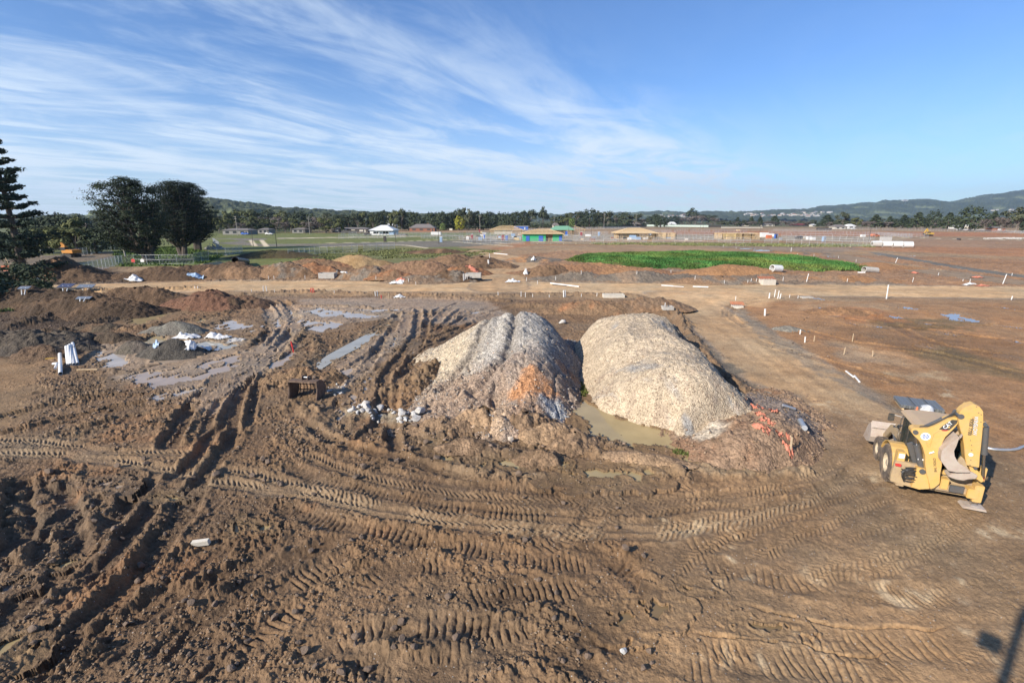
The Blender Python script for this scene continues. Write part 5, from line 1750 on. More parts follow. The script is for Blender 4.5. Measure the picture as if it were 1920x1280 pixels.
def hill(label, ridge_px, ridge_y, foot_y, nx_, ny_, cell, canopy, seed, fields, cd, cl):
    """ridge profile read as pixels at the real distance ridge_y"""
    xs = [D(p[0], p[1], ridge_y).x for p in ridge_px]; zs = [D(p[0], p[1], ridge_y).z for p in ridge_px]
    x = np.linspace(xs[0], xs[-1], nx_); t = np.linspace(0, 1.35, ny_)
    X, T_ = np.meshgrid(x, t)
    Y = foot_y + (ridge_y - foot_y) * T_ * (1 + .0 * X)
    # fan out so the ridge keeps its direction
    Xs = X * (Y / ridge_y)
    prof = np.interp(x, xs, zs)
    up = np.where(T_ < 1, sstep(0, 1, T_) ** .9, 1 - (T_ - 1) * 1.2)
    n = fbm(Xs / (ridge_y * .09), Y / (ridge_y * .16), 4, seed)
    n2 = fbm(Xs / (ridge_y * .03), Y / (ridge_y * .08), 4, seed + 2)
    Hh = prof[None, :] * up * (1 + .16 * n * (T_ < 1) * (1 - T_) * 2) + prof[None, :] * .05 * n2 * up * (1 - np.exp(-((T_ - 1) / .05) ** 2))
    fm = np.zeros(X.shape)
    for (fx, fy, rw, rh) in fields:
        q = D(fx, fy, ridge_y)
        # find field by screen position
        sx = 960 + FPX * Xs / (Y * CP + CAM_H * SP); dz = (CAM_H - Hh)
        sy = 640 + FPX * (dz * CP - Y * SP) / (Y * CP + dz * SP)
        fm = np.maximum(fm, sstep(1.1, .8, np.hypot((sx - fx) / rw, (sy - fy) / rh) + .3 * n2))
    can = clods(Xs, Y * .35, cell, seed + 5, .95) * canopy + clods(Xs, Y * .35, cell * 2.6, seed + 8, .8) * canopy * .8
    wood = sstep(-.75, -.35, n2 + .5 * n) * (1 - fm)
    Hh = Hh + can * wood
    V = np.stack([Xs, Y, Hh - 2], -1).reshape(-1, 3)
    cn = h2((Xs / cell).astype(np.int64), (Y * .35 / cell).astype(np.int64), seed)
    C = np.array(cd)[None, None] * (1 - cn[..., None]) + np.array(cl)[None, None] * cn[..., None]
    fieldc = np.array((.17, .19, .095))
    C = C * wood[..., None] + fieldc * (1 - wood[..., None])
    idx = np.arange(X.size).reshape(X.shape)
    q = np.stack([idx[:-1, :-1], idx[:-1, 1:], idx[1:, 1:], idx[1:, :-1]], -1).reshape(-1, 4)
    o = link('hills', np_mesh('hills', V, q, M_hill, C.reshape(-1, 3), smooth=False))
    tag(o, label, None, None, 'structure')
    return lambda px, tt: (np.interp(D(px, 400, ridge_y).x, xs, zs))


hill('near wooded hill behind the domed cypresses', [(-260, 412), (-60, 410), (80, 408), (150, 404), (200, 397), (250, 388), (330, 378), (395, 374), (420, 378), (480, 386), (540, 392), (600, 396), (680, 400), (800, 404), (950, 408)], 1700, 900, 620, 90, 9, 6.5, 500,
     [(160, 402, 14, 4), (410, 398, 30, 3), (500, 400, 20, 3)], (.035, .045, .024), (.095, .105, .055))
hill('low blue hills on the middle horizon', [(560, 411), (760, 407), (900, 405), (1000, 403), (1100, 404), (1180, 402), (1250, 398), (1290, 401), (1360, 399), (1450, 397), (1520, 396), (1620, 398), (1750, 405)], 5200, 3200, 620, 60, 34, 16, 520,
     [(1250, 401, 16, 1.4)], (.040, .052, .030), (.085, .098, .055))
hill('long wooded hill rising to the right edge', [(1250, 410), (1330, 402), (1420, 399), (1500, 396), (1540, 391), (1600, 387), (1640, 383), (1660, 379), (1700, 378), (1750, 378), (1790, 380), (1810, 374), (1840, 370), (1880, 365), (1910, 360), (1960, 357), (2060, 352), (2300, 346)], 6200, 3600, 800, 90, 34, 16, 540,
     [(1610, 390, 18, 2.6), (1725, 389, 26, 1.8), (1898, 372, 14, 2.0), (1870, 391, 14, 3), (1560, 399, 10, 1.5), (1690, 377, 8, 1.2)], (.036, .048, .028), (.085, .10, .055))
# ------------------------------------------------------------------ green crop
def crop():
    pix = [(1058, 489), (1100, 480), (1180, 476), (1300, 474), (1420, 477), (1540, 488), (1620, 502), (1612, 509), (1500, 508), (1420, 506), (1300, 506), (1195, 505), (1120, 496), (1060, 491)]
    P = np.array([G(*p)[:2] for p in pix]); Pc = np.vstack([P, P[:1]])
    r = np.random.RandomState(9)
    x = np.arange(P[:, 0].min(), P[:, 0].max(), .5); y = np.arange(P[:, 1].min(), P[:, 1].max(), .5)
    X, Y = np.meshgrid(x, y)

    def inside(X, Y):
        ins = np.zeros(X.shape, bool); dm = np.full(X.shape, 1e9)
        for i in range(len(P)):
            a, b = Pc[i], Pc[i + 1]
            c = (a[1] > Y) != (b[1] > Y)
            den = b[1] - a[1] if abs(b[1] - a[1]) > 1e-9 else 1e-9
            ins ^= c & (X < (b[0] - a[0]) * (Y - a[1]) / den + a[0])
            L2 = ((b - a) ** 2).sum(); t = np.clip(((X - a[0]) * (b[0] - a[0]) + (Y - a[1]) * (b[1] - a[1])) / L2, 0, 1)
            dm = np.minimum(dm, np.hypot(X - a[0] - t * (b[0] - a[0]), Y - a[1] - t * (b[1] - a[1])))
        return np.where(ins, dm, -dm)
    sd = inside(X, Y) + 3.2 * fbm(X / 6, Y / 6, 5, 401)
    Hb = 0.55 * sstep(0, 3, sd) + .35 * sstep(3, 14, sd) + .10 * fbm(X / 3, Y / 3, 3, 402)
    n = fbm(X / 4, Y / 9, 4, 403)
    C = np.zeros(X.shape + (3,)); C[:] = (.11, .105, .04)
    k = sstep(-.1, .5, n)[..., None]; C = C * (1 - k) + np.array((.08, .125, .035)) * k
    idx = np.arange(X.size).reshape(X.shape); ok = sd > -.3
    q = np.stack([idx[:-1, :-1], idx[:-1, 1:], idx[1:, 1:], idx[1:, :-1]], -1).reshape(-1, 4)
    q = q[(ok[:-1, :-1] & ok[1:, 1:] & ok[:-1, 1:] & ok[1:, :-1]).reshape(-1)]
    # blades
    nb = 90000
    bx = r.uniform(x[0], x[-1], nb); by = y[0] + (y[-1] - y[0]) * r.rand(nb) ** 1.3
    s = inside(bx, by) + 3.2 * fbm(bx / 6, by / 6, 5, 401)
    m = (s > 0) & ((s > 2.5) | (fbm(bx / 1.5, by / 1.5, 3, 405) > -.1)) & (fbm(bx / 3.5, by / 3.5, 3, 406) > -.72); bx, by, s = bx[m], by[m], s[m]
    hb = 0.5 * sstep(0, 3, s) + .35 * sstep(3, 14, s) + .10 * fbm(bx / 3, by / 3, 3, 402)
    a = r.uniform(0, 3.14, len(bx)); w = .16; hh = .22 + .26 * r.rand(len(bx))
    tx = r.normal(size=len(bx)) * .12; ty = r.normal(size=len(bx)) * .12
    V = np.stack([np.stack([bx - np.cos(a) * w, by - np.sin(a) * w, hb - .05], -1), np.stack([bx + np.cos(a) * w, by + np.sin(a) * w, hb - .05], -1),
                  np.stack([bx + tx + np.cos(a) * .03, by + ty, hb + hh], -1), np.stack([bx + tx - np.cos(a) * .03, by + ty, hb + hh * .9], -1)], 1).reshape(-1, 3)
    V0 = np.stack([X, Y, Hb + .05], -1).reshape(-1, 3)
    F = np.vstack([q, np.arange(len(V)).reshape(-1, 4) + len(V0)])
    cb = np.repeat((np.array((.085, .155, .04))[None] * (0.7 + .7 * r.rand(len(bx)))[:, None]) * (1 + .5 * fbm(bx / 4, by / 9, 4, 403))[:, None] * np.stack([1 + .5 * np.maximum(fbm(bx / 6, by / 6, 3, 407), -.6), np.ones(len(bx)), np.ones(len(bx))], 1), 4, axis=0)
    me = np_mesh('green_crop', np.vstack([V0, V]), F, M_hill, np.clip(np.vstack([C.reshape(-1, 3), cb]), .005, 1))
    tag(link('green_crop', me), 'bright green grass crop sown over a long low mound', None, None, 'stuff')


crop()
# wild grass on the lawns' rim and between the heaps
def tufts(name, pix, n, h, c, label, seed, w=.12):
    P = np.array([G(*p)[:2] for p in pix]); r = np.random.RandomState(seed)
    bx = r.uniform(P[:, 0].min(), P[:, 0].max(), n * 3); by = r.uniform(P[:, 1].min(), P[:, 1].max(), n * 3)
    ins = np.zeros(bx.shape, bool); Pc = np.vstack([P, P[:1]])
    for i in range(len(P)):
        a, b = Pc[i], Pc[i + 1]; den = b[1] - a[1] if abs(b[1] - a[1]) > 1e-9 else 1e-9
        ins ^= ((a[1] > by) != (b[1] > by)) & (bx < (b[0] - a[0]) * (by - a[1]) / den + a[0])
    ins &= fbm(bx / (w * 18), by / (w * 18), 3, seed) > -.25
    bx, by = bx[ins][:n], by[ins][:n]
    z = np.array([ground_z(x_, y_) for x_, y_ in zip(bx, by)])
    a = r.uniform(0, 3.14, len(bx)); hh = h * (.5 + .8 * r.rand(len(bx)))
    V = np.stack([np.stack([bx - np.cos(a) * w, by - np.sin(a) * w, z - .03], -1), np.stack([bx + np.cos(a) * w, by + np.sin(a) * w, z - .03], -1),
                  np.stack([bx + r.normal(size=len(bx)) * w, by + r.normal(size=len(bx)) * w, z + hh], -1)], 1).reshape(-1, 3)
    cc = np.repeat(np.array(c)[None] * (.6 + .8 * r.rand(len(bx)))[:, None], 3, axis=0)
    tag(link(name, np_mesh(name, V, np.arange(len(V)).reshape(-1, 3), M_hill, cc)), label, None, None, 'stuff')


tufts('grass', [(210, 474), (330, 462), (420, 478), (380, 500), (225, 500)], 9000, .45, (.085, .125, .035), 'rank green grass around the three domed cypresses', 1, .2)
tufts('grass', [(1076, 672), (1088, 675), (1106, 742), (1090, 748)], 1500, .12, (.13, .15, .04), 'green weeds in the gap between the gravel heaps', 2, .03)
tufts('grass', [(1258, 842), (1300, 850), (1310, 862), (1262, 856)], 300, .10, (.11, .13, .04), 'green weeds at the right end of the pond', 3, .03)
tufts('grass', [(560, 490), (900, 480), (940, 470), (700, 466), (540, 474)], 9000, .25, (.16, .17, .07), 'thin dry grass on the near lawn', 4, .22)
tufts('grass', [(1120, 459), (1640, 464), (1640, 459), (1100, 455)], 7000, .45, (.18, .19, .08), 'long pale grass along the site fence', 5, .25)
tufts('grass', [(-20, 545), (100, 540), (120, 572), (-20, 590)], 5000, .30, (.10, .13, .05), 'weeds under the bushes at the left edge', 6, .08)

# ------------------------------------------------------------------ plain materials
W_white = mat_plain('white_plastic', (.80, .79, .76), .45, dirt=.25, dscale=4)
W_wood = mat_plain('stake_timber', (.62, .47, .30), .8, dirt=.3, dscale=6)
W_red = mat_plain('red_plastic', (.62, .045, .04), .5, dirt=.2)
W_scrap = mat_plain('faded_orange_mesh', (.62, .20, .12), .7, dirt=.55, dscale=8, dcol=(.33, .2, .13))
W_org = mat_plain('orange_mesh', (.62, .17, .07), .6, dirt=.25, dscale=8)
W_conc = mat_plain('concrete', (.50, .47, .42), .85, dirt=.35, dscale=3, bump=.3)
W_steel = mat_plain('galvanised_steel', (.55, .56, .57), .45, .6, dirt=.15)
W_dark = mat_plain('dark_steel', (.075, .07, .068), .6, .3, dirt=.35)
W_black = mat_plain('black_plastic', (.02, .02, .022), .5, dirt=.35)
W_rubber = mat_plain('tyre_rubber', (.028, .027, .026), .85, dirt=.75, dscale=5, dcol=(.21, .155, .11), bump=.4)
W_timber = mat_plain('new_timber', (.66, .48, .27), .75, dirt=.25, dscale=2, dcol=(.5, .36, .2))
W_brick = mat_plain('red_brick', (.32, .13, .08), .85, dirt=.3)
W_grey = mat_plain('grey_wall', (.26, .25, .23), .8, dirt=.3)
W_tile = mat_plain('roof_tile', (.19, .165, .15), .85, dirt=.3, dcol=(.26, .23, .2))
W_rooflt = mat_plain('pale_roof', (.78, .77, .74), .6, dirt=.1)
W_green = mat_plain('green_wrap', (.035, .42, .17), .6, dirt=.12)
W_greenroof = mat_plain('green_roof', (.20, .42, .26), .5, dirt=.15)
W_blue = mat_plain('blue_sheet', (.04, .14, .52), .5, dirt=.12)
W_navy = mat_plain('navy_sheet', (.03, .05, .12), .5, dirt=.4)
W_trayl = mat_plain('grey_blue_sheet', (.16, .20, .26), .5, dirt=.4)
W_bluel = mat_plain('pale_blue_panel', (.33, .46, .62), .5, dirt=.2)
W_glass = mat_plain('dark_glass', (.03, .04, .05), .12, dirt=.15)
W_maroon = mat_plain('maroon_panel', (.34, .05, .06), .6, dirt=.15)
W_cream = mat_plain('cream_wall', (.62, .57, .48), .8, dirt=.2)
W_rust = mat_plain('rusty_steel', (.135, .085, .06), .8, .2, dirt=.6, dscale=6, dcol=(.24, .17, .12), bump=.5)
W_pgreen = mat_plain('pale_green_boards', (.50, .58, .52), .8, dirt=.2)
W_yel = mat_plain('machine_yellow', (.62, .39, .06), .5, dirt=.2)
W_orange = mat_plain('machine_orange', (.55, .22, .02), .5, dirt=.3)
W_yfoot = mat_plain('yellow_block', (.66, .56, .28), .8, dirt=.2)
W_rock = mat_plain('pale_stone', (.52, .51, .49), .9, dirt=.55, dscale=5, bump=.8)


def pixm(px, py):
    g = G(px, py); return (g.y * CP + CAM_H * SP) / FPX      # metres per pixel there


# ------------------------------------------------------------------ survey pegs
STK = {}
sr_ = random.Random(3)


def stake(px, py, top, kind, label, group, lean=0.0, th=None, name=None):
    g = on(px, py)
    h = max(.35, D(px, top, g.y).z - g.z)
    mt, r0 = {'white': (W_white, .035), 'wood': (W_wood, .025), 'red': (W_red, .05), 'pipe': (W_white, .055)}[kind]
    if th: r0 = th
    mb = MB()
    if kind in ('white', 'pipe', 'red'):
        mb.tube((0, 0, -.15), (lean * h, 0, h), r0, n=8)
        if kind == 'red': mb.tube((lean * h * .55, 0, h * .55), (lean * h * .7, 0, h * .7), r0 * 1.5, n=8)
    else:
        mb.box((lean * h * .5, 0, h * .5 - .08), (r0 * 2, r0 * 1.4, h + .1))
        mb.prism([(-r0 + lean * h, -r0 * .7, h - .03), (r0 + lean * h, -r0 * .7, h - .03), (lean * h, -r0 * .7, h + .05)], (0, r0 * 1.4, 0))
    nm = name or {'white': 'survey_peg', 'wood': 'timber_stake', 'red': 'red_marker', 'pipe': 'standing_pipe'}[kind]
    o = mb.build(nm, mt, None, smooth=(kind != 'wood'), loc=(g.x, g.y, g.z))
    o.rotation_euler = (sr_.uniform(-.05, .05), sr_.uniform(-.08, .08), 0)
    return tag(o, label, 'stake' if kind != 'pipe' else 'pipe', group)


def stakes(lst, kind, label, group, **k):
    for p in lst: stake(*p, kind, label, group, **k)


stakes([(977, 556, 546), (985, 557, 548), (999, 557, 551), (1119, 555, 549), (934, 554, 547), (627, 550, 545), (515, 548, 543), (472, 547, 542), (1480, 558, 554), (1496, 559, 555), (1030, 557, 552), (1090, 556, 551)], 'white',
       'thin white peg along the near edge of the main dirt road', 'white pegs along the near road edge')
stakes([(504, 523, 517), (514, 523, 517), (572, 523, 516), (632, 513, 506), (705, 524, 517), (766, 528, 522), (780, 534, 528), (1042, 525, 518), (1303, 524, 517), (1358, 531, 525), (1402, 530, 525), (1468, 526, 519), (1588, 529, 522), (1711, 528, 520), (987, 527, 520), (1008, 532, 526), (1408, 528, 522), (1418, 528, 522)], 'white',
       'thin pale peg among the soil heaps beyond the main road', 'pale pegs beyond the main road')
stakes([(1090, 513, 507), (1194, 514, 508), (1258, 512, 506), (1759, 516, 511), (1897, 517, 512), (1605, 491, 486), (1572, 484, 480), (1495, 479, 475), (1526, 481, 476), (1380, 467, 463), (1356, 463, 459), (1321, 451, 444), (1266, 460, 455), (1308, 460, 456)], 'white',
       'thin pale peg around the green crop or in the field behind it', 'pale pegs around the green crop')
stake(1662, 560, 534, 'pipe', 'tallest white post, alone beside the main road on the right', None, th=.07)
stake(1512, 528, 513, 'pipe', 'leaning white post beyond the road, left of the tallest post', None, .18)
stake(1483, 472, 464, 'pipe', 'white post behind the green crop', None)
stake(1679, 492, 483, 'pipe', 'white leaning post beside the grey track at right', None, .2)
stake(1880, 532, 514, 'pipe', 'white leaning post near the right edge', None, .15)
stake(1896, 562, 555, 'pipe', 'short white post at the near road edge by the right frame edge', None, .1)
stakes([(1818, 530, 523), (1805, 528, 524)], 'white', 'short white peg beside the orange mesh near the right edge', 'pegs by the right-hand mesh')
stake(1442, 559, 549, 'pipe', 'short stout white pipe, leftmost of the cluster of four', None, th=.08)
stake(1452, 557, 543, 'pipe', 'tallest white pipe of the cluster of four', None)
stake(1458, 560, 545, 'pipe', 'leaning white pipe, third of the cluster of four', None, .12)
stake(1462, 560, 550, 'pipe', 'leaning short white pipe, right end of the cluster of four', None, .1)
stake(1434, 592, 579, 'pipe', 'stout white pipe standing alone in the orange field', None, th=.09)
stake(1379, 563, 555, 'white', 'white peg at the mouth of the haul road', None)
stakes([(1500, 626, 618), (1509, 642, 631)], 'white', 'white peg in the orange field beside the haul road', 'white pegs beside the haul road', th=.05)
stakes([(1526, 640, 630), (1598, 640, 626), (1582, 665, 652), (1636, 668, 658)], 'wood', 'thin timber stake in the orange field', 'timber stakes in the orange field')
stakes([(494, 546, 536), (500, 546, 536)], 'pipe', 'white pipe of the slanting pair at the road edge above the curved ruts', 'pair of white pipes above the curved ruts')
stakes([(704, 555, 546), (708, 555, 545)], 'pipe', 'white pipe of the pair left of the rut fan', 'pair of white pipes by the rut fan')
stakes([(583, 548, 540), (586, 548, 539), (589, 548, 540)], 'red', 'short red marker of the cluster of three', 'three red markers at the road edge')
stake(715, 560, 553, 'red', 'lone short red marker beside the pair of white pipes', None)
stakes([(1057, 557, 544), (1060, 557, 544)], 'pipe', 'stout white pipe of the close pair in the middle of the near road edge', 'close pair of white pipes', th=.08)
stakes([(869, 524, 514), (871, 525, 513), (873, 524, 513), (876, 524, 514)], 'pipe', 'white pipe of the upright bunch at the road bend', 'bunch of white pipes at the bend')
stakes([(366, 541, 537), (371, 541, 537)], 'white', 'white peg of the pair at the left end of the road', 'pair of pegs at the left road end', th=.06)
stake(729, 560, 549, 'wood', 'timber stake right of the lone red marker', None)
stake(916, 494, 487, 'pipe', 'fat white bollard at the bend of the side road', None, th=.16)
stake(918, 483, 475, 'pipe', 'slim white post behind the fat bollard', None)
stake(551, 659, 640, 'red', 'red marker post leaning in the mud right of the curved ruts', None, -.2, th=.055)
stake(1484, 846, 818, 'wood', 'weathered stake leaning on the clay heap with orange mesh', None, -.15, th=.03)
stake(1246, 581, 567, 'white', 'white cross peg on a concrete block behind the cream heap', None)

# ------------------------------------------------------------------ pipes, pits and loose things
def pipe(px0, py0, px1, py1, r, mat, label, hollow=False, z=None, name='pipe', group=None, wall=.16):
    a, b = on(px0, py0), on(px1, py1)
    c = (a + b) / 2; za = r * .8 if z is None else z
    mb = MB()
    a = a - c + Vector((0, 0, za)); b = b - c + Vector((0, 0, za))
    if hollow: mb.ring(a, b, r, r * (1 - wall), 20)
    else: mb.tube(a, b, r, n=12)
    return tag(mb.build(name, mat, None, smooth=True, loc=c), label, 'pipe', group)


pipe(1032, 532, 1086, 538.5, .10, W_white, 'long white pipe lying at the far road edge', name='pipe')
pipe(1036, 534.6, 1062, 536.5, .07, W_black, 'short dark pipe beside the long white pipe')
pipe(1240, 536, 1262, 537, .09, W_white, 'short white pipe at the far road edge, left one of three')
pipe(1258, 537, 1282, 538.3, .06, W_steel, 'thin grey pipe at the far road edge between two white ones')
pipe(1299, 538.2, 1328, 539.2, .10, W_white, 'white pipe at the far road edge, right one of three')
pipe(1586, 697, 1600, 708, .055, W_white, 'white pipe lying beside the haul road, upper one')
pipe(1602, 706, 1611, 717, .055, W_white, 'white pipe lying beside the haul road, lower one')
pipe(1467, 762, 1490, 769, .07, W_steel, 'grey pipe lying on the bluestone shoulder of the haul road')
pipe(1500, 790, 1508, 806, .12, W_steel, 'short fat grey pipe at the road edge of the clay heap')
pipe(1447, 508.5, 1463, 509.5, .62, W_white, 'white concrete pipe in front of the green crop', hollow=True)
pipe(1619, 510.5, 1643, 511.5, .55, W_conc, 'grey concrete pipe right of the green crop', hollow=True)
pipe(1608, 511.5, 1622, 512, .12, W_white, 'thin white pipe beside the grey concrete pipe')
pipe(441, 491, 464, 494, .55, W_black, 'black drainage pipe below the lawn', hollow=True)
pipe(1795, 449.3, 1800, 450, .35, W_black, 'small dark pipe on the distant dirt strip at right', hollow=True)
pipe(926, 475.5, 952, 478, .12, W_white, 'white pipe lying beyond the side road')
pipe(640, 512, 650, 513, .15, W_white, 'short white pipe between brown heaps beyond the road')
# the white pipes by the tan pad, propped on a low steel frame
for k, (x0, y0, x1, y1, dz) in enumerate(((128, 686, 127, 662, 0), (131.5, 686, 131, 660, .0), (135, 685, 134, 658, .0), (139, 685, 136, 657, 0), (146, 684, 139, 655, .0))):
    a, b = on(x0, y0, .09), on(x1, y1, .50)
    c = (a + b) / 2; mb = MB(); mb.ring(a - c, b - c, .095, .085, 14)
    tag(mb.build('white_pipe', W_white, None, smooth=True, loc=c), 'long white plastic pipe of the bundle propped on the steel frame', 'pipe', 'bundle of white pipes beside the tan pad')
a, b = on(114, 703, .11), on(113.5, 668, .12); c = (a + b) / 2; mb = MB(); mb.ring(a - c, b - c, .11, .10, 14)
tag(mb.build('white_pipe', W_white, None, smooth=True, loc=c), 'separate grey white pipe lying left of the bundle', 'pipe')
a, b = on(100, 684, .1), on(104, 693, .1); c = (a + b) / 2; mb = MB(); mb.path([a - c, Vector((0, .25, .12)), b - c], .08, 8)
tag(mb.build('pipe_bend', W_white, None, smooth=True, loc=c), 'short white pipe bend lying left of the single pipe', 'pipe bend')
g1, g2 = on(107, 667), on(142, 664)
root = empty('steel_frame', (g1 + g2) / 2, 0, 'thin dark steel frame holding up the ends of the white pipes', 'frame')
o_ = (g1 + g2) / 2; p1, p2 = g1 - o_, g2 - o_; up = Vector((0, 0, .55))
for p in (p1, p2): MB().tube(p - Vector((0, 0, .1)), p + up * 1.1, .025).build('leg', W_dark, root)
MB().tube(p1 + up, p2 + up, .025).build('rail', W_dark, root)
p3, p4 = p1 + Vector((-.1, 1.3, .62)), p2 + Vector((-.1, 1.3, .6))
MB().tube(p3, p4, .025).tube(p1 + up * 1.1, p3, .02).tube(p2 + up * 1.1, p4, .02).build('upper_rail', W_dark, root)
for p in (p3, p4): MB().tube(Vector((p.x, p.y, -.1)), p, .025).build('leg', W_dark, root)


def slab(px, py, dims, mat, label, cat, name, rz=0.0, tilt=(0, 0), z=0.0, group=None, bevel=.01):
    g = on(px, py, dims[2] / 2 * .8 + z)
    o = MB().box((0, 0, 0), dims).build(name, mat, None, bevel=bevel, loc=g)
    o.rotation_euler = (tilt[0], tilt[1], rz)
    return tag(o, label, cat, group)


slab(378, 1024, (.50, .13, .17), mat_plain('pale_offcut', (.66, .60, .50), .8, dirt=.25, dscale=9, bump=.4), 'pale timber offcut lying in the churned mud', 'timber', 'timber_offcut', rz=.08, tilt=(.15, -.10), z=.06)
slab(164, 693, (1.3, .12, .05), W_timber, 'thin pale batten lying right of the white pipes', 'timber', 'timber_batten', rz=.05)
slab(98, 672, (.9, .14, .05), W_yel, 'yellowish board lying behind the single pipe', 'timber', 'timber_board', rz=.25)


def rock(px, py, s, seed, mat, label, group=None, name='rock', flat=.7, dz=0.0):
    g = on(px, py, s * .18 + dz)
    r = random.Random(seed)
    bm = bmesh.new(); bmesh.ops.create_icosphere(bm, subdivisions=2, radius=s / 2)
    pl = [(Vector((r.uniform(-1, 1), r.uniform(-1, 1), r.uniform(-.6, 1))).normalized(), s * r.uniform(.22, .38)) for _ in range(8)]
    for v in bm.verts:
        for n_, d_ in pl:
            e = v.co.dot(n_) - d_
            if e > 0: v.co -= n_ * e
        v.co.z *= flat
        v.co.x *= 1.15
    me = bpy.data.meshes.new(name); bm.to_mesh(me); bm.free(); me.materials.append(mat)
    o = link(name, me, None, g); o.rotation_euler = (r.uniform(-.3, .3), r.uniform(-.3, .3), r.uniform(0, 6.28))
    return tag(o, label, 'rock', group)


rr = random.Random(4)
W_rockw = mat_plain('chalky_stone', (.56, .54, .50), .9, dirt=.6, dscale=6, bump=.8)
for k in range(46):
    t = rr.random(); px = 655 + 125 * t + rr.uniform(-6, 6); py = 762 + 18 * t + rr.uniform(-8, 24) * (1 - abs(t - .5))
    big = rr.random() < .18
    rock(px, py, rr.uniform(.35, .55) if big else rr.uniform(.10, .30), 60 + k, W_rockw if rr.random() < .45 else W_rock, 'broken pale rubble stone of the litter left of the grey heap', 'rubble stones left of the grey heap')
rock(787, 776, .62, 3, W_rockw, 'largest white rubble boulder, at the right end of the rubble', None, dz=.1)
rock(685, 762, .50, 4, W_rockw, 'white rubble boulder at the top of the rubble litter', None, dz=.1)
for k in range(16):
    rock(625 + rr.uniform(-25, 25), 733 + rr.uniform(-14, 10), rr.uniform(.1, .26), 90 + k, W_rock, 'small stone of the patch right of the skeleton bucket', 'stones beside the skeleton bucket')
rock(1053, 606, .75, 5, W_rockw, 'pale boulder between the crests of the two heaps', None)
rock(957, 830, .32, 6, mat_plain('cream_stone', (.62, .5, .38), .9, dirt=.2), 'cream wedge-shaped stone in front of the grey heap', None, dz=.2)
rock(1168, 1222, .2, 7, W_rock, 'small pale stone in the tracks at the bottom right', None)
M_clod = mat_plain('mud_clod', (.18, .125, .087), .9, dirt=.5, dscale=7, dcol=(.13, .09, .062), bump=1.0)
for k in range(190):     # loose clods thrown up by the machines
    zone_ = rr.random()
    if zone_ < .45: px, py = rr.uniform(20, 620), rr.uniform(860, 1270)
    elif zone_ < .8: px, py = rr.uniform(560, 1250), rr.uniform(870, 1270)
    else: px, py = rr.uniform(470, 860), rr.uniform(700, 880)
    rock(px, py, rr.uniform(.07, .26) * (1.25 if py < 900 else .9), 200 + k, M_clod, 'loose brown clod of mud lying on the churned ground', 'loose mud clods', name='mud_clod', flat=.8, dz=.02)


# crumpled sheets and torn mesh
def crumple(px, py, w, d, h, mat, label, cat, name, seed, rz=0.0, group=None, dz=0.03, hole=0.0):
    g = on(px, py, dz); n = 22
    x = np.linspace(-w / 2, w / 2, n); y = np.linspace(-d / 2, d / 2, n)
    X, Y = np.meshgrid(x, y)
    sc = max(w, d)
    q = np.hypot(X / (w / 2), Y / (d / 2)) + .35 * fbm(X / sc * 4 + seed, Y / sc * 4, 3, seed)
    H = h * (0.55 + .7 * np.abs(fbm(X / sc * (2.5 if name.endswith('bag') else 4.5), Y / sc * (2.5 if name.endswith('bag') else 4.5) + seed, 2 if name.endswith('bag') else 3, seed + 1))) * np.clip(1.2 - q, 0, 1) + .02
    gz0 = g.z
    Xr = X * math.cos(rz) - Y * math.sin(rz); Yr = X * math.sin(rz) + Y * math.cos(rz)
    GZ = np.array([[surf_z(g.x + a_, g.y + b_) for a_, b_ in zip(ra, rb)] for ra, rb in zip(Xr, Yr)])
    ok = q < 1.0
    if hole: ok &= fbm(X / sc * 9, Y / sc * 3, 2, seed + 5) > -hole
    idx = np.arange(n * n).reshape(n, n)
    qd = np.stack([idx[:-1, :-1], idx[:-1, 1:], idx[1:, 1:], idx[1:, :-1]], -1).reshape(-1, 4)[ok[:-1, :-1].reshape(-1)]
    V = np.stack([Xr, Yr, H + GZ - gz0], -1).reshape(-1, 3)
    # closed skin: a lower copy 1 cm under the top
    V2 = V.copy(); V2[:, 2] -= .012
    F = np.vstack([qd, qd[:, ::-1] + len(V)])
    used, inv = np.unique(F, return_inverse=True)
    return tag(link(name, np_mesh(name, np.vstack([V, V2])[used], inv.reshape(-1, 4), mat), None, g), label, cat, group)


crumple(350, 634, 2.1, 1.2, .45, W_white, 'crumpled white plastic sheet between the sand heaps', 'plastic sheet', 'plastic_sheet', 1, .2)
crumple(359, 645, .8, 1.4, .35, W_white, 'white plastic strip hanging towards the charcoal heap', 'plastic sheet', 'plastic_sheet', 2, .4)
crumple(405, 634, 2.3, 1.1, .42, W_white, 'white plastic sheet bunched on the right of the milky pool', 'plastic sheet', 'plastic_sheet', 3, -.1)
crumple(390, 655, 1.7, .9, .25, W_white, 'ragged white plastic scraps on the weeds', 'plastic sheet', 'plastic_sheet', 4, .1, hole=.1)
crumple(294, 650, .5, .4, .3, W_bluel, 'small bluish bag beside the charcoal heap', 'bag', 'plastic_bag', 5)
crumple(440, 640, 1.6, .8, .25, W_rock, 'greyish muddy sheet at the right rim of the milky pool', 'plastic sheet', 'plastic_sheet', 6, .3)
crumple(1000, 488, 1.2, 1.0, 1.0, W_white, 'white rag on a peg right of the side road, farther one', 'rag', 'white_rag', 7)
crumple(985, 512, .9, .8, .8, W_white, 'white rag on a peg right of the side road, nearer one', 'rag', 'white_rag', 8)
crumple(961, 529, 2.4, 1.6, .5, W_white, 'white sheet crumpled at the road junction', 'plastic sheet', 'plastic_sheet', 9)
crumple(744, 532, 2.4, 1.0, .35, W_white, 'white sheet and orange mesh heap at the far road edge', 'plastic sheet', 'plastic_sheet', 10)
crumple(750, 528, 1.6, .6, .4, W_scrap, 'orange mesh on the white sheet at the far road edge', 'safety mesh', 'orange_mesh', 11)
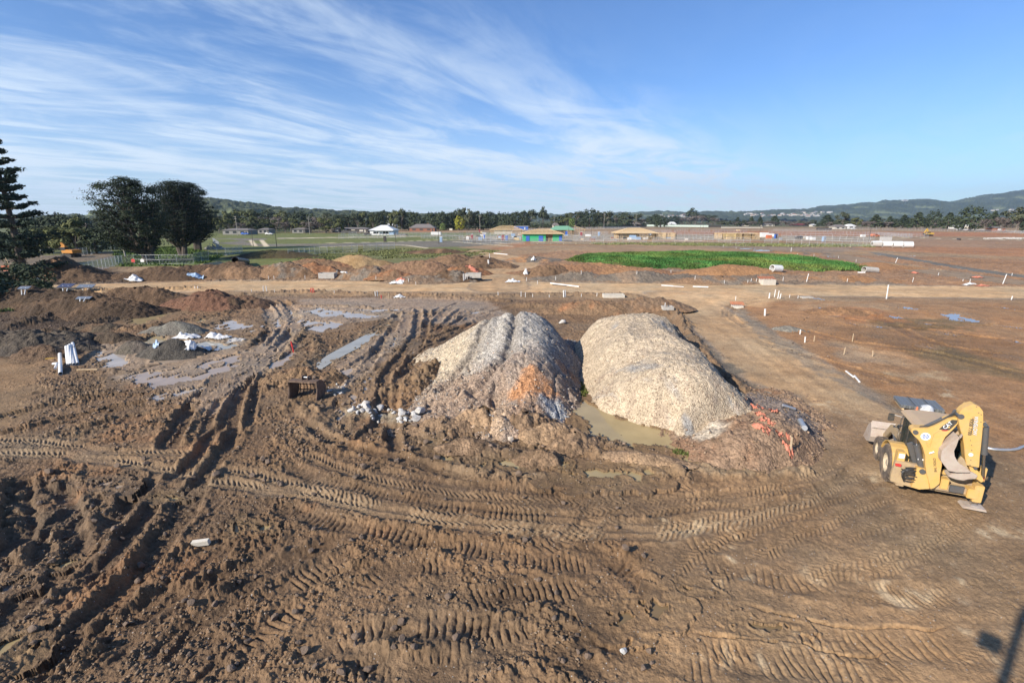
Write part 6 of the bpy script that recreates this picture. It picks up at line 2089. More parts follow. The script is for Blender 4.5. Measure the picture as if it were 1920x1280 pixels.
crumple(748, 557, 1.6, .6, .25, W_white, 'small white sheet at the near road edge by the rut fan', 'plastic sheet', 'plastic_sheet', 12)
crumple(884, 503, 2.6, .9, .4, W_scrap, 'orange mesh strewn over the dark soil heap', 'safety mesh', 'orange_mesh', 13, -.3)
crumple(250, 526, 3.0, 1.4, .6, W_white, 'pale sheet on the black soil bank', 'plastic sheet', 'plastic_sheet', 14)
crumple(368, 520, 2.6, 1.2, .9, W_bluel, 'pale blue crumpled sheet on the dark bank', 'plastic sheet', 'plastic_sheet', 15)
crumple(1715, 512, 1.4, .8, .3, W_scrap, 'orange mesh by the grey track near the right edge', 'safety mesh', 'orange_mesh', 16)
crumple(1832, 521, 2.0, 1.0, .4, W_scrap, 'orange mesh heap behind the short pegs at right', 'safety mesh', 'orange_mesh', 17)
crumple(1845, 536, 2.6, .8, .25, W_scrap, 'orange mesh strip beyond the main road at the right', 'safety mesh', 'orange_mesh', 18)
crumple(1816, 534, 1.8, .8, .3, W_white, 'white scrap sheet beside the short pegs at right', 'plastic sheet', 'plastic_sheet', 19)
for k, (x_, y_, w_, d_, rz_, z_) in enumerate(((1414, 765, .35, 1.3, .5, .9), (1424, 776, .3, .9, .3, .95), (1434, 786, .45, .7, .2, .9), (1428, 800, .5, .9, .4, .8), (1436, 808, .35, .5, .1, .75), (1452, 772, .4, .6, 1.0, .8), (1462, 815, .45, .35, .2, .7), (1478, 822, .3, .3, .2, .6),
                                              (1476, 838, .25, .7, .3, .5), (1484, 846, .2, .4, .3, .45), (1446, 795, .25, .4, .8, .8), (1470, 832, .25, .3, .4, .6))):
    crumple(x_, y_, w_ * .8, d_ * .8, .12, W_scrap, 'torn scrap of orange safety mesh on the brown clay heap', 'safety mesh', 'mesh_scrap', 30 + k, rz_, 'orange mesh scraps on the clay heap', dz=.02, hole=.12)


# drain pits: precast boxes with orange mesh over them
def pit(px, py, w, d, h, label, mesh=True, rz=0.0, cm=None):
    g = on(px, py); root = empty('drain_pit', g, rz, label, 'drain pit')
    t = .12; mb = MB()
    mb.box((0, -d / 2, h / 2 - .1), (w, t, h)).box((0, d / 2, h / 2 - .1), (w, t, h)).box((-w / 2 + t / 2, 0, h / 2 - .1), (t, d - t, h)).box((w / 2 - t / 2, 0, h / 2 - .1), (t, d - t, h))
    mb.build('surround', cm or W_cream, root)
    MB().box((0, 0, h - .25), (w - 2 * t, d - t * 1.5, .05)).build('cover', W_dark, root)
    if mesh:
        mb = MB()
        for k in range(7):
            x_ = -w * .6 + w * 1.2 * k / 6
            mb.box((x_, d * .3, h + .1), (.05, d * .9, .03), Matrix.Rotation(.3, 3, 'X'))
        for k in range(4): mb.box((0, d * (-.1 + .25 * k), h + .0 + .07 * k), (w * 1.2, .05, .03))
        mb.build('mesh_cover', W_org, root)
    return root


pit(1438, 533, 1.9, 1.3, .8, 'cream drain pit with orange mesh beyond the main road')
pit(1382, 577, 1.1, .8, .4, 'cream drain pit with orange mesh at the mouth of the haul road', rz=-.2)
pit(1150, 557, 2.6, 1.1, .5, 'long cream drain pit at the near road edge behind the heaps', mesh=False)
pit(1251, 580, 1.1, .8, .35, 'pale concrete block under the white cross peg', mesh=False, cm=W_conc)
pit(1512, 558, 1.3, .6, .25, 'low white pit at the near road edge right of the pipe cluster', mesh=False, cm=W_conc)
pit(888, 519, 2.4, 1.6, .7, 'pale pit beside the bunch of white pipes', mesh=False, cm=W_conc)
pit(615, 520, 2.6, 1.4, .9, 'pale grey pit between brown heaps beyond the road', mesh=False, cm=W_conc)

# skeleton bucket standing on its cutting edge
def skeleton_bucket():
    g = on(573, 747); root = empty('skeleton_bucket', (g.x, g.y + .1, g.z - .08), -.12, 'rusty skeleton bucket with barred back lying in the mud', 'digger bucket')
    W_ = 1.62; prof = [(-.25, 1.02), (.18, 1.05), (.52, .90), (.72, .60), (.70, .30), (.45, .06), (.05, -.02), (-.50, -.04)]
    P = smooth_path(prof, .12)
    for s in (-1, 1):
        out = [Vector((s * W_ / 2, p[0], p[1])) for p in P]
        rim = [Vector((s * W_ / 2, -.50, -.04)), Vector((s * W_ / 2, -.30, .35)), Vector((s * W_ / 2, -.22, .7)), Vector((s * W_ / 2, -.25, 1.02))]
        poly = out + rim[1:-1]
        MB().prism(poly, (-s * .035, 0, 0)).build('side_plate', W_rust, root)
        mb = MB()
        mb.path([Vector((s * (W_ / 2 + .012), q.y, q.z)) for q in [Vector((0, *prof[-1])), Vector((0, -.30, .35)), Vector((0, -.22, .7)), Vector((0, *prof[0]))]], .03, 6)
        mb.build('side_cutter', W_rust, root)
    mb = MB()
    for i in range(len(P) - 1):
        a, b = P[i], P[i + 1]
        t = i / (len(P) - 2)
        if t < .22 or t > .80:
            mb.prism([(-W_ / 2 + .04, a[0], a[1]), (-W_ / 2 + .04, b[0], b[1]), (-W_ / 2 + .04, b[0] + .02, b[1] + .025), (-W_ / 2 + .04, a[0] + .02, a[1] + .025)], (W_ - .08, 0, 0))
    mb.build('back_plate', W_rust, root)
    mb = MB()
    for k in range(8):
        x_ = -W_ / 2 + W_ * (k + .5) / 8
        mb.path([Vector((x_, p[0], p[1])) for p in P[1:-1]], .028, 5)
    for i in range(3, len(P) - 2, 2):
        mb.tube((-W_ / 2 + .03, P[i][0], P[i][1]), (W_ / 2 - .03, P[i][0], P[i][1]), .026, n=6)
    mb.build('bars', W_rust, root)
    mb = MB()
    mb.box((0, -.02, 1.07), (W_, .36, .05)).box((0, .16, 1.0), (W_ * .98, .06, .16))
    mb.build('top_beam', W_rust, root)
    for x_ in (-.17, .17):
        MB().prism([(x_, -.05, 1.05), (x_, .42, .92), (x_, .38, 1.22), (x_, .12, 1.34), (x_, -.03, 1.24)], (.04, 0, 0)).build('lug', W_rust, root)
    MB().tube((-.2, .12, 1.22), (.24, .12, 1.22), .035).build('pin', W_steel, root)
    for k in range(5):
        x_ = -W_ / 2 + .12 + (W_ - .24) * k / 4
        MB().box((x_, -.56, -.04), (.09, .2, .05), Matrix.Rotation(.1, 3, 'X'), taper=.6).build('tooth', W_rust, root)


skeleton_bucket()

# pallet of roofing sheets, bag and cone behind the parked machine
g = on(1716, 764)
root = empty('sheet_stack', (g.x + .1, g.y, g.z), -.45, 'stack of grey corrugated sheets behind the parked backhoe', 'stack of sheets')
mb = MB()
for k in range(3): mb.box((-.75 + .75 * k, 0, .06), (.1, 1.3, .12))
mb.build('pallet', W_timber, root)
W_sheet = mat_plain('grey_sheet', (.25, .26, .255), .5, .4, dirt=.2)
mb = MB()
for q in range(3):
    for k in range(16):
        mb.box((-.84 + .112 * k, 0, .16 + .055 * q), (.10, 1.5, .045 if k % 2 else .03))
mb.build('sheets', W_sheet, root)
MB().box((-.3, 0, .34), (.03, 1.52, .012)).box((.35, 0, .34), (.03, 1.52, .012)).build('strap', W_dark, root)
o_b = rock(1737, 777, .95, 50, W_white, 'full white bag beside the grey sheets', None, name='white_bag', flat=.62, dz=.1); o_b['category'] = 'bag'; o_b.scale = (1.25, .8, 1)
o_b.data.polygons.foreach_set('use_smooth', [True] * len(o_b.data.polygons))
g = on(1717, 778)
root = empty('traffic_cone', g, 0, 'small orange cone beside the grey sheets', 'cone')
MB().box((0, 0, .02), (.30, .30, .04)).build('base', W_org, root, bevel=.01)
MB().tube((0, 0, .04), (0, 0, .46), .11, .03, 14).build('body', W_org, root, smooth=True)
# hose
pts = [on(px, py, .06) for px, py in ((1846, 841), (1862, 844), (1885, 846), (1905, 844), (1930, 836), (1980, 826))]
P = smooth_path([(p.x, p.y) for p in pts], .12); c0 = Vector((P[0][0], P[0][1], 0))
hp = []
for p in P: hp.append(Vector((p[0], p[1], ground_z(p[0], p[1]) + .07)) - c0)
mb = MB(); mb.path(hp, [.055 + (.008 if i % 2 else 0) for i in range(len(hp))], 10)
tag(mb.build('hose', W_steel, None, smooth=True, loc=c0), 'long grey corrugated hose snaking to the right of the backhoe', 'hose')

# ---- left edge: barrier, planks, trays, drums
g = on(14, 507)
root = empty('road_barrier', g, .1, 'orange plastic barrier at the far left', 'barrier')
MB().prism([(-.9, -.28, 0), (-.9, .28, 0), (-.9, .09, .55), (-.9, .09, 1.0), (-.9, -.09, 1.0), (-.9, -.09, .55)], (1.8, 0, 0)).build('body', W_org, root, bevel=.03)
for (a, b, lab) in (((10, 482), (21, 506), 'thin pale plank leaning left beside the orange barrier'), ((38, 490), (17, 510), 'thin reddish plank leaning right across the orange barrier')):
    q = on(*b); p = D(a[0], a[1], q.y + .3)
    tag(MB().box((p - q) / 2, (.08, .08, (p - q).length), (p - q).to_track_quat('Z', 'Y').to_matrix()).build('plank', W_org if 'reddish' in lab else W_timber, None, loc=q), lab, 'plank')
for k, x_ in enumerate((28, 33.5, 41)):
    g = on(x_, 512)
    tag(MB().tube((0, 0, 0), (0, 0, .9), .24, n=14).tube((0, 0, .9), (0, 0, .95), .25, n=14).build('white_drum', W_white, None, smooth=True, loc=g), 'white drum in the row below the orange barrier', 'drum', 'row of white drums')
for (px, py, w, d, h, rz, lab, legs) in ((74, 530, 1.1, 1.2, .9, .1, 'pale blue board standing in the dark bushes', 0), (127, 546, 2.1, 1.4, .9, .0, 'dark blue tray on white legs at the left bank', 1), (163, 544, 2.6, 1.5, 1.0, .15, 'pale metal tray on white legs, right of the dark blue one', 2), (48, 549, 1.4, 1.0, .9, .2, 'bluish panel among the bushes at far left', 0), (158, 561, 1.8, .8, .3, .1, 'low greyish sheet on the dark bank', 0)):
    g = on(px, py); root = empty('metal_tray' if legs else 'panel', g, rz, lab, 'tray' if legs else 'panel')
    h *= .7; w *= .75; MB().box((0, 0, h), (w, d * .6, .06), Matrix.Rotation(.35, 3, 'X')).build('sheet', W_trayl if legs != 1 else W_navy, root)
    for s in (-1, 1): MB().tube((s * w * .12, -.4, -.1), (s * w * .2, -.1, h), .05).build('leg', W_white, root)

# the mast that carries the camera: its shadow lies at the lower right
root = empty('camera_mast', (-.10, -.16, 0), 0, 'tall steel mast holding lamps, casting the long shadow', 'mast')
MB().tube((0, 0, 0), (0, 0, 9.32), .11, .09, 12).build('pole', W_steel, root, smooth=True)
MB().box((0, 0, .05), (1.2, 1.2, .1)).build('base', W_conc, root)
MB().box((0, -.18, 9.45), (.34, .26, .40)).build('head_box', W_dark, root, bevel=.02)
ax = Vector((-.62, .783, 0))      # sideways to the sun's direction
mb = MB(); mb.tube((0, 0, 8.25), ax * .2 + Vector((0, 0, 8.25)), .03); mb.build('arm', W_steel, root)
MB().box(ax * .36 + Vector((0, 0, 8.25)), (.42, .34, .26), math.atan2(ax.y, ax.x)).build('lamp', W_dark, root, bevel=.03)

# ------------------------------------------------------------------ buildings
def hip(mb, w, d, z0, z1, over=.5, ridge=.45):
    x, y = w / 2 + over, d / 2 + over; r = w * ridge / 2
    mb.add([(-x, -y, z0), (x, -y, z0), (x, y, z0), (-x, y, z0), (-r, 0, z1), (r, 0, z1), (-x, -y, z0 - .15), (x, -y, z0 - .15), (x, y, z0 - .15), (-x, y, z0 - .15)],
           [(0, 1, 5, 4), (1, 2, 5), (2, 3, 4, 5), (3, 0, 4), (6, 7, 1, 0), (7, 8, 2, 1), (8, 9, 3, 2), (9, 6, 0, 3), (9, 8, 7, 6)])


def house(x0, x1, py, top, depth, wallh, wall, roof, label, cat='house', name='house', rz=0.0, ridge=.45, windows=3, wmat=None, door=True, over=.5, chimney=False):
    xc = (x0 + x1) / 2; g = G(xc, py); sc = pixm(xc, py); w = (x1 - x0) * sc
    h = D(xc, top, g.y + depth / 2).z
    root = empty(name, (g.x, g.y + depth / 2, 0), rz, label, cat)
    MB().box((0, 0, wallh / 2 - .1), (w, depth, wallh + .2)).build('wall', wall, root)
    mb = MB(); hip(mb, w, depth, wallh + .15, max(h, wallh + 1.2), over, ridge)
    rf = mb.build('roof', roof, root)
    if chimney: MB().box((w * .2, .3, h), (.7, .7, 1.4)).build('chimney', wall, rf)
    for k in range(windows):
        x_ = -w / 2 + w * (k + .6) / (windows + .4)
        wi = MB().box((x_, -depth / 2 - .03, wallh * .55), (w / windows * .42, .06, 1.3)).build('window', wmat or W_glass, root)
    if door:
        MB().box((w * .42, -depth / 2 - .03, 1.05), (1.0, .06, 2.1)).build('door', wmat or W_dark, root)
    return root, w, h


def frame_walls(root, w, d, z0, h, step=.9, th=.12, brace=True):
    """open stud walls"""
    for (a, b) in (((-w / 2, -d / 2), (w / 2, -d / 2)), ((w / 2, -d / 2), (w / 2, d / 2)), ((-w / 2, d / 2), (w / 2, d / 2)), ((-w / 2, -d / 2), (-w / 2, d / 2)), ((0, -d / 2), (0, d / 2))):
        a, b = Vector((*a, z0)), Vector((*b, z0)); L = (b - a).length; n = max(2, int(L / step)); mb = MB()
        for k in range(n + 1):
            p = a.lerp(b, k / n)
            if k % 7 == 3: continue
            mb.box(p + Vector((0, 0, h / 2)), (th, th, h))
        r_ = math.atan2(b.y - a.y, b.x - a.x)
        for z_ in (.08, h * .5, h - .06): mb.box((a + b) / 2 + Vector((0, 0, z_)), (L - th * 1.1, th * .8, th), r_)
        if brace:
            for k in range(int(L / 4)):
                p = a.lerp(b, (k + .3) / max(1, int(L / 4)))
                q = p + (b - a).normalized() * 2.0 + Vector((0, 0, h - .3))
                mb.tube(p + Vector((0, 0, .2)), q, .05, n=4)
        mb.build('stud_wall', W_timber, root)


def truss_roof(root, w, d, z0, z1, over=.7, ridge=.35, step=.7, mat=None):
    mat = mat or W_timber
    x, y = w / 2 + over, d / 2 + over; r = w * ridge / 2; mb = MB()
    n = int(w / step)
    for k in range(n + 1):
        xx = -x + 2 * x * k / n
        if abs(xx) <= r: top = Vector((xx, 0, z1))
        else: f = (x - abs(xx)) / (x - r); top = Vector((xx, 0, z0 + (z1 - z0) * f))
        f = (top.z - z0) / (z1 - z0)
        for s in (-1, 1):
            mb.tube(Vector((xx, s * y, z0)) if abs(xx) <= r or f > .02 else top, Vector((xx, s * y * (1 - f), top.z)) if abs(xx) > r else top, .09, n=4)
        mb.tube((xx, -y, z0), (xx, y, z0), .07, n=4)
    m = int(d / step)
    for k in range(m + 1):
        yy = -y + 2 * y * k / m; f = 1 - abs(yy) / y
        for s in (-1, 1): mb.tube((s * x, yy, z0), (s * (x - (x - r) * f), yy, z0 + (z1 - z0) * f), .09, n=4)
    for s in (-1, 1):
        for t in (-1, 1): mb.tube((s * x, t * y, z0), (s * r, 0, z1), .12, n=4)
        mb.tube((-x, s * y, z0), (x, s * y, z0), .12, n=4)
    mb.tube((-r, 0, z1), (r, 0, z1), .12, n=4)
    for k in range(1, 7):
        f = k / 7
        for s in (-1, 1):
            yy = s * y * (1 - f); xx = x - (x - r) * f
            mb.tube((-xx, yy, z0 + (z1 - z0) * f), (xx, yy, z0 + (z1 - z0) * f), .08, n=4)
            mb.tube((s * xx, -abs(yy), z0 + (z1 - z0) * f), (s * xx, abs(yy), z0 + (z1 - z0) * f), .08, n=4)
    return mb.build('roof_frame', mat, root)


# white-roofed house
rt, w, h = house(694, 738, 441, 422, 14, 3.0, W_white, W_rooflt, 'white-roofed house under construction, left of the brick house', ridge=.25, windows=2, over=.7)
for k in range(6): MB().box((-.2 * w + k * w * .13, -8.5, 1.4), (.16, .16, 3.0)).build('veranda_post', W_steel, rt)
mb = MB(); mb.add([(-w * .25, -7.2, 3.6), (w * .52, -7.2, 3.6), (w * .52, -9.2, 2.9), (-w * .25, -9.2, 2.9), (-w * .25, -7.2, 3.5), (w * .52, -7.2, 3.5), (w * .52, -9.2, 2.8), (-w * .25, -9.2, 2.8)], [(0, 1, 2, 3), (7, 6, 5, 4), (3, 2, 6, 7), (0, 3, 7, 4), (2, 1, 5, 6)])
mb.build('veranda_roof', W_rooflt, rt)
house(768, 815, 434, 420, 11, 2.8, W_brick, W_tile, 'brick house with long grey hipped roof, right of the white-roofed house', windows=3, wmat=W_dark, ridge=.55, chimney=True)
# tan roof frame
g = G(949, 439); w = 66 * pixm(949, 439)
root = empty('unfinished_house', (g.x, g.y + 7, 0), .05, 'house frame with tan roof trusses left of the green-wrapped house', 'house frame')
frame_walls(root, w * .9, 12, 0, 2.7); truss_roof(root, w * .9, 12, 2.8, D(949, 423, g.y + 7).z)
MB().box((-w * .1, -5.9, 1.3), (w * .5, .1, 2.4)).build('cladding', W_cream, root)
g = G(977, 431); w = 26 * pixm(977, 431)
root = empty('site_hut', (g.x, g.y + 1.5, 0), .1, 'bright blue site hut with white roof behind the tan roof frame', 'site hut')
MB().box((0, 0, 1.6), (w, 4, 3.2)).build('wall', W_blue, root)
MB().box((0, 0, 3.4), (w * 1.04, 4.4, .3)).build('roof', W_white, root)
MB().box((-w * .2, -2.05, 1.8), (1.4, .08, 1.2)).build('window', W_glass, root)
MB().box((w * .25, -2.05, 1.3), (1.1, .08, 2.2)).build('door', W_white, root)
# green wrapped house
g = G(1018, 452.5); s_ = pixm(1018, 452.5); w = 77 * s_
root = empty('wrapped_house', (g.x, g.y + 6, 0), .0, 'house wrapped in bright green sheeting under bare tan roof trusses', 'house')
hh = 3.2
MB().box((-w * .21, 0, hh / 2), (w * .56, 11, hh)).build('wall', W_green, root)
MB().box((w * .36, -.5, hh / 2), (w * .24, 9, hh)).build('wall', W_green, root)
mb = MB()
for k in range(6): mb.box((w * .09 + k * w * .028, -4.6, hh / 2), (.18, .18, hh))
mb.build('stud_wall', W_timber, root)
MB().box((w * .16, 1.5, hh / 2), (w * .17, 5, hh)).build('inner_wall', W_brick, root)
for x_, ww in ((-w * .37, 1.6), (-w * .05, 2.0), (w * .43, 1.4)): MB().box((x_, -5.57 if x_ < w * .3 else -5.07, 1.3), (ww, .1, 2.4)).build('window', W_blue, root)
truss_roof(root, w * .96, 11.5, hh + .1, D(1018, 429.5, g.y + 6).z, ridge=.35, step=.55)
mb = MB(); hip(mb, w * .94, 11.3, hh + .25, D(1018, 430.5, g.y + 6).z - .25, .5, .35); mb.build('roof_lining', mat_plain('tan_battens', (.40, .30, .18), .85, dirt=.4, dscale=1, dcol=(.55, .42, .25)), root)
# green roof
g = G(1055, 440); w = 46 * pixm(1055, 440)
root = empty('green_roofed_house', (g.x, g.y + 6, 0), 0, 'half-built house with pale green metal roof', 'house')
frame_walls(root, w * .9, 10, 0, 3.0, 1.2)
mb = MB(); hip(mb, w * .9, 10, 3.1, D(1050, 423.5, g.y + 6).z, .7, .6); mb.build('roof', W_greenroof, root)
mb = MB()
for k in range(7):
    z_ = 5.6 - .35 * k; x_ = w * .5 + k * 1.1
    mb.tube((x_, -3, z_), (x_, 3, z_), .1, n=4); mb.tube((x_, -3, z_), (x_, -3, 0), .09, n=4)
mb.tube((w * .5, -3, 5.6), (w * .5 + 7.5, -3, 3.2), .12, n=4); mb.build('porch_frame', W_timber, root)
MB().box((-w * .1, 1, 1.5), (w * .5, 5, 2.9)).build('wall', W_cream, root)
# timber frame with tan roof, then its long open wing
g = G(1196, 449); w = 80 * pixm(1196, 449)
root = empty('unfinished_house', (g.x, g.y + 8, 0), 0, 'widest timber house frame with low tan truss roof, in the middle distance', 'house frame')
frame_walls(root, w * .86, 13, 0, 2.9); rz1 = D(1196, 427.5, g.y + 8).z; truss_roof(root, w * .92, 14, 3.0, rz1, ridge=.3, step=.5)
mb = MB(); hip(mb, w * .9, 13.6, 3.2, rz1 - .25, .4, .3); mb.build('roof_battens', mat_plain('pale_battens', (.52, .40, .25), .85, dirt=.4, dscale=1, dcol=(.66, .52, .34)), root)
MB().box((-w * .12, 1, 1.3), (w * .4, 8, 2.5)).build('inner_wall', W_cream, root)
g = G(1250, 449); w2 = 34 * pixm(1250, 449)
root = empty('wall_frame', (g.x, g.y + 5, 0), 0, 'open timber garage frame joined to the right of the widest house frame', 'wall frame')
frame_walls(root, w2, 9, 0, 3.1, .7)
g = G(1388, 448.5); w = 70 * pixm(1388, 448.5)
root = empty('wall_frame', (g.x, g.y + 5, 0), 0, 'roofless timber wall frames, yellow left and brown right', 'wall frame')
frame_walls(root, w, 11, 0, 2.9, .6)
MB().box((-w * .3, -5.1, 1.45), (w * .36, .06, 2.6)).build('brace_panel', mat_plain('yellow_ply', (.68, .52, .24), .8, dirt=.3), root)
MB().box((w * .2, 0, 1.3), (w * .45, 6, 2.5)).build('inner_panel', mat_plain('brown_ply', (.33, .23, .13), .8, dirt=.3), root)
MB().box((0, -3, 3.05), (w * .9, 4, .12)).build('top_plates', W_timber, root)
# houses in the trees
house(622, 690, 436, 426.5, 12, 2.6, W_dark, W_tile, 'long low dark-roofed house under the trees left of the white-roofed house', ridge=.7, windows=4, wmat=W_cream)
house(418, 466, 440, 428, 12, 2.8, W_grey, W_tile, 'long grey-roofed house behind the lawn, right of the cypresses', ridge=.6, windows=3)
house(484, 504, 438, 430, 10, 2.6, W_grey, W_tile, 'small grey house between trees behind the lawn', ridge=.4, windows=2)
house(548, 572, 437, 430, 10, 2.6, W_grey, W_tile, 'small dull grey house beside the power pole behind the lawn', ridge=.4, windows=2)
house(725, 742, 427, 418, 10, 3.0, W_white, W_rooflt, 'small white house half hidden behind the white-roofed one', ridge=.4, windows=2)
house(1866, 1884, 434, 425, 9, 2.8, W_brick, W_tile, 'little brick house with white door at the far right', ridge=.3, windows=1, wmat=W_white, door=False)
house(1815, 1830, 428, 420, 10, 2.6, W_cream, W_rooflt, 'pale house under the biggest dark tree', ridge=.5, windows=2)
house(1792, 1806, 429, 422, 10, 2.6, W_white, W_rooflt, 'white house left of the biggest dark tree', ridge=.5, windows=2)
house(1590, 1604, 429, 420, 9, 2.8, W_white, W_rooflt, 'white cottage behind the fence left of the conifer row', ridge=.5, windows=1)
house(1565, 1588, 430, 421, 10, 2.6, W_cream, W_tile, 'dark-roofed house left of the white cottage', ridge=.5, windows=2)
house(1390, 1406, 424, 416, 9, 2.6, W_cream, W_tile, 'cream house between the small conifer and the pair', ridge=.5, windows=2)
house(1486, 1520, 424, 420, 9, 2.2, W_dark, W_maroon, 'long low maroon-roofed shed below the hillside suburb', ridge=.7, windows=2)
house(1522, 1530, 425, 420, 7, 2.4, W_cream, W_rooflt, 'small cream cottage right of the maroon shed', ridge=.4, windows=1)
house(1428, 1452, 424, 419, 9, 2.2, W_cream, W_tile, 'low grey house in front of the broad sloping conifer', ridge=.6, windows=2)
house(1204, 1218, 423, 415, 9, 2.8, W_cream, W_rooflt, 'white-roofed house right of the paired power poles', ridge=.4, windows=2)
house(1184, 1202, 424, 416, 9, 2.6, W_brick, W_tile, 'brick house behind the paired power poles', ridge=.5, windows=2)
house(1254, 1268, 423, 416, 9, 2.6, W_white, W_rooflt, 'white house behind the pale green fence, left of the brown thicket', ridge=.5, windows=2)
house(1036, 1048, 427, 418, 9, 2.8, W_cream, W_tile, 'cream house peeping above the left end of the green roof', ridge=.5, windows=1)
house(1078, 1092, 425, 417, 9, 2.6, W_cream, W_tile, 'grey house behind the right end of the green roof', ridge=.5, windows=2)
house(20, 42, 452, 440, 9, 2.8, W_cream, W_tile, 'grey house glimpsed through the wood at far left', ridge=.5, windows=2)

# hillside suburb: little far houses
hr = random.Random(8)
protos = []
FH = mat_plain('far_wall', (.50, .48, .44), .8, dirt=.1); FR = mat_plain('far_roof', (.42, .41, .40), .8, dirt=.1)
for k, (wm, rm) in enumerate(((FH, FR), (W_cream, W_tile), (FH, W_brick))):
    mbw = MB(); mbw.box((0, 0, 3), (16, 10, 6)); mbr = MB(); hip(mbr, 16, 10, 6, 9.5, .8)
    protos.append((mbw.mesh('wall', wm), mbr.mesh('roof', rm)))


def far_house(px, py, y, label, group, k=None):
    p = D(px, py, y); a, b = protos[hr.randrange(3) if k is None else k]
    root = empty('far_house', (p.x, p.y, p.z - 5), hr.uniform(-.5, .5), label, 'house', group)
    sc_ = hr.uniform(.9, 1.7) * y / 4200
    root.scale = (sc_ * 1.3, sc_, sc_)
    link('wall', a, root); link('roof', b, root)


def far_houses(n, x0, x1, y0, y1, dist, label, group):
    for _ in range(n):
        t = hr.random()
        far_house(x0 + (x1 - x0) * t, hr.uniform(y0, y1), dist * hr.uniform(.93, 1.0), label, group)


far_houses(46, 1395, 1540, 400, 405.5, 4000, 'pale house of the suburb on the hillside right of the middle', 'suburb houses on the right hillside')
far_houses(16, 1480, 1560, 397, 401, 4600, 'pale house higher up the right hillside', 'upper houses on the right hillside')
far_houses(22, 1240, 1300, 402.5, 406, 3600, 'pale house of the small suburb behind the umbrella-topped gum', 'houses of the small middle suburb')
far_houses(8, 1860, 1918, 393, 397, 4200, 'white farm building on the right-hand hill', 'farm buildings on the right-hand hill')
far_houses(5, 1685, 1700, 376.5, 378, 5900, 'pale house on the ridge of the right-hand hill', 'houses on the ridge')

# ------------------------------------------------------------------ temporary fences
def panel_mesh(W_, H_, nw, th=.022, wire=.009):
    mb = MB()
    for s in (-1, 1): mb.tube((s * W_ / 2, 0, .08), (s * W_ / 2, 0, H_), th, n=5)
    for z in (.12, H_ * .5, H_ - .03): mb.tube((-W_ / 2, 0, z), (W_ / 2, 0, z), th * .8, n=5)
    for k in range(1, nw): mb.tube((-W_ / 2 + W_ * k / nw, 0, .12), (-W_ / 2 + W_ * k / nw, 0, H_ - .03), wire, n=3, caps=False)
    return mb.mesh('panel', W_steel)


PAN = panel_mesh(2.4, 2.1, 12, .026, .013); PANF = panel_mesh(2.4, 2.2, 8, .040, .024)
FOOT = MB().box((0, 0, .07), (.24, .66, .15)).mesh('foot', W_yfoot, bevel=.02)
FOOTG = MB().box((0, 0, .07), (.24, .66, .15)).mesh('foot', W_conc, bevel=.02)
fr_ = random.Random(12)


def fence(pts, label, far=True, foot=FOOT, skip=.05, feet=True):
    P = [on(*p) for p in pts]
    path = smooth_path([(p.x, p.y) for p in P], 2.45) if len(P) > 2 else None
    if path is None:
        n = max(1, int(round((P[1] - P[0]).length / 2.45)))
        path = np.array([[P[0].x + (P[1].x - P[0].x) * k / n, P[0].y + (P[1].y - P[0].y) * k / n] for k in range(n + 1)])
    c = path.mean(0); root = empty('mesh_fence', (c[0], c[1], 0), 0, label, 'fence')
    for k in range(len(path) - 1):
        a, b = path[k], path[k + 1]; m = (a + b) / 2
        z = ground_z(*m)
        if fr_.random() > skip:
            o = link('panel', PANF if far else PAN, root); o.location = (m[0] - c[0], m[1] - c[1], z)
            o.rotation_euler = (fr_.uniform(-.04, .04), 0, math.atan2(b[1] - a[1], b[0] - a[0]))
            o.scale = (np.linalg.norm(b - a) / 2.42, 1, 1)
        if feet and k % 2 == 0:
            o = link('foot', foot, root); o.location = (a[0] - c[0], a[1] - c[1], ground_z(*a)); o.rotation_euler = (0, 0, math.atan2(b[1] - a[1], b[0] - a[0]))
    return root


fence([(868, 455), (960, 457), (1080, 457.5), (1180, 457)], 'mesh fence running in front of the green-wrapped house')
fence([(1180, 455), (1300, 453.5), (1370, 455), (1460, 458), (1560, 462), (1640, 463)], 'long mesh fence on yellow feet in front of the timber wall frames')
fence([(540, 475), (600, 476), (660, 473), (740, 467)], 'light mesh fence across the near lawn', foot=FOOTG)
fence([(635, 448), (760, 446)], 'mesh fence in front of the white-roofed house', foot=FOOTG)
fence([(640, 442), (690, 441)], 'short mesh fence left of the white-roofed house', foot=FOOTG)
fence([(742, 443), (860, 443)], 'mesh fence in front of the brick house', foot=FOOTG)
fence([(860, 446), (990, 445)], 'mesh fence left of the green-wrapped house')
fence([(862, 440), (915, 439)], 'mesh fence behind the maroon and white toilets')
fence([(1060, 447), (1150, 447)], 'mesh fence right of the green-wrapped house')
fence([(1085, 441), (1158, 440)], 'mesh fence behind the white skip')
fence([(1062, 430), (1200, 429)], 'distant mesh fence below the belt of gums')
fence([(1270, 446), (1352, 449)], 'mesh fence between the two timber frames')
fence([(1424, 443), (1560, 447), (1640, 449)], 'mesh fence behind the stacked white packs')
fence([(1270, 434), (1400, 437)], 'distant mesh fence above the timber wall frames')
fence([(1440, 437), (1600, 440), (1710, 446)], 'mesh fence behind the stack of concrete pipes')
fence([(1560, 430), (1740, 433)], 'far mesh fence under the conifer row')
fence([(1740, 433), (1860, 436), (1960, 440)], 'far mesh fence right of the yellow excavator')
fence([(148, 495), (230, 496), (300, 496), (364, 495)], 'near mesh fence with signs in front of the three cypresses', far=False, foot=FOOTG)
fence([(365, 491), (392, 488)], 'short stacked mesh fence right of the cypresses', far=False, foot=FOOTG)
fence([(392, 482), (424, 479), (455, 473)], 'mesh fence climbing the lawn right of the cypresses', far=False, foot=FOOTG)
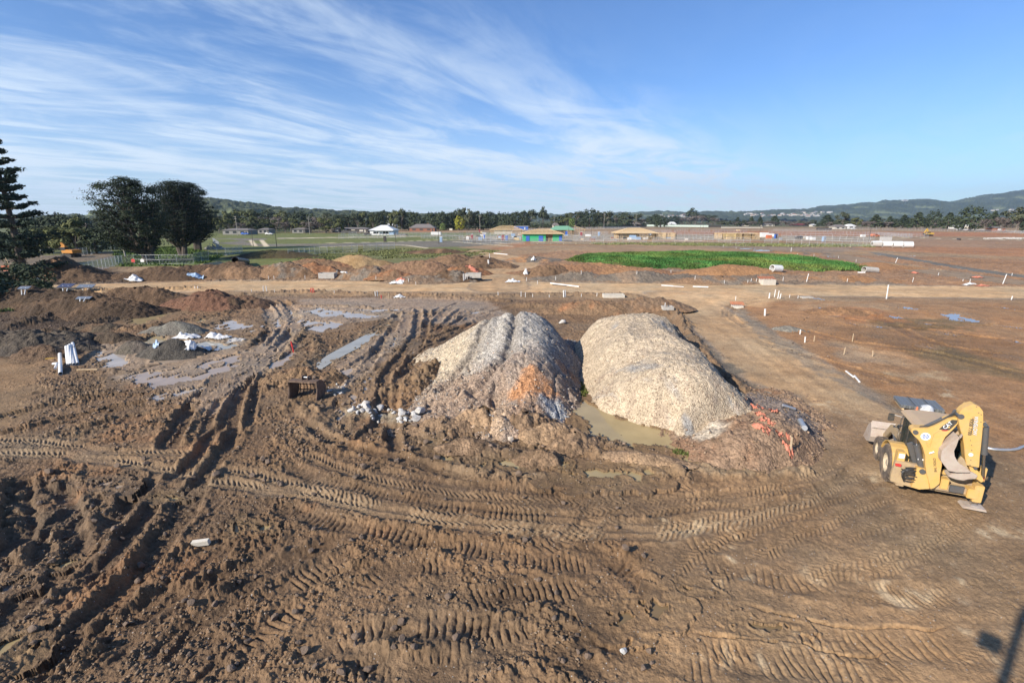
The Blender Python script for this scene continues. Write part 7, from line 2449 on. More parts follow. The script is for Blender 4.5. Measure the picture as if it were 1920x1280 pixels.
fence([(78, 483), (150, 480), (215, 470), (262, 466)], 'mesh fence along the track below the orange excavator', far=False, foot=FOOTG)
fence([(20, 470), (92, 470)], 'mesh fence in front of the dark wood at far left', far=False, foot=FOOTG)
fence([(400, 455), (412, 465)], 'short mesh fence beside the white stones', far=False, foot=FOOTG)


for (pts, lab) in (([(880, 452), (960, 451)], 'mesh fence left of the blue toilet, second row'), ([(905, 443), (975, 442)], 'mesh fence crossing behind the white and blue toilet'), ([(1075, 451), (1160, 452)], 'mesh fence in front of the white skip'), ([(1240, 440), (1350, 441)], 'mesh fence behind the garage frame'), ([(1455, 450), (1560, 452), (1630, 455)], 'mesh fence in front of the white boxes'),
                   ([(930, 434), (1040, 433)], 'mesh fence behind the tan roof frame'), ([(1200, 436), (1270, 436)], 'mesh fence above the widest house frame'), ([(1640, 442), (1740, 446)], 'mesh fence ending near the yellow excavator'), ([(1450, 433), (1560, 434)], 'pale mesh fence in the far red field'), ([(790, 447), (868, 450)], 'mesh fence along the kerb by the white wrapped load')):
    fence(pts, lab)


def board_fence(p0, p1, h, mat, label):
    a, b = G(*p0), G(*p1); c = (a + b) / 2; L = (b - a).length; n = int(L / 2.6)
    root = empty('board_fence', c, math.atan2(b.y - a.y, b.x - a.x), label, 'fence')
    mb = MB()
    for k in range(n * 4): mb.box((-L / 2 + L * (k + .5) / (n * 4), 0, h / 2 + (.03 if k % 2 else 0)), (L / (n * 4) * .96, .05, h))
    mb.build('boards', mat, root)
    mb = MB(); mb.box((0, .06, h * .8), (L, .05, .1)).box((0, .06, h * .25), (L, .05, .1)); mb.build('rail', W_timber, root)


board_fence((1212, 424.5), (1328, 426), 2.6, W_pgreen, 'long pale green board fence below the brown thicket')
board_fence((1328, 426), (1352, 426), 2.6, W_dark, 'dark board fence right of the pale green one')
board_fence((1352, 427.5), (1430, 427.5), 1.1, W_cream, 'low cream fence below the dark conifers')
board_fence((1530, 431), (1560, 431), 2.0, W_dark, 'dark fence below the broad conifer')
board_fence((640, 437.5), (668, 437.5), 2.0, W_dark, 'dark fence behind the lawn left of the white-roofed house')
board_fence((1130, 427.5), (1212, 425.5), 1.8, W_tile, 'grey board fence under the power poles')

# fence signs
for (px, py, m, lab) in ((252, 499, W_red, 'red sign hanging on the mesh fence below the cypress'), (269, 499, W_white, 'white sign hanging on the mesh fence right of the red one')):
    g = on(px, py); tag(MB().box((0, -.08, 1.15), (.75, .02, .6)).box((0, -.06, 1.5), (.3, .02, .1)).build('fence_sign', m, None, loc=g), lab, 'sign')

# ------------------------------------------------------------------ toilets, packs, skips
def toilet(px, py, body, roof, label, name='portable_toilet', w=1.15, h=2.2):
    g = on(px, py); root = empty(name, g, .1, label, 'portable toilet')
    MB().box((0, 0, h / 2), (w, w, h)).build('cabin', body, root, bevel=.03)
    MB().box((0, 0, h + .08), (w * 1.05, w * 1.05, .16), taper=.7).build('roof', roof, root)
    d = MB().box((0, -w / 2 - .02, h * .48), (w * .66, .04, h * .86)).build('door', roof if roof is not W_white else body, root)
    MB().box((w * .24, -w / 2 - .06, h * .48), (.06, .05, .18)).build('handle', W_dark, d)


toilet(885, 448, W_maroon, W_white, 'maroon portable toilet left of the white and blue one')
toilet(908, 448, W_white, W_blue, 'white and blue portable toilet in the middle of the left lots')
toilet(950, 450, W_blue, W_white, 'blue portable toilet just left of the green-wrapped house')
toilet(943, 450, W_maroon, W_maroon, 'low maroon toilet beside the blue one')
toilet(722, 453, W_dark, W_dark, 'dark portable toilet on the lawn below the white-roofed house')
toilet(827, 454, W_bluel, W_white, 'grey white toilet beside the tall lamp post')
toilet(899, 436, W_maroon, W_maroon, 'small distant maroon toilet behind the white and blue one')
toilet(1090, 442, W_maroon, W_white, 'maroon toilet below the green roof')
toilet(1123, 442, W_bluel, W_white, 'pale blue toilet right of the white skip')
toilet(1157, 447, W_maroon, W_white, 'maroon toilet at the left foot of the widest house frame')
toilet(1454, 447, W_blue, W_dark, 'dark blue toilet right of the red bags')
toilet(1544, 453, W_bluel, W_steel, 'grey toilet standing alone right of the white boxes')
toilet(1062, 441, W_blue, W_blue, 'blue toilet behind the green-wrapped house')


def pack(px, py, w, d, h, mat, label, name='wrapped_pallet', cat='pallet'):
    g = on(px, py); root = empty(name, g, fr_.uniform(-.2, .2), label, cat)
    MB().box((0, 0, .07), (w, d, .14)).build('pallet', W_timber, root)
    MB().box((0, 0, .16 + h / 2), (w * .95, d * .95, h)).build('load', mat, root, bevel=.06)
    return root


pack(1432, 445, 4.5, 2, 2.4, W_white, 'white wrapped pallet left of the red bags'); pack(1441, 448, 2.6, 1.6, 1.8, W_org, 'red bags on a pallet right of the timber wall frames')
pack(1446, 444, 3, 2, 1.6, W_white, 'white wrapped pallet behind the red bags'); pack(1516, 450, 2.2, 1.5, 1.5, W_white, 'white boxes on a pallet, left of a close pair'); pack(1524, 450.5, 2.0, 1.5, 1.3, W_white, 'white boxes on a pallet, right of a close pair')
pack(1507, 448, 1.8, 1.4, 1.1, W_cream, 'cream pallet beside the dark utility vehicle'); pack(1186, 449, 3.4, 2.0, 1.9, W_bluel, 'blue wrapped pallet in front of the widest house frame')
pack(1196, 450, 2.4, 1.6, 1.3, W_bluel, 'smaller blue pallet right of the larger one'); pack(1180, 450, 1.8, 1.6, 1.1, W_white, 'white pack left of the blue pallets')
pack(1103, 444, 3.6, 2.2, 1.3, W_white, 'white skip bin below the green roof', 'skip_bin', 'skip bin'); pack(818, 441, 6.6, 2.5, 1.9, W_white, 'white wrapped load left of the tall lamp post'); pack(846, 432, 3.0, 2.0, 1.6, W_cream, 'cream pallet beside the yellow wattle')
pack(962, 444, 2.4, 1.6, 1.6, W_bluel, 'pale blue pallet left of the green-wrapped house'); pack(1660, 452, 4.4, 2.2, 1.8, W_rock, 'white packs behind the concrete pipes'); pack(735, 441, 3.0, 1.8, 1.5, W_bluel, 'pale blue pack right of the white-roofed house')
pack(752, 442, 8.0, 2.5, .9, W_dark, 'dark stack of materials in front of the brick house'); pack(1384, 433, 3, 2, 1.0, W_timber, 'small timber stack in the far red field')

for k in range(26):
    t = fr_.random(); x_ = 872 + 180 * t; y_ = fr_.uniform(437, 451)
    pack(x_, y_, fr_.uniform(1.2, 3.2), 1.4, fr_.uniform(.5, 1.6), fr_.choice([W_timber, W_white, W_cream, W_bluel, W_brick, W_dark, W_steel]), 'stack of building materials on the lots left of and behind the green-wrapped house', 'material_stack', 'stack of materials')['group'] = 'material stacks on the left lots'
for k in range(22):
    x_ = fr_.uniform(1062, 1640); y_ = fr_.uniform(440, 452)
    pack(x_, y_, fr_.uniform(1.0, 3.0), 1.4, fr_.uniform(.4, 1.3), fr_.choice([W_timber, W_white, W_cream, W_bluel, W_brick, W_steel]), 'stack of building materials on the lots right of the green-wrapped house', 'material_stack', 'stack of materials')['group'] = 'material stacks on the right lots'
# vehicles
def car(px, py, body, rz, label, kind='ute'):
    g = on(px, py); root = empty('parked_car', g, rz, label, 'car')
    L, W_, = 4.7, 1.8
    P = [(-L / 2, .4), (L / 2, .4), (L / 2, .95), (L * .28, 1.05), (L * .10, 1.6), (-L * (.12 if kind == 'ute' else .40), 1.6), (-L * (.18 if kind == 'ute' else .48), 1.05), (-L / 2, 1.05)]
    MB().prism([(p[0], -W_ / 2, p[1]) for p in P], (0, W_, 0)).build('body', body, root, bevel=.05)
    MB().prism([(p[0], -W_ / 2 - .01, p[1]) for p in [(L * .24, 1.06), (L * .09, 1.54), (-L * .11, 1.54), (-L * .15, 1.06)]], (0, W_ + .02, 0)).build('window', W_glass, root)
    for x_ in (-L * .3, L * .31):
        for s in (-1, 1):
            MB().tube((x_, s * (W_ / 2 - .18), .34), (x_, s * (W_ / 2 + .03), .34), .34, n=14).build('wheel', W_rubber, root)


car(1499, 448, W_dark, .2, 'dark utility vehicle right of the dark blue toilet'); car(1600, 430.5, W_white, .1, 'white van by the far fence left of the conifers', 'van'); car(1168, 447, W_bluel, -.1, 'pale blue car at the left of the widest house frame', 'van')
car(690, 441.5, W_dark, .1, 'dark car at the left end of the white-roofed house', 'van'); car(966, 449, W_dark, .0, 'dark vehicle left of the green-wrapped house'); car(505, 440.5, W_white, 0, 'white car on the street behind the lawn', 'van'); car(1640, 444, W_org, .1, 'small red car in the far field behind the concrete pipes', 'van')
car(460, 440.5, W_blue, 0, 'blue car in front of the long grey-roofed house', 'van')

# concrete pipe stack
g0 = on(1672, 465)
for row, (n, z_) in enumerate(((4, 0), (4, 0), (4, 0))):
    for k in range(n):
        px = 1634 + k * 19.5; py = 463.2 - row * 1.7 + .3 * k
        a = G(px, py); L = 15.5 * pixm(px, py)
        mb = MB(); mb.ring((0, 0, .85), (L, -.5, .85), .85, .70, 20)
        tag(mb.build('concrete_pipe', W_white if (row + k) % 5 else W_conc, None, smooth=True, loc=(a.x, a.y, ground_z(a.x, a.y))), 'large white concrete pipe of the rows lying beside the fence at right', 'concrete pipe', 'rows of large white concrete pipes')

# excavators
def excavator(px, py, s, mat, rz, label, pose):
    g = on(px, py); root = empty('excavator', g, rz, label, 'excavator'); root.scale = (s, s, s)
    for y_ in (-1.1, 1.1):
        mb = MB(); mb.prism([(x_, y_ - .3, z_) for x_, z_ in ((-1.9, .35), (-1.6, .0), (1.6, .0), (1.9, .35), (1.7, .8), (-1.7, .8))], (0, .6, 0)); mb.build('track', W_black, root, bevel=.06)
    MB().box((0, 0, .9), (1.6, 1.8, .3)).build('turntable', W_dark, root)
    MB().prism([(x_, -1.25, z_) for x_, z_ in ((-2.3, 1.1), (1.4, 1.1), (1.4, 1.7), (-.2, 2.1), (-2.3, 2.0))], (0, 2.5, 0)).build('body', mat, root, bevel=.06)
    c = MB().box((.7, .75, 2.1), (1.4, .95, 1.7)).build('cab', mat, root, bevel=.05)
    MB().box((.72, .75, 2.3), (1.46, 1.0, .8)).build('window', W_glass, c)
    bp, ep, tp, bk = pose
    def arm(a, b, w0, w1, bend, nm):
        a, b = Vector((a[0], 0, a[1])), Vector((b[0], 0, b[1])); m = (a + b) / 2 + Vector((0, 0, bend)); d_ = Vector((0, 1, 0)).cross((b - a).normalized())
        MB().prism([a - d_ * w0 / 2 + Vector((0, -.22, 0)), m - d_ * w0 * .7 + Vector((0, -.22, 0)), b - d_ * w1 / 2 + Vector((0, -.22, 0)), b + d_ * w1 / 2 + Vector((0, -.22, 0)), m + d_ * w0 * .7 + Vector((0, -.22, 0)), a + d_ * w0 / 2 + Vector((0, -.22, 0))], (0, .44, 0)).build(nm, mat, root, bevel=.03)
    arm(bp, ep, .5, .4, .45, 'boom'); arm(ep, tp, .45, .3, .05, 'stick')
    MB().prism([(tp[0] + x_, -.45, tp[1] + z_) for x_, z_ in ((0, .1), (.5, -.1), (.6, -.6), (.1, -.9), (-.5, -.8), (-.25, -.3))], (0, .9, 0)).build('bucket', W_dark, root)
    MB().tube((bp[0] + .4, 0, bp[1]), (bp[0] * .4 + ep[0] * .6, 0, bp[1] * .4 + ep[1] * .6 + .1), .1).build('cylinder', W_steel, root)


excavator(1741, 442.5, .95, W_yel, math.pi, 'yellow excavator with folded boom working in the far field', ((.9, 1.5), (1.6, 4.6), (3.2, 1.8), 0))
excavator(134, 482, .95, W_orange, math.pi * .94, 'orange excavator with raised boom by the dark wood at left', ((.9, 1.5), (2.4, 3.9), (1.6, 1.9), 0))

# ------------------------------------------------------------------ poles
def lamp(px, py, top, label, group=None):
    g = on(px, py); h = max(4, D(px, top, g.y).z - g.z); root = empty('street_lamp', g, fr_.uniform(0, 6), label, 'street lamp', group)
    MB().tube((0, 0, -.2), (0, 0, h), .13, .07, 8).build('pole', W_dark, root, smooth=True)
    MB().tube((0, 0, h - .1), (1.0, 0, h + .1), .05, n=6).build('arm', W_dark, root)
    MB().box((1.25, 0, h + .1), (.6, .25, .12)).build('lamp_head', W_dark, root, bevel=.03)


for (a, b, c, l) in ((823, 458, 429, 'tall dark street lamp right of the white wrapped load'), (742, 454, 436, 'dark street lamp right of the dark toilet'), (475, 462, 432, 'dark street lamp beside the white kerbs'), (519, 463, 437, 'dark street lamp right of the white kerbs'), (1108, 445, 421, 'dark street lamp beside the white skip'), (1066, 443, 423, 'dark street lamp in front of the green roof'), (1425, 436, 420, 'dark street lamp above the timber wall frames'),
                     (1249, 432, 409, 'dark street lamp before the pale green fence, left of a pair'), (1253.5, 431, 411, 'dark street lamp before the pale green fence, right of a pair'), (1313, 430, 417, 'short dark street lamp, left of the pair near the dark fence'), (1318, 430, 418, 'short dark street lamp, right of the pair near the dark fence'), (1629, 452, 428, 'dark leaning street lamp left of the concrete pipes'), (1268, 449, 436, 'dark street lamp at the right end of the garage frame'), (1546, 432, 421, 'dark street lamp left of the grey toilet, far off')):
    lamp(a, b, c, l)


def pole(px, py, top, label, arms=1, mat=None, th=.19):
    g = on(px, py); h = D(px, top, g.y).z - g.z; root = empty('power_pole', g, fr_.uniform(-.5, .5), label, 'power pole')
    MB().tube((0, 0, -.3), (0, 0, h), th, th * .7, 8).build('pole', mat or W_palepole, root, smooth=True)
    for k in range(arms): MB().box((0, -.2, h - .5 - k * 1.1), (2.4, .12, .14)).build('crossarm', W_palepole, root)
    mb = MB()
    for x_ in (-1.1, -.4, .4, 1.1): mb.tube((x_, -.2, h - .42), (x_, -.2, h - .2), .06, n=6)
    mb.build('insulators', W_dark, root)


W_palepole = mat_plain('weathered_pole', (.36, .33, .29), .9, dirt=.3)
for (a, b, c, l) in ((446, 442, 405, 'power pole in front of the grey-roofed house right of the cypresses'), (581, 439, 406, 'power pole in the middle of the left tree belt'), (729, 430, 405, 'power pole behind the white-roofed house'), (900, 434, 403, 'power pole left of the tan roof frame'), (846, 431, 416, 'short pole beside the yellow wattle'), (1039, 427, 404, 'power pole behind the left of the green roof'),
                     (1132, 430, 400, 'tallest power pole right of the green roof'), (1192, 426, 401, 'power pole behind the widest house frame, left of a pair'), (1200, 424, 407, 'shorter power pole behind the widest house frame, right of a pair'), (1228, 421, 401, 'power pole by the isolated dark tree')):
    pole(a, b, c, l, 2)
g = on(236, 483); h = D(229, 451, g.y).z - g.z
tag(MB().tube((0, 0, -.2), (-.25, 0, h), .20, .16, 10).build('bare_pole', W_palepole, None, smooth=True, loc=g), 'short bare pale pole left of the leftmost cypress trunk', 'pole')
g = on(94, 436)
tag(MB().tube((0, 0, -.2), (-.6, 0, D(90, 411, g.y).z), .35, .2, 8).build('dead_trunk', W_palepole, None, smooth=True, loc=g), 'pale dead trunk among the dark wood at left', 'tree trunk')
# pale stone stack and rubble row
def stone_pile(name, px, py, w, d, h, n, s, label, seed, mat):
    g = on(px, py); r = random.Random(seed); bm = bmesh.new()
    for k in range(n):
        a = r.uniform(0, 6.28); q = math.sqrt(r.random())
        m = Matrix.Translation((math.cos(a) * q * w / 2, math.sin(a) * q * d / 2, h * (1 - q) * r.random() + s * .2)) @ Matrix.Rotation(r.uniform(0, 3), 4, (r.random(), r.random(), 1)) @ Matrix.Diagonal((r.uniform(.7, 1.3), r.uniform(.6, 1), r.uniform(.5, .8), 1))
        bmesh.ops.create_icosphere(bm, subdivisions=1, radius=s * r.uniform(.35, .65), matrix=m)
    me = bpy.data.meshes.new(name); bm.to_mesh(me); bm.free(); me.materials.append(mat)
    tag(link(name, me, None, g), label, None, None, 'stuff')


stone_pile('stone_pile', 402, 467, 6.5, 4, 2.6, 170, .55, 'stack of pale stones beside the cypresses', 1, W_rockw)
stone_pile('stone_row', 1895, 448, 28, 6, .6, 380, .8, 'row of grey white rubble at the right edge of the far field', 2, W_rockw)
stone_pile('debris', 1820, 431, 30, 4, .5, 140, .8, 'white scraps along the far right fence', 3, W_white)
# ------------------------------------------------------------------ the parked backhoe loader
BH_Y = mat_plain('digger_yellow', (.65, .40, .12), .55, dirt=.42, dscale=3.0, dcol=(.50, .36, .20))
BH_TY = mat_plain('muddy_tyre', (.10, .08, .065), .95, dirt=1.0, dscale=2.5, dcol=(.24, .175, .12), bump=.8)
BH_M = mat_plain('muddy_yellow', (.46, .33, .18), .8, dirt=.7, dscale=5, dcol=(.27, .195, .135), bump=.3)
BH_D = mat_plain('cab_black', (.045, .047, .045), .5, dirt=.35, dscale=6)
BH_G = mat_plain('worn_bucket_steel', (.50, .42, .35), .6, .1, dirt=.55, dscale=4, dcol=(.33, .22, .15), bump=.3)
BH_C = mat_plain('cylinder_grey', (.11, .115, .12), .4, .2, dirt=.3)
BH_CH = mat_plain('chrome_rod', (.75, .76, .78), .18, 1.0, dirt=.05)
BH_RIM = mat_plain('wheel_rim', (.60, .50, .36), .7, dirt=.4, dscale=6)
BH_T = mat_plain('dusty_roof', (.52, .38, .24), .75, dirt=.6, dscale=2, dcol=(.38, .28, .19))
BH_X = mat_plain('hose_black', (.03, .03, .03), .5, dirt=.25)
BH_W = mat_plain('decal_white', (.85, .85, .83), .5, dirt=.05)
BH_B = mat_plain('decal_blue', (.10, .17, .42), .5, dirt=.05)
AZ = R(24)
OB = Vector((15.17, 16.08, 0.0))
FB = Vector((math.sin(AZ), math.cos(AZ), 0)); RB = Vector((math.cos(AZ), -math.sin(AZ), 0))


def Q(zx, zy, Y=-1.35):
    """a point of the machine's cross plane at local Y, read from the enlarged photograph"""
    d = ray(1630 + zx / 6.096, 740 + zy / 6.096)
    t = (Y + OB.dot(FB)) / d.dot(FB)
    p = Vector((0, 0, CAM_H)) + d * t - OB
    return Vector((p.dot(RB), Y, p.z))


bh = empty('backhoe_loader', OB, -AZ, 'yellow backhoe loader parked with its digging arm folded across the rear', 'backhoe loader')


def plate(pts, Y, th, name, mat, bevel=.012, parent=None):
    P = [Q(a, b, Y) for a, b in pts]
    return MB().prism(P, (0, th, 0)).build(name, mat, parent or bh, bevel=bevel)


# wheels
def bwheel(x, y, r, w, name):
    s = 1 if x > 0 else -1
    t = empty(name, (x, y, r - .05)); t.parent = bh
    mb = MB(); mb.ring((-w / 2, 0, 0), (w / 2, 0, 0), r * .93, r * .52, 32)
    mb.ring((-w / 2 - .02, 0, 0), (w / 2 + .02, 0, 0), r * .86, r * .52, 32)
    n = 20
    for k in range(n):
        for q in (-1, 1):
            a = 2 * math.pi * (k + (.5 if q > 0 else 0)) / n
            m = Matrix.Rotation(a, 3, 'X') @ Matrix.Rotation(q * .55, 3, 'Z')
            c = Matrix.Rotation(a, 3, 'X') @ Vector((q * w * .24, 0, r * .955))
            mb.box(c, (w * .5, .05, r * .10), m)
    mb.build('tyre', BH_TY, t)
    mb = MB(); mb.ring((-w * .46, 0, 0), (w * .46, 0, 0), r * .54, r * .47, 24); mb.tube((s * w * .12, 0, 0), (s * w * .2, 0, 0), r * .50, r * .44, 24); mb.tube((s * w * .2, 0, 0), (s * w * .42, 0, 0), r * .2, r * .17, 16)
    for k in range(8):
        a = 6.283 * k / 8; mb.tube((s * w * .2, math.cos(a) * r * .3, math.sin(a) * r * .3), (s * w * .24, math.cos(a) * r * .3, math.sin(a) * r * .3), .02, n=6)
    mb.build('rim', BH_RIM, t, smooth=True)
    return t


for s in (-1, 1):
    bwheel(s * .98, 0, .71, .46, 'rear_wheel')
    bwheel(s * .90, 1.78, .50, .32, 'front_wheel')
# chassis and axles
MB().box((0, .8, .72), (.75, 3.0, .42)).build('chassis', BH_D, bh, bevel=.03)
MB().tube((-.85, 0, .66), (.85, 0, .66), .14).tube((-.8, 1.78, .47), (.8, 1.78, .47), .10).build('axle', BH_D, bh)
# bonnet, muddy
LS = Vector((0, -.55, 0))
hd = MB().prism([(-.45, 1.15, .85), (-.45, 3.0, .85), (-.45, 3.05, 1.30), (-.45, 2.9, 1.42), (-.45, 1.15, 1.62)], (.9, 0, 0)).build('bonnet', BH_M, bh, bevel=.05, loc=LS)
mb = MB()
for k in range(7): mb.box((0, 3.06, .92 + .055 * k), (.7, .03, .025))
mb.build('grille', BH_D, hd)
MB().tube((.25, 1.9, 1.5), (.25, 1.9, 2.0), .05, n=10).build('exhaust', BH_D, hd)
MB().box((-.30, 2.2, 1.56), (.10, .5, .05)).box((.1, 1.5, 1.63), (.3, .12, .05)).build('hose_run', BH_X, hd)
# loader arms and bucket
for s in (-1, 1):
    MB().prism([(s * .66 - .06, 1.10, 1.30), (s * .66 - .06, 1.20, 1.62), (s * .66 - .06, 2.5, 1.50), (s * .66 - .06, 3.35, .62), (s * .66 - .06, 3.28, .35), (s * .66 - .06, 2.35, 1.22)], (.12, 0, 0)).build('loader_arm', BH_M, bh, bevel=.02, loc=LS)
    a = MB().tube((s * .66, 1.3, .95), (s * .66, 2.0, 1.18), .06, n=10).build('lift_cylinder', BH_C, bh, smooth=True, loc=LS)
    MB().tube((s * .66, 2.0, 1.18), (s * .66, 2.6, 1.30), .032, n=10).build('rod', BH_CH, a, smooth=True)
    MB().tube((s * .5, 1.6, 1.5), (s * .5, 3.1, .95), .045, n=8).build('tilt_link', BH_X, bh, loc=LS)
lb = [(3.35, .95), (3.55, 1.0), (3.9, .92), (4.08, .62), (4.05, .2), (3.5, .12), (3.25, .25), (3.22, .6)]
t = empty('loader_bucket', (0, -.62, .18)); t.parent = bh
pr = [(3.42, 1.02), (3.22, .80), (3.16, .45), (3.28, .18), (3.60, .08), (4.15, .06)]
mb = MB()
for i in range(len(pr) - 1):
    a, b = pr[i], pr[i + 1]
    mb.prism([(-1.12, a[0], a[1]), (-1.12, b[0], b[1]), (-1.12, b[0] + .03, b[1] + .04), (-1.12, a[0] + .03, a[1] + .04)], (2.24, 0, 0))
mb.build('shell', BH_G, t)
for s in (-1, 1): MB().prism([(s * 1.12, p[0], p[1]) for p in pr] + [(s * 1.12, 3.75, .75)], (s * .03, 0, 0)).build('side_plate', BH_G, t)
# cab
def cbox(x0, x1, y0, y1, z0, z1, name, mat, parent=bh, bevel=.02):
    return MB().box(((x0 + x1) / 2, (y0 + y1) / 2, (z0 + z1) / 2), (x1 - x0, y1 - y0, z1 - z0)).build(name, mat, parent, bevel=bevel)


cab = empty('cab', (0, -.28, -.14)); cab.parent = bh
cbox(-.62, .62, -.38, .84, .95, 1.25, 'cab_floor', BH_D, cab)
mb = MB()
for sx in (-.72, .72):
    for y_ in (-.50, .20, .86): mb.box((sx * (.97 if y_ > .8 else 1), y_, 1.84), (.08, .09, 1.40))
for z_ in (1.14, 2.56): mb.box((0, -.5, z_), (1.36, .08, .08)).box((0, .86, z_), (1.32, .08, .08)).box((-.72, .26, z_), (.07, 1.4, .08)).box((.72, .26, z_), (.07, 1.4, .08))
mb.build('cab_frame', BH_D, cab)
W_cabglass = bpy.data.materials.new('cab_glass'); W_cabglass.use_nodes = True
b_ = W_cabglass.node_tree.nodes['Principled BSDF']; b_.inputs['Base Color'].default_value = (.03, .045, .04, 1); b_.inputs['Roughness'].default_value = .08; b_.inputs['Alpha'].default_value = .72
for (n_, c_, d_) in (('window', (0, -.52, 1.86), (1.28, .012, 1.3)), ('window', (0, .88, 1.86), (1.26, .012, 1.3)), ('window', (-.735, -.11, 1.86), (.012, .66, 1.3)), ('door', (-.735, .54, 1.78), (.012, .60, 1.46)), ('window', (.735, .26, 1.86), (.012, 1.4, 1.3))):
    MB().box(c_, d_).build(n_, W_cabglass, cab)
cbox(-.25, .25, -.05, .35, 1.25, 1.5, 'seat', BH_D, cab, .05); cbox(-.24, .24, -.12, .0, 1.5, 2.05, 'backrest', BH_D, cab, .05)
MB().tube((0, .85, 1.2), (0, .7, 1.75), .03).ring((0, .66, 1.76), (0, .64, 1.79), .19, .16, 18).build('steering_wheel', BH_D, cab)
MB().box((-.3, -.44, 2.2), (.12, .1, .08)).build('interior_light', BH_W, cab)
rf = MB().prism([(x_, -.72, z_) for x_, z_ in ((-.86, 2.60), (.86, 2.60), (.84, 2.70), (.6, 2.76), (0, 2.79), (-.6, 2.76), (-.84, 2.70))], (0, 1.72, 0)).build('cab_roof', BH_T, cab, bevel=.03)
for x_ in (-.62, -.35, .35, .62): MB().box((x_, -.75, 2.50), (.16, .08, .10)).build('work_lamp', BH_W if x_ == -.35 else BH_D, rf, bevel=.01)
MB().tube((.55, .7, 2.76), (.55, .7, 2.88), .06, n=10).build('beacon', W_org, rf, smooth=True)
for s in (-1, 1):
    m_ = MB().tube((s * .74, .6, 2.3), (s * 1.08, .75, 2.32), .018).tube((s * 1.08, .75, 2.32), (s * 1.08, .75, 2.1), .018).build('mirror_arm', BH_C, bh)
    MB().box((s * 1.1, .72, 2.22), (.20, .05, .30)).build('mirror', BH_D, m_, bevel=.02)
# steps, rail beside the door
MB().box((-.82, .75, .62), (.24, .45, .05)).box((-.84, .75, .92), (.2, .4, .04)).box((-.92, .75, .75), (.03, .4, .35)).build('step', BH_M, bh)
MB().path([(-.79, .55, 1.2), (-.83, .55, 1.5), (-.83, .55, 2.2), (-.79, .55, 2.4)], .018).build('grab_rail', BH_CH, bh)
# mudguards
for s in (-1, 1):
    mb = MB(); pts = []
    for k in range(9):
        a = R(22 + 18 * k); pts.append((-math.cos(a) * .84 * -1, .66 + math.sin(a) * .84))
    for i in range(8):
        a, b = pts[i], pts[i + 1]
        mb.prism([(s * .72, a[0], a[1]), (s * .72, b[0], b[1]), (s * .72, b[0] * .95, b[1] - .03), (s * .72, a[0] * .95, a[1] - .03)], (s * .50, 0, 0))
    mb.build('mudguard', BH_Y, bh)
    MB().prism([(s * .71, p[0], p[1]) for p in pts] + [(s * .71, -.5, .95), (s * .71, .6, .95)], (s * .03, 0, 0)).build('mudguard_side', BH_Y, bh)
# rear frame with rails, stabilisers and lamps
cbox(-1.16, 1.16, -1.12, -.98, .36, .50, 'rear_frame', BH_M)
cbox(-1.16, 1.16, -1.12, -.98, 1.02, 1.16, 'rear_frame', BH_Y)
cbox(-1.16, -.98, -1.10, -.80, .40, 1.18, 'rear_frame_post', BH_Y); cbox(.98, 1.16, -1.10, -.80, .40, 1.18, 'rear_frame_post', BH_Y)
cbox(-1.0, 1.0, -.98, -.9, .45, 1.1, 'rear_guard', BH_M)
bx = cbox(-1.24, -1.02, -1.18, -.86, .98, 1.62, 'lamp_box', BH_Y)
cbox(-1.21, -1.05, -1.195, -1.178, 1.40, 1.56, 'lamp_label', BH_W, bx, .002); cbox(-1.21, -1.08, -1.20, -1.178, .80, .96, 'rear_lamp', W_red, bx, .005)
bx = cbox(1.02, 1.2, -1.16, -.9, .98, 1.5, 'lamp_box', BH_Y)
cbox(1.05, 1.17, -1.18, -1.158, 1.04, 1.2, 'rear_lamp', W_red, bx, .005)
for s in (-1, 1):
    l = cbox(min(s * .90, s * 1.14), max(s * .90, s * 1.14), -1.42 if s > 0 else -1.2, -1.14, .34, .95 if s > 0 else .6, 'stabiliser', BH_Y if s > 0 else BH_M)
    if s < 0: continue
    MB().box((s * 1.0, -1.28, .27), (.16, .16, .3)).build('stabiliser_leg', BH_CH if s > 0 else BH_M, l)
    MB().prism([(s * 1.0 - .34, -1.52, .10), (s * 1.0 + .30, -1.52, .10), (s * 1.0 + .26, -1.52, .18), (s * 1.0 - .28, -1.52, .18)], (0, .46, 0)).build('stabiliser_foot', BH_G, l, bevel=.01)
cbox(-.10, 1.0, -1.34, -1.14, .52, .74, 'lower_beam', BH_M); cbox(.0, .22, -1.40, -1.14, .60, .98, 'beam_bracket', BH_Y); cbox(.72, 1.02, -1.46, -1.14, .46, .80, 'beam_end', BH_Y)
cbox(.26, .66, -1.37, -1.34, .54, .80, 'beam_plate', BH_C)
# side-shift carriage with the swing casting and a nest of hoses
cr = plate([(360, 760), (560, 800), (640, 860), (690, 940), (700, 1075), (560, 1080), (420, 1040), (240, 985), (250, 900), (300, 760)], -1.24, .14, 'carriage', BH_M)
sw = plate([(545, 830), (640, 850), (672, 920), (690, 1075), (570, 1082), (480, 1055), (520, 960)], -1.42, .20, 'swing_casting', BH_Y)
mb = MB(); p_ = Q(610, 880, -1.46); mb.tube(p_, p_ + Vector((0, .3, 0)), .09, n=14); mb.build('swing_pin', BH_C, sw, smooth=True)
hr2 = random.Random(2)
mb = MB()
for k in range(11):
    ax_, ay_ = 385 + hr2.uniform(-30, 30), 832 + k * 13; P = []
    for q in range(9):
        t = q / 8
        P.append(Q(ax_ + 190 * t + 8 * math.sin(k + 5 * t), ay_ + 34 * t + 24 * math.sin(t * 3.1 + k) * (1 if k % 2 else -.6), -1.29 - .10 * math.sin(t * 3.14) - .02 * (k % 3)))
    mb.path([P[i] for i in range(9)], .022, 6)
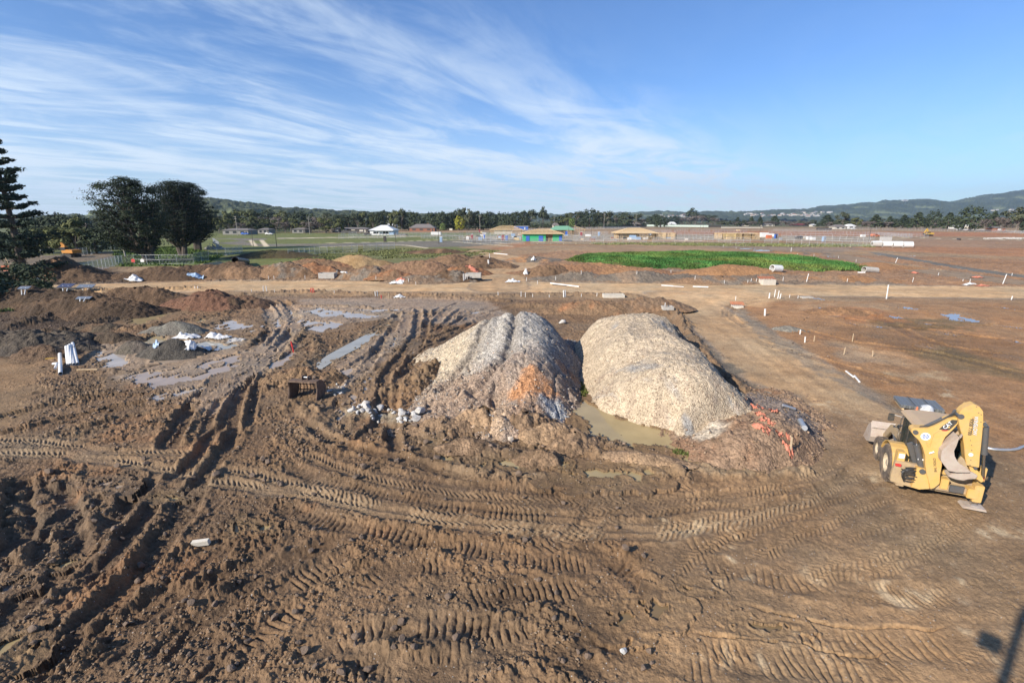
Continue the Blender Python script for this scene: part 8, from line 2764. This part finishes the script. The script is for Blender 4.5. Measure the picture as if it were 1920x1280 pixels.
for k in range(5):
    P = [Q(395 + 6 * k, 990 - 22 * k, -1.30), Q(370, 930 - 14 * k, -1.38), Q(400 + 10 * k, 850, -1.36), Q(480 + 8 * k, 840 + 5 * k, -1.33), Q(545, 920 + 14 * k, -1.36), Q(575, 1000, -1.34)]
    sp3 = [Vector((0, 0, 0))] * 0
    for i in range(len(P) - 1):
        for q in range(4): sp3.append(P[i].lerp(P[i + 1], q / 4))
    mb.path(sp3 + [P[-1]], .018, 6)
mb.build('hoses', BH_X, bh, smooth=True)
MB().box(Q(330, 800, -1.27), (.16, .06, .08)).build('valve', W_red, bh)
# boom
bm_ = plate([(485, 395), (520, 378), (600, 384), (680, 382), (760, 352), (840, 312), (910, 276), (985, 260), (1025, 272), (1022, 320), (985, 370), (930, 425), (868, 485), (838, 545), (826, 620), (828, 720), (830, 810), (812, 900), (805, 1015), (745, 1065), (700, 1078), (684, 1000), (655, 900), (640, 800), (640, 700), (612, 600), (572, 525), (505, 460), (480, 425)], -1.50, .34, 'boom', BH_Y)
for (a, b, r_) in ((530, 430, .075), (1050, 250, .10)):
    p_ = Q(a, b, -1.54); MB().tube(p_, p_ + Vector((0, .42, 0)), r_, n=16).build('pin', BH_C, bm_, smooth=True)
MB().path([Q(690, 560, -1.515), Q(650, 540, -1.515), Q(665, 590, -1.515), Q(690, 590, -1.515), Q(710, 520, -1.515), Q(740, 440, -1.515), Q(800, 400, -1.515)], .008, 5).build('seam', BH_Y, bm_)
MB().tube(Q(685, 668, -1.53), Q(740, 650, -1.53), .025, n=8).build('handle', BH_W, bm_, smooth=True)
p_ = Q(643, 475, -1.502); dsc = MB().tube(p_, p_ + Vector((0, -.004, 0)), .135, n=28).build('round_sticker', BH_W, bm_)
mb = MB(); mb.ring(p_ + Vector((0, -.004, 0)), p_ + Vector((0, -.007, 0)), .085, .062, 24)
for k, (x0, z0) in enumerate(((-.035, .0), (0, .0), (.035, .0))): mb.box(p_ + Vector((x0, -.006, z0)), (.014, .004, .09 if k != 1 else .06))
mb.box(p_ + Vector((0, -.0058, 0)), (.07, .003, .014)); mb.build('sticker_mark', BH_B, dsc)
dk_ = MB().prism([Q(a, b, -1.503) for a, b in ((795, 392), (850, 345), (945, 283), (1005, 288), (1003, 322), (915, 402), (860, 404))], (0, -.003, 0)).build('dark_decal', BH_D, bm_)
MB().prism([Q(a, b, -1.507) for a, b in ((822, 402), (908, 402), (880, 414), (835, 412))], (0, -.002, 0)).build('red_flash', W_red, dk_)


def lettering(txt, a, b, size, mat, parent, name, Y=-1.51, bold=.0):
    """letters lying on the plane local Y; baseline from a to b (enlarged-photo pixels)"""
    cu = bpy.data.curves.new(name, 'FONT'); cu.body = txt; cu.size = 1.0; cu.extrude = .002; cu.offset = bold; cu.align_x = 'LEFT'
    tmp = bpy.data.objects.new(name, cu); COL.objects.link(tmp)
    dg = bpy.context.evaluated_depsgraph_get(); me = bpy.data.meshes.new_from_object(tmp.evaluated_get(dg))
    bpy.data.objects.remove(tmp)
    A, B = Q(*a, Y), Q(*b, Y); L = (B - A).length
    xs = [v.co.x for v in me.vertices]; w = max(xs) - min(xs); x0 = min(xs)
    ux = (B - A).normalized(); uz = Vector((-ux.z, 0, ux.x))
    if True:
        for v in me.vertices:
            x, y, z = (v.co.x - x0) / w * L, v.co.y * size, v.co.z
            v.co = A + ux * x + uz * y + Vector((0, -.002 - z, 0))
    me.name = name; me.materials.clear(); me.materials.append(mat)
    bm = bmesh.new(); bm.from_mesh(me); bmesh.ops.recalc_face_normals(bm, faces=bm.faces); bm.to_mesh(me); bm.free()
    return link(name, me, parent)


lettering('CAT', (868, 392), (958, 326), .16, BH_W, dk_, 'lettering', bold=.02)
MB().prism([Q(a, b, -1.518) for a, b in ((890, 378), (922, 352), (918, 380))], (0, -.002, 0)).build('triangle_mark', BH_Y, dk_)
lettering('BHL', (772, 878), (766, 826), .10, BH_D, bm_, 'lettering')
lettering('702KD', (765, 816), (758, 722), .10, BH_D, bm_, 'lettering')
# stick
st_ = plate([(1020, 250), (1035, 200), (1075, 158), (1130, 125), (1200, 106), (1262, 138), (1302, 190), (1304, 300), (1292, 450), (1277, 600), (1264, 700), (1256, 832), (1215, 826), (1108, 804), (1094, 700), (1086, 600), (1070, 480), (1042, 400), (1022, 310)], -1.62, .32, 'stick', BH_Y)
lettering('WINSLOW', (1196, 242), (1176, 462), .155, BH_D, st_, 'lettering', Y=-1.624, bold=.035)
lettering('WINSLOW', (1201, 244), (1181, 460), .145, BH_W, st_, 'lettering', Y=-1.629, bold=.0)
MB().tube(Q(1185, 255, -1.626), Q(1167, 455, -1.626), .005, n=4).build('underline', BH_D, st_)
lettering('9358', (1152, 272), (1140, 358), .125, BH_D, st_, 'lettering', Y=-1.624, bold=.02)
lettering('7700', (1137, 374), (1125, 460), .125, BH_D, st_, 'lettering', Y=-1.624, bold=.02)
for (a, b) in ((1225, 135), (1250, 205), (1278, 225), (1275, 310), (1155, 520), (1168, 575), (1170, 632), (1160, 745), (1150, 800)):
    p_ = Q(a, b, -1.622); MB().tube(p_, p_ + Vector((0, -.01, 0)), .014, n=8).build('bolt', BH_C, st_)
for (a, b, r_, m_) in ((1050, 250, .085, BH_C), (1145, 142, .05, BH_Y), (1215, 840, .05, BH_C), (1330, 345, .06, BH_C)):
    p_ = Q(a, b, -1.64); MB().tube(p_, p_ + Vector((0, .36, 0)), r_, n=14).build('pin', m_, st_, smooth=True)
p_ = Q(1160, 683, -1.624); MB().tube(p_, p_ + Vector((0, -.004, 0)), .06, n=20).build('round_sticker', BH_W, st_)
plate([(1290, 300), (1350, 325), (1360, 350), (1340, 372), (1292, 370)], -1.56, .2, 'cylinder_lug', BH_Y, parent=st_)
# linkage and bucket
plate([(1140, 820), (1215, 838), (1262, 895), (1302, 955), (1312, 985), (1282, 1003), (1225, 960), (1165, 890)], -1.58, .26, 'bucket_link', BH_Y)
bk = empty('digging_bucket', (0, 0, 0)); bk.parent = bh
o_ = [(1030, 484), (960, 530), (880, 590), (832, 640), (818, 700), (822, 760), (870, 820), (905, 868), (1000, 885), (1080, 880), (1150, 885)]
i_ = [(1148, 868), (1080, 862), (1010, 864), (935, 850), (895, 805), (850, 752), (846, 700), (858, 650), (905, 603), (970, 560), (1034, 500)]
MB().prism([Q(a, b, -1.78) for a, b in o_ + i_], (0, .62, 0)).build('shell', BH_G, bk)
for Y_ in (-1.80, -1.18):
    MB().prism([Q(a, b, Y_) for a, b in [(1030, 484), (995, 585), (968, 640), (975, 700), (1003, 752), (1040, 790), (1110, 830), (1150, 885), (1000, 885), (905, 868), (870, 820), (822, 760), (818, 700), (832, 640), (880, 590), (960, 530)]], (0, .03, 0)).build('side_plate', BH_G, bk)
for k in range(4):
    p_ = Q(1030, 484, -1.72 + .17 * k); MB().prism([p_, p_ + Vector((.05, 0, .11)), p_ + Vector((.07, 0, .10)), p_ + Vector((.04, 0, -.04))], (0, .07, 0)).build('tooth', BH_G, bk)
MB().prism([Q(a, b, -1.70) for a, b in ((1010, 752), (1050, 700), (1085, 735), (1110, 800), (1150, 885), (1060, 860))], (0, .05, 0)).build('bucket_ear', BH_M, bk)
MB().prism([Q(a, b, -1.66) for a, b in ((898, 932), (950, 905), (1030, 890), (1130, 872), (1190, 890), (1245, 925), (1220, 962), (1130, 968), (1080, 982), (1000, 970), (940, 950))], (0, .42, 0)).build('quick_hitch', BH_G, bk, bevel=.02)
# cylinders
def cyl(a, b, c, Y, r, name, parent=bh):
    A, B, C = Q(*a, Y), Q(*b, Y), Q(*c, Y)
    o = MB().tube(A, B, r, n=14).ring(B - (B - A).normalized() * .05, B, r * 1.15, r * .6, 14).build(name, BH_C, parent, smooth=True)
    MB().tube(B, C, r * .48, n=12).build('rod', BH_CH, o, smooth=True)


cyl((1332, 360), (1310, 676), (1292, 935), -1.46, .085, 'bucket_cylinder')
cyl((610, 388), (845, 280), (1050, 185), -1.30, .085, 'stick_cylinder')
cyl((600, 860), (540, 560), (528, 440), -1.22, .10, 'boom_cylinder')
for k in range(3):
    P = [Q(560 + 10 * k, 372 - 6 * k, -1.36), Q(680, 378 - 14 * k, -1.38), Q(800, 330 - 16 * k, -1.38), Q(900, 268 - 12 * k, -1.36), Q(1000, 205 - 14 * k, -1.36), Q(1060, 145 - 8 * k, -1.36), Q(1130, 108 - 5 * k, -1.36), Q(1190, 104 - 3 * k, -1.36)]
    MB().path(P, .024, 6).build('boom_hose', BH_X, bh, smooth=True)
for k in range(4):
    P = [Q(530 + 22 * k, 470, -1.16), Q(545 + 22 * k, 600, -1.2), Q(560 + 18 * k, 720, -1.22), Q(600 + 10 * k, 830, -1.26)]
    MB().path(P, .022, 6).build('hose', BH_X, bh, smooth=True)
MB().box(Q(585, 735, -1.28), (.16, .05, .05)).build('hose_clamp', BH_W, bh)
plate([(430, 560), (500, 540), (560, 790), (500, 790)], -1.05, .08, 'rear_shroud', BH_C)
# ------------------------------------------------------------------ haze: the air over the plain
m = bpy.data.materials.new('haze'); m.use_nodes = True
nt = m.node_tree; nt.nodes.clear()
mo = nt.nodes.new('ShaderNodeOutputMaterial'); pvv = nt.nodes.new('ShaderNodeVolumePrincipled')
pvv.inputs['Density'].default_value = 0.000065
pvv.inputs['Color'].default_value = (.62, .80, 1.0, 1)
pvv.inputs['Anisotropy'].default_value = 0.2
nt.links.new(pvv.outputs[0], mo.inputs['Volume'])
x0, x1, y0, y1, z0, z1 = -41000, 41000, -60, 9100, -4, 560
mb = MB(); mb.box(((x0 + x1) / 2, (y0 + y1) / 2, (z0 + z1) / 2), (x1 - x0, y1 - y0, z1 - z0))
tag(mb.build('haze', m), 'thin blue haze over the far hills', None, None, 'stuff')
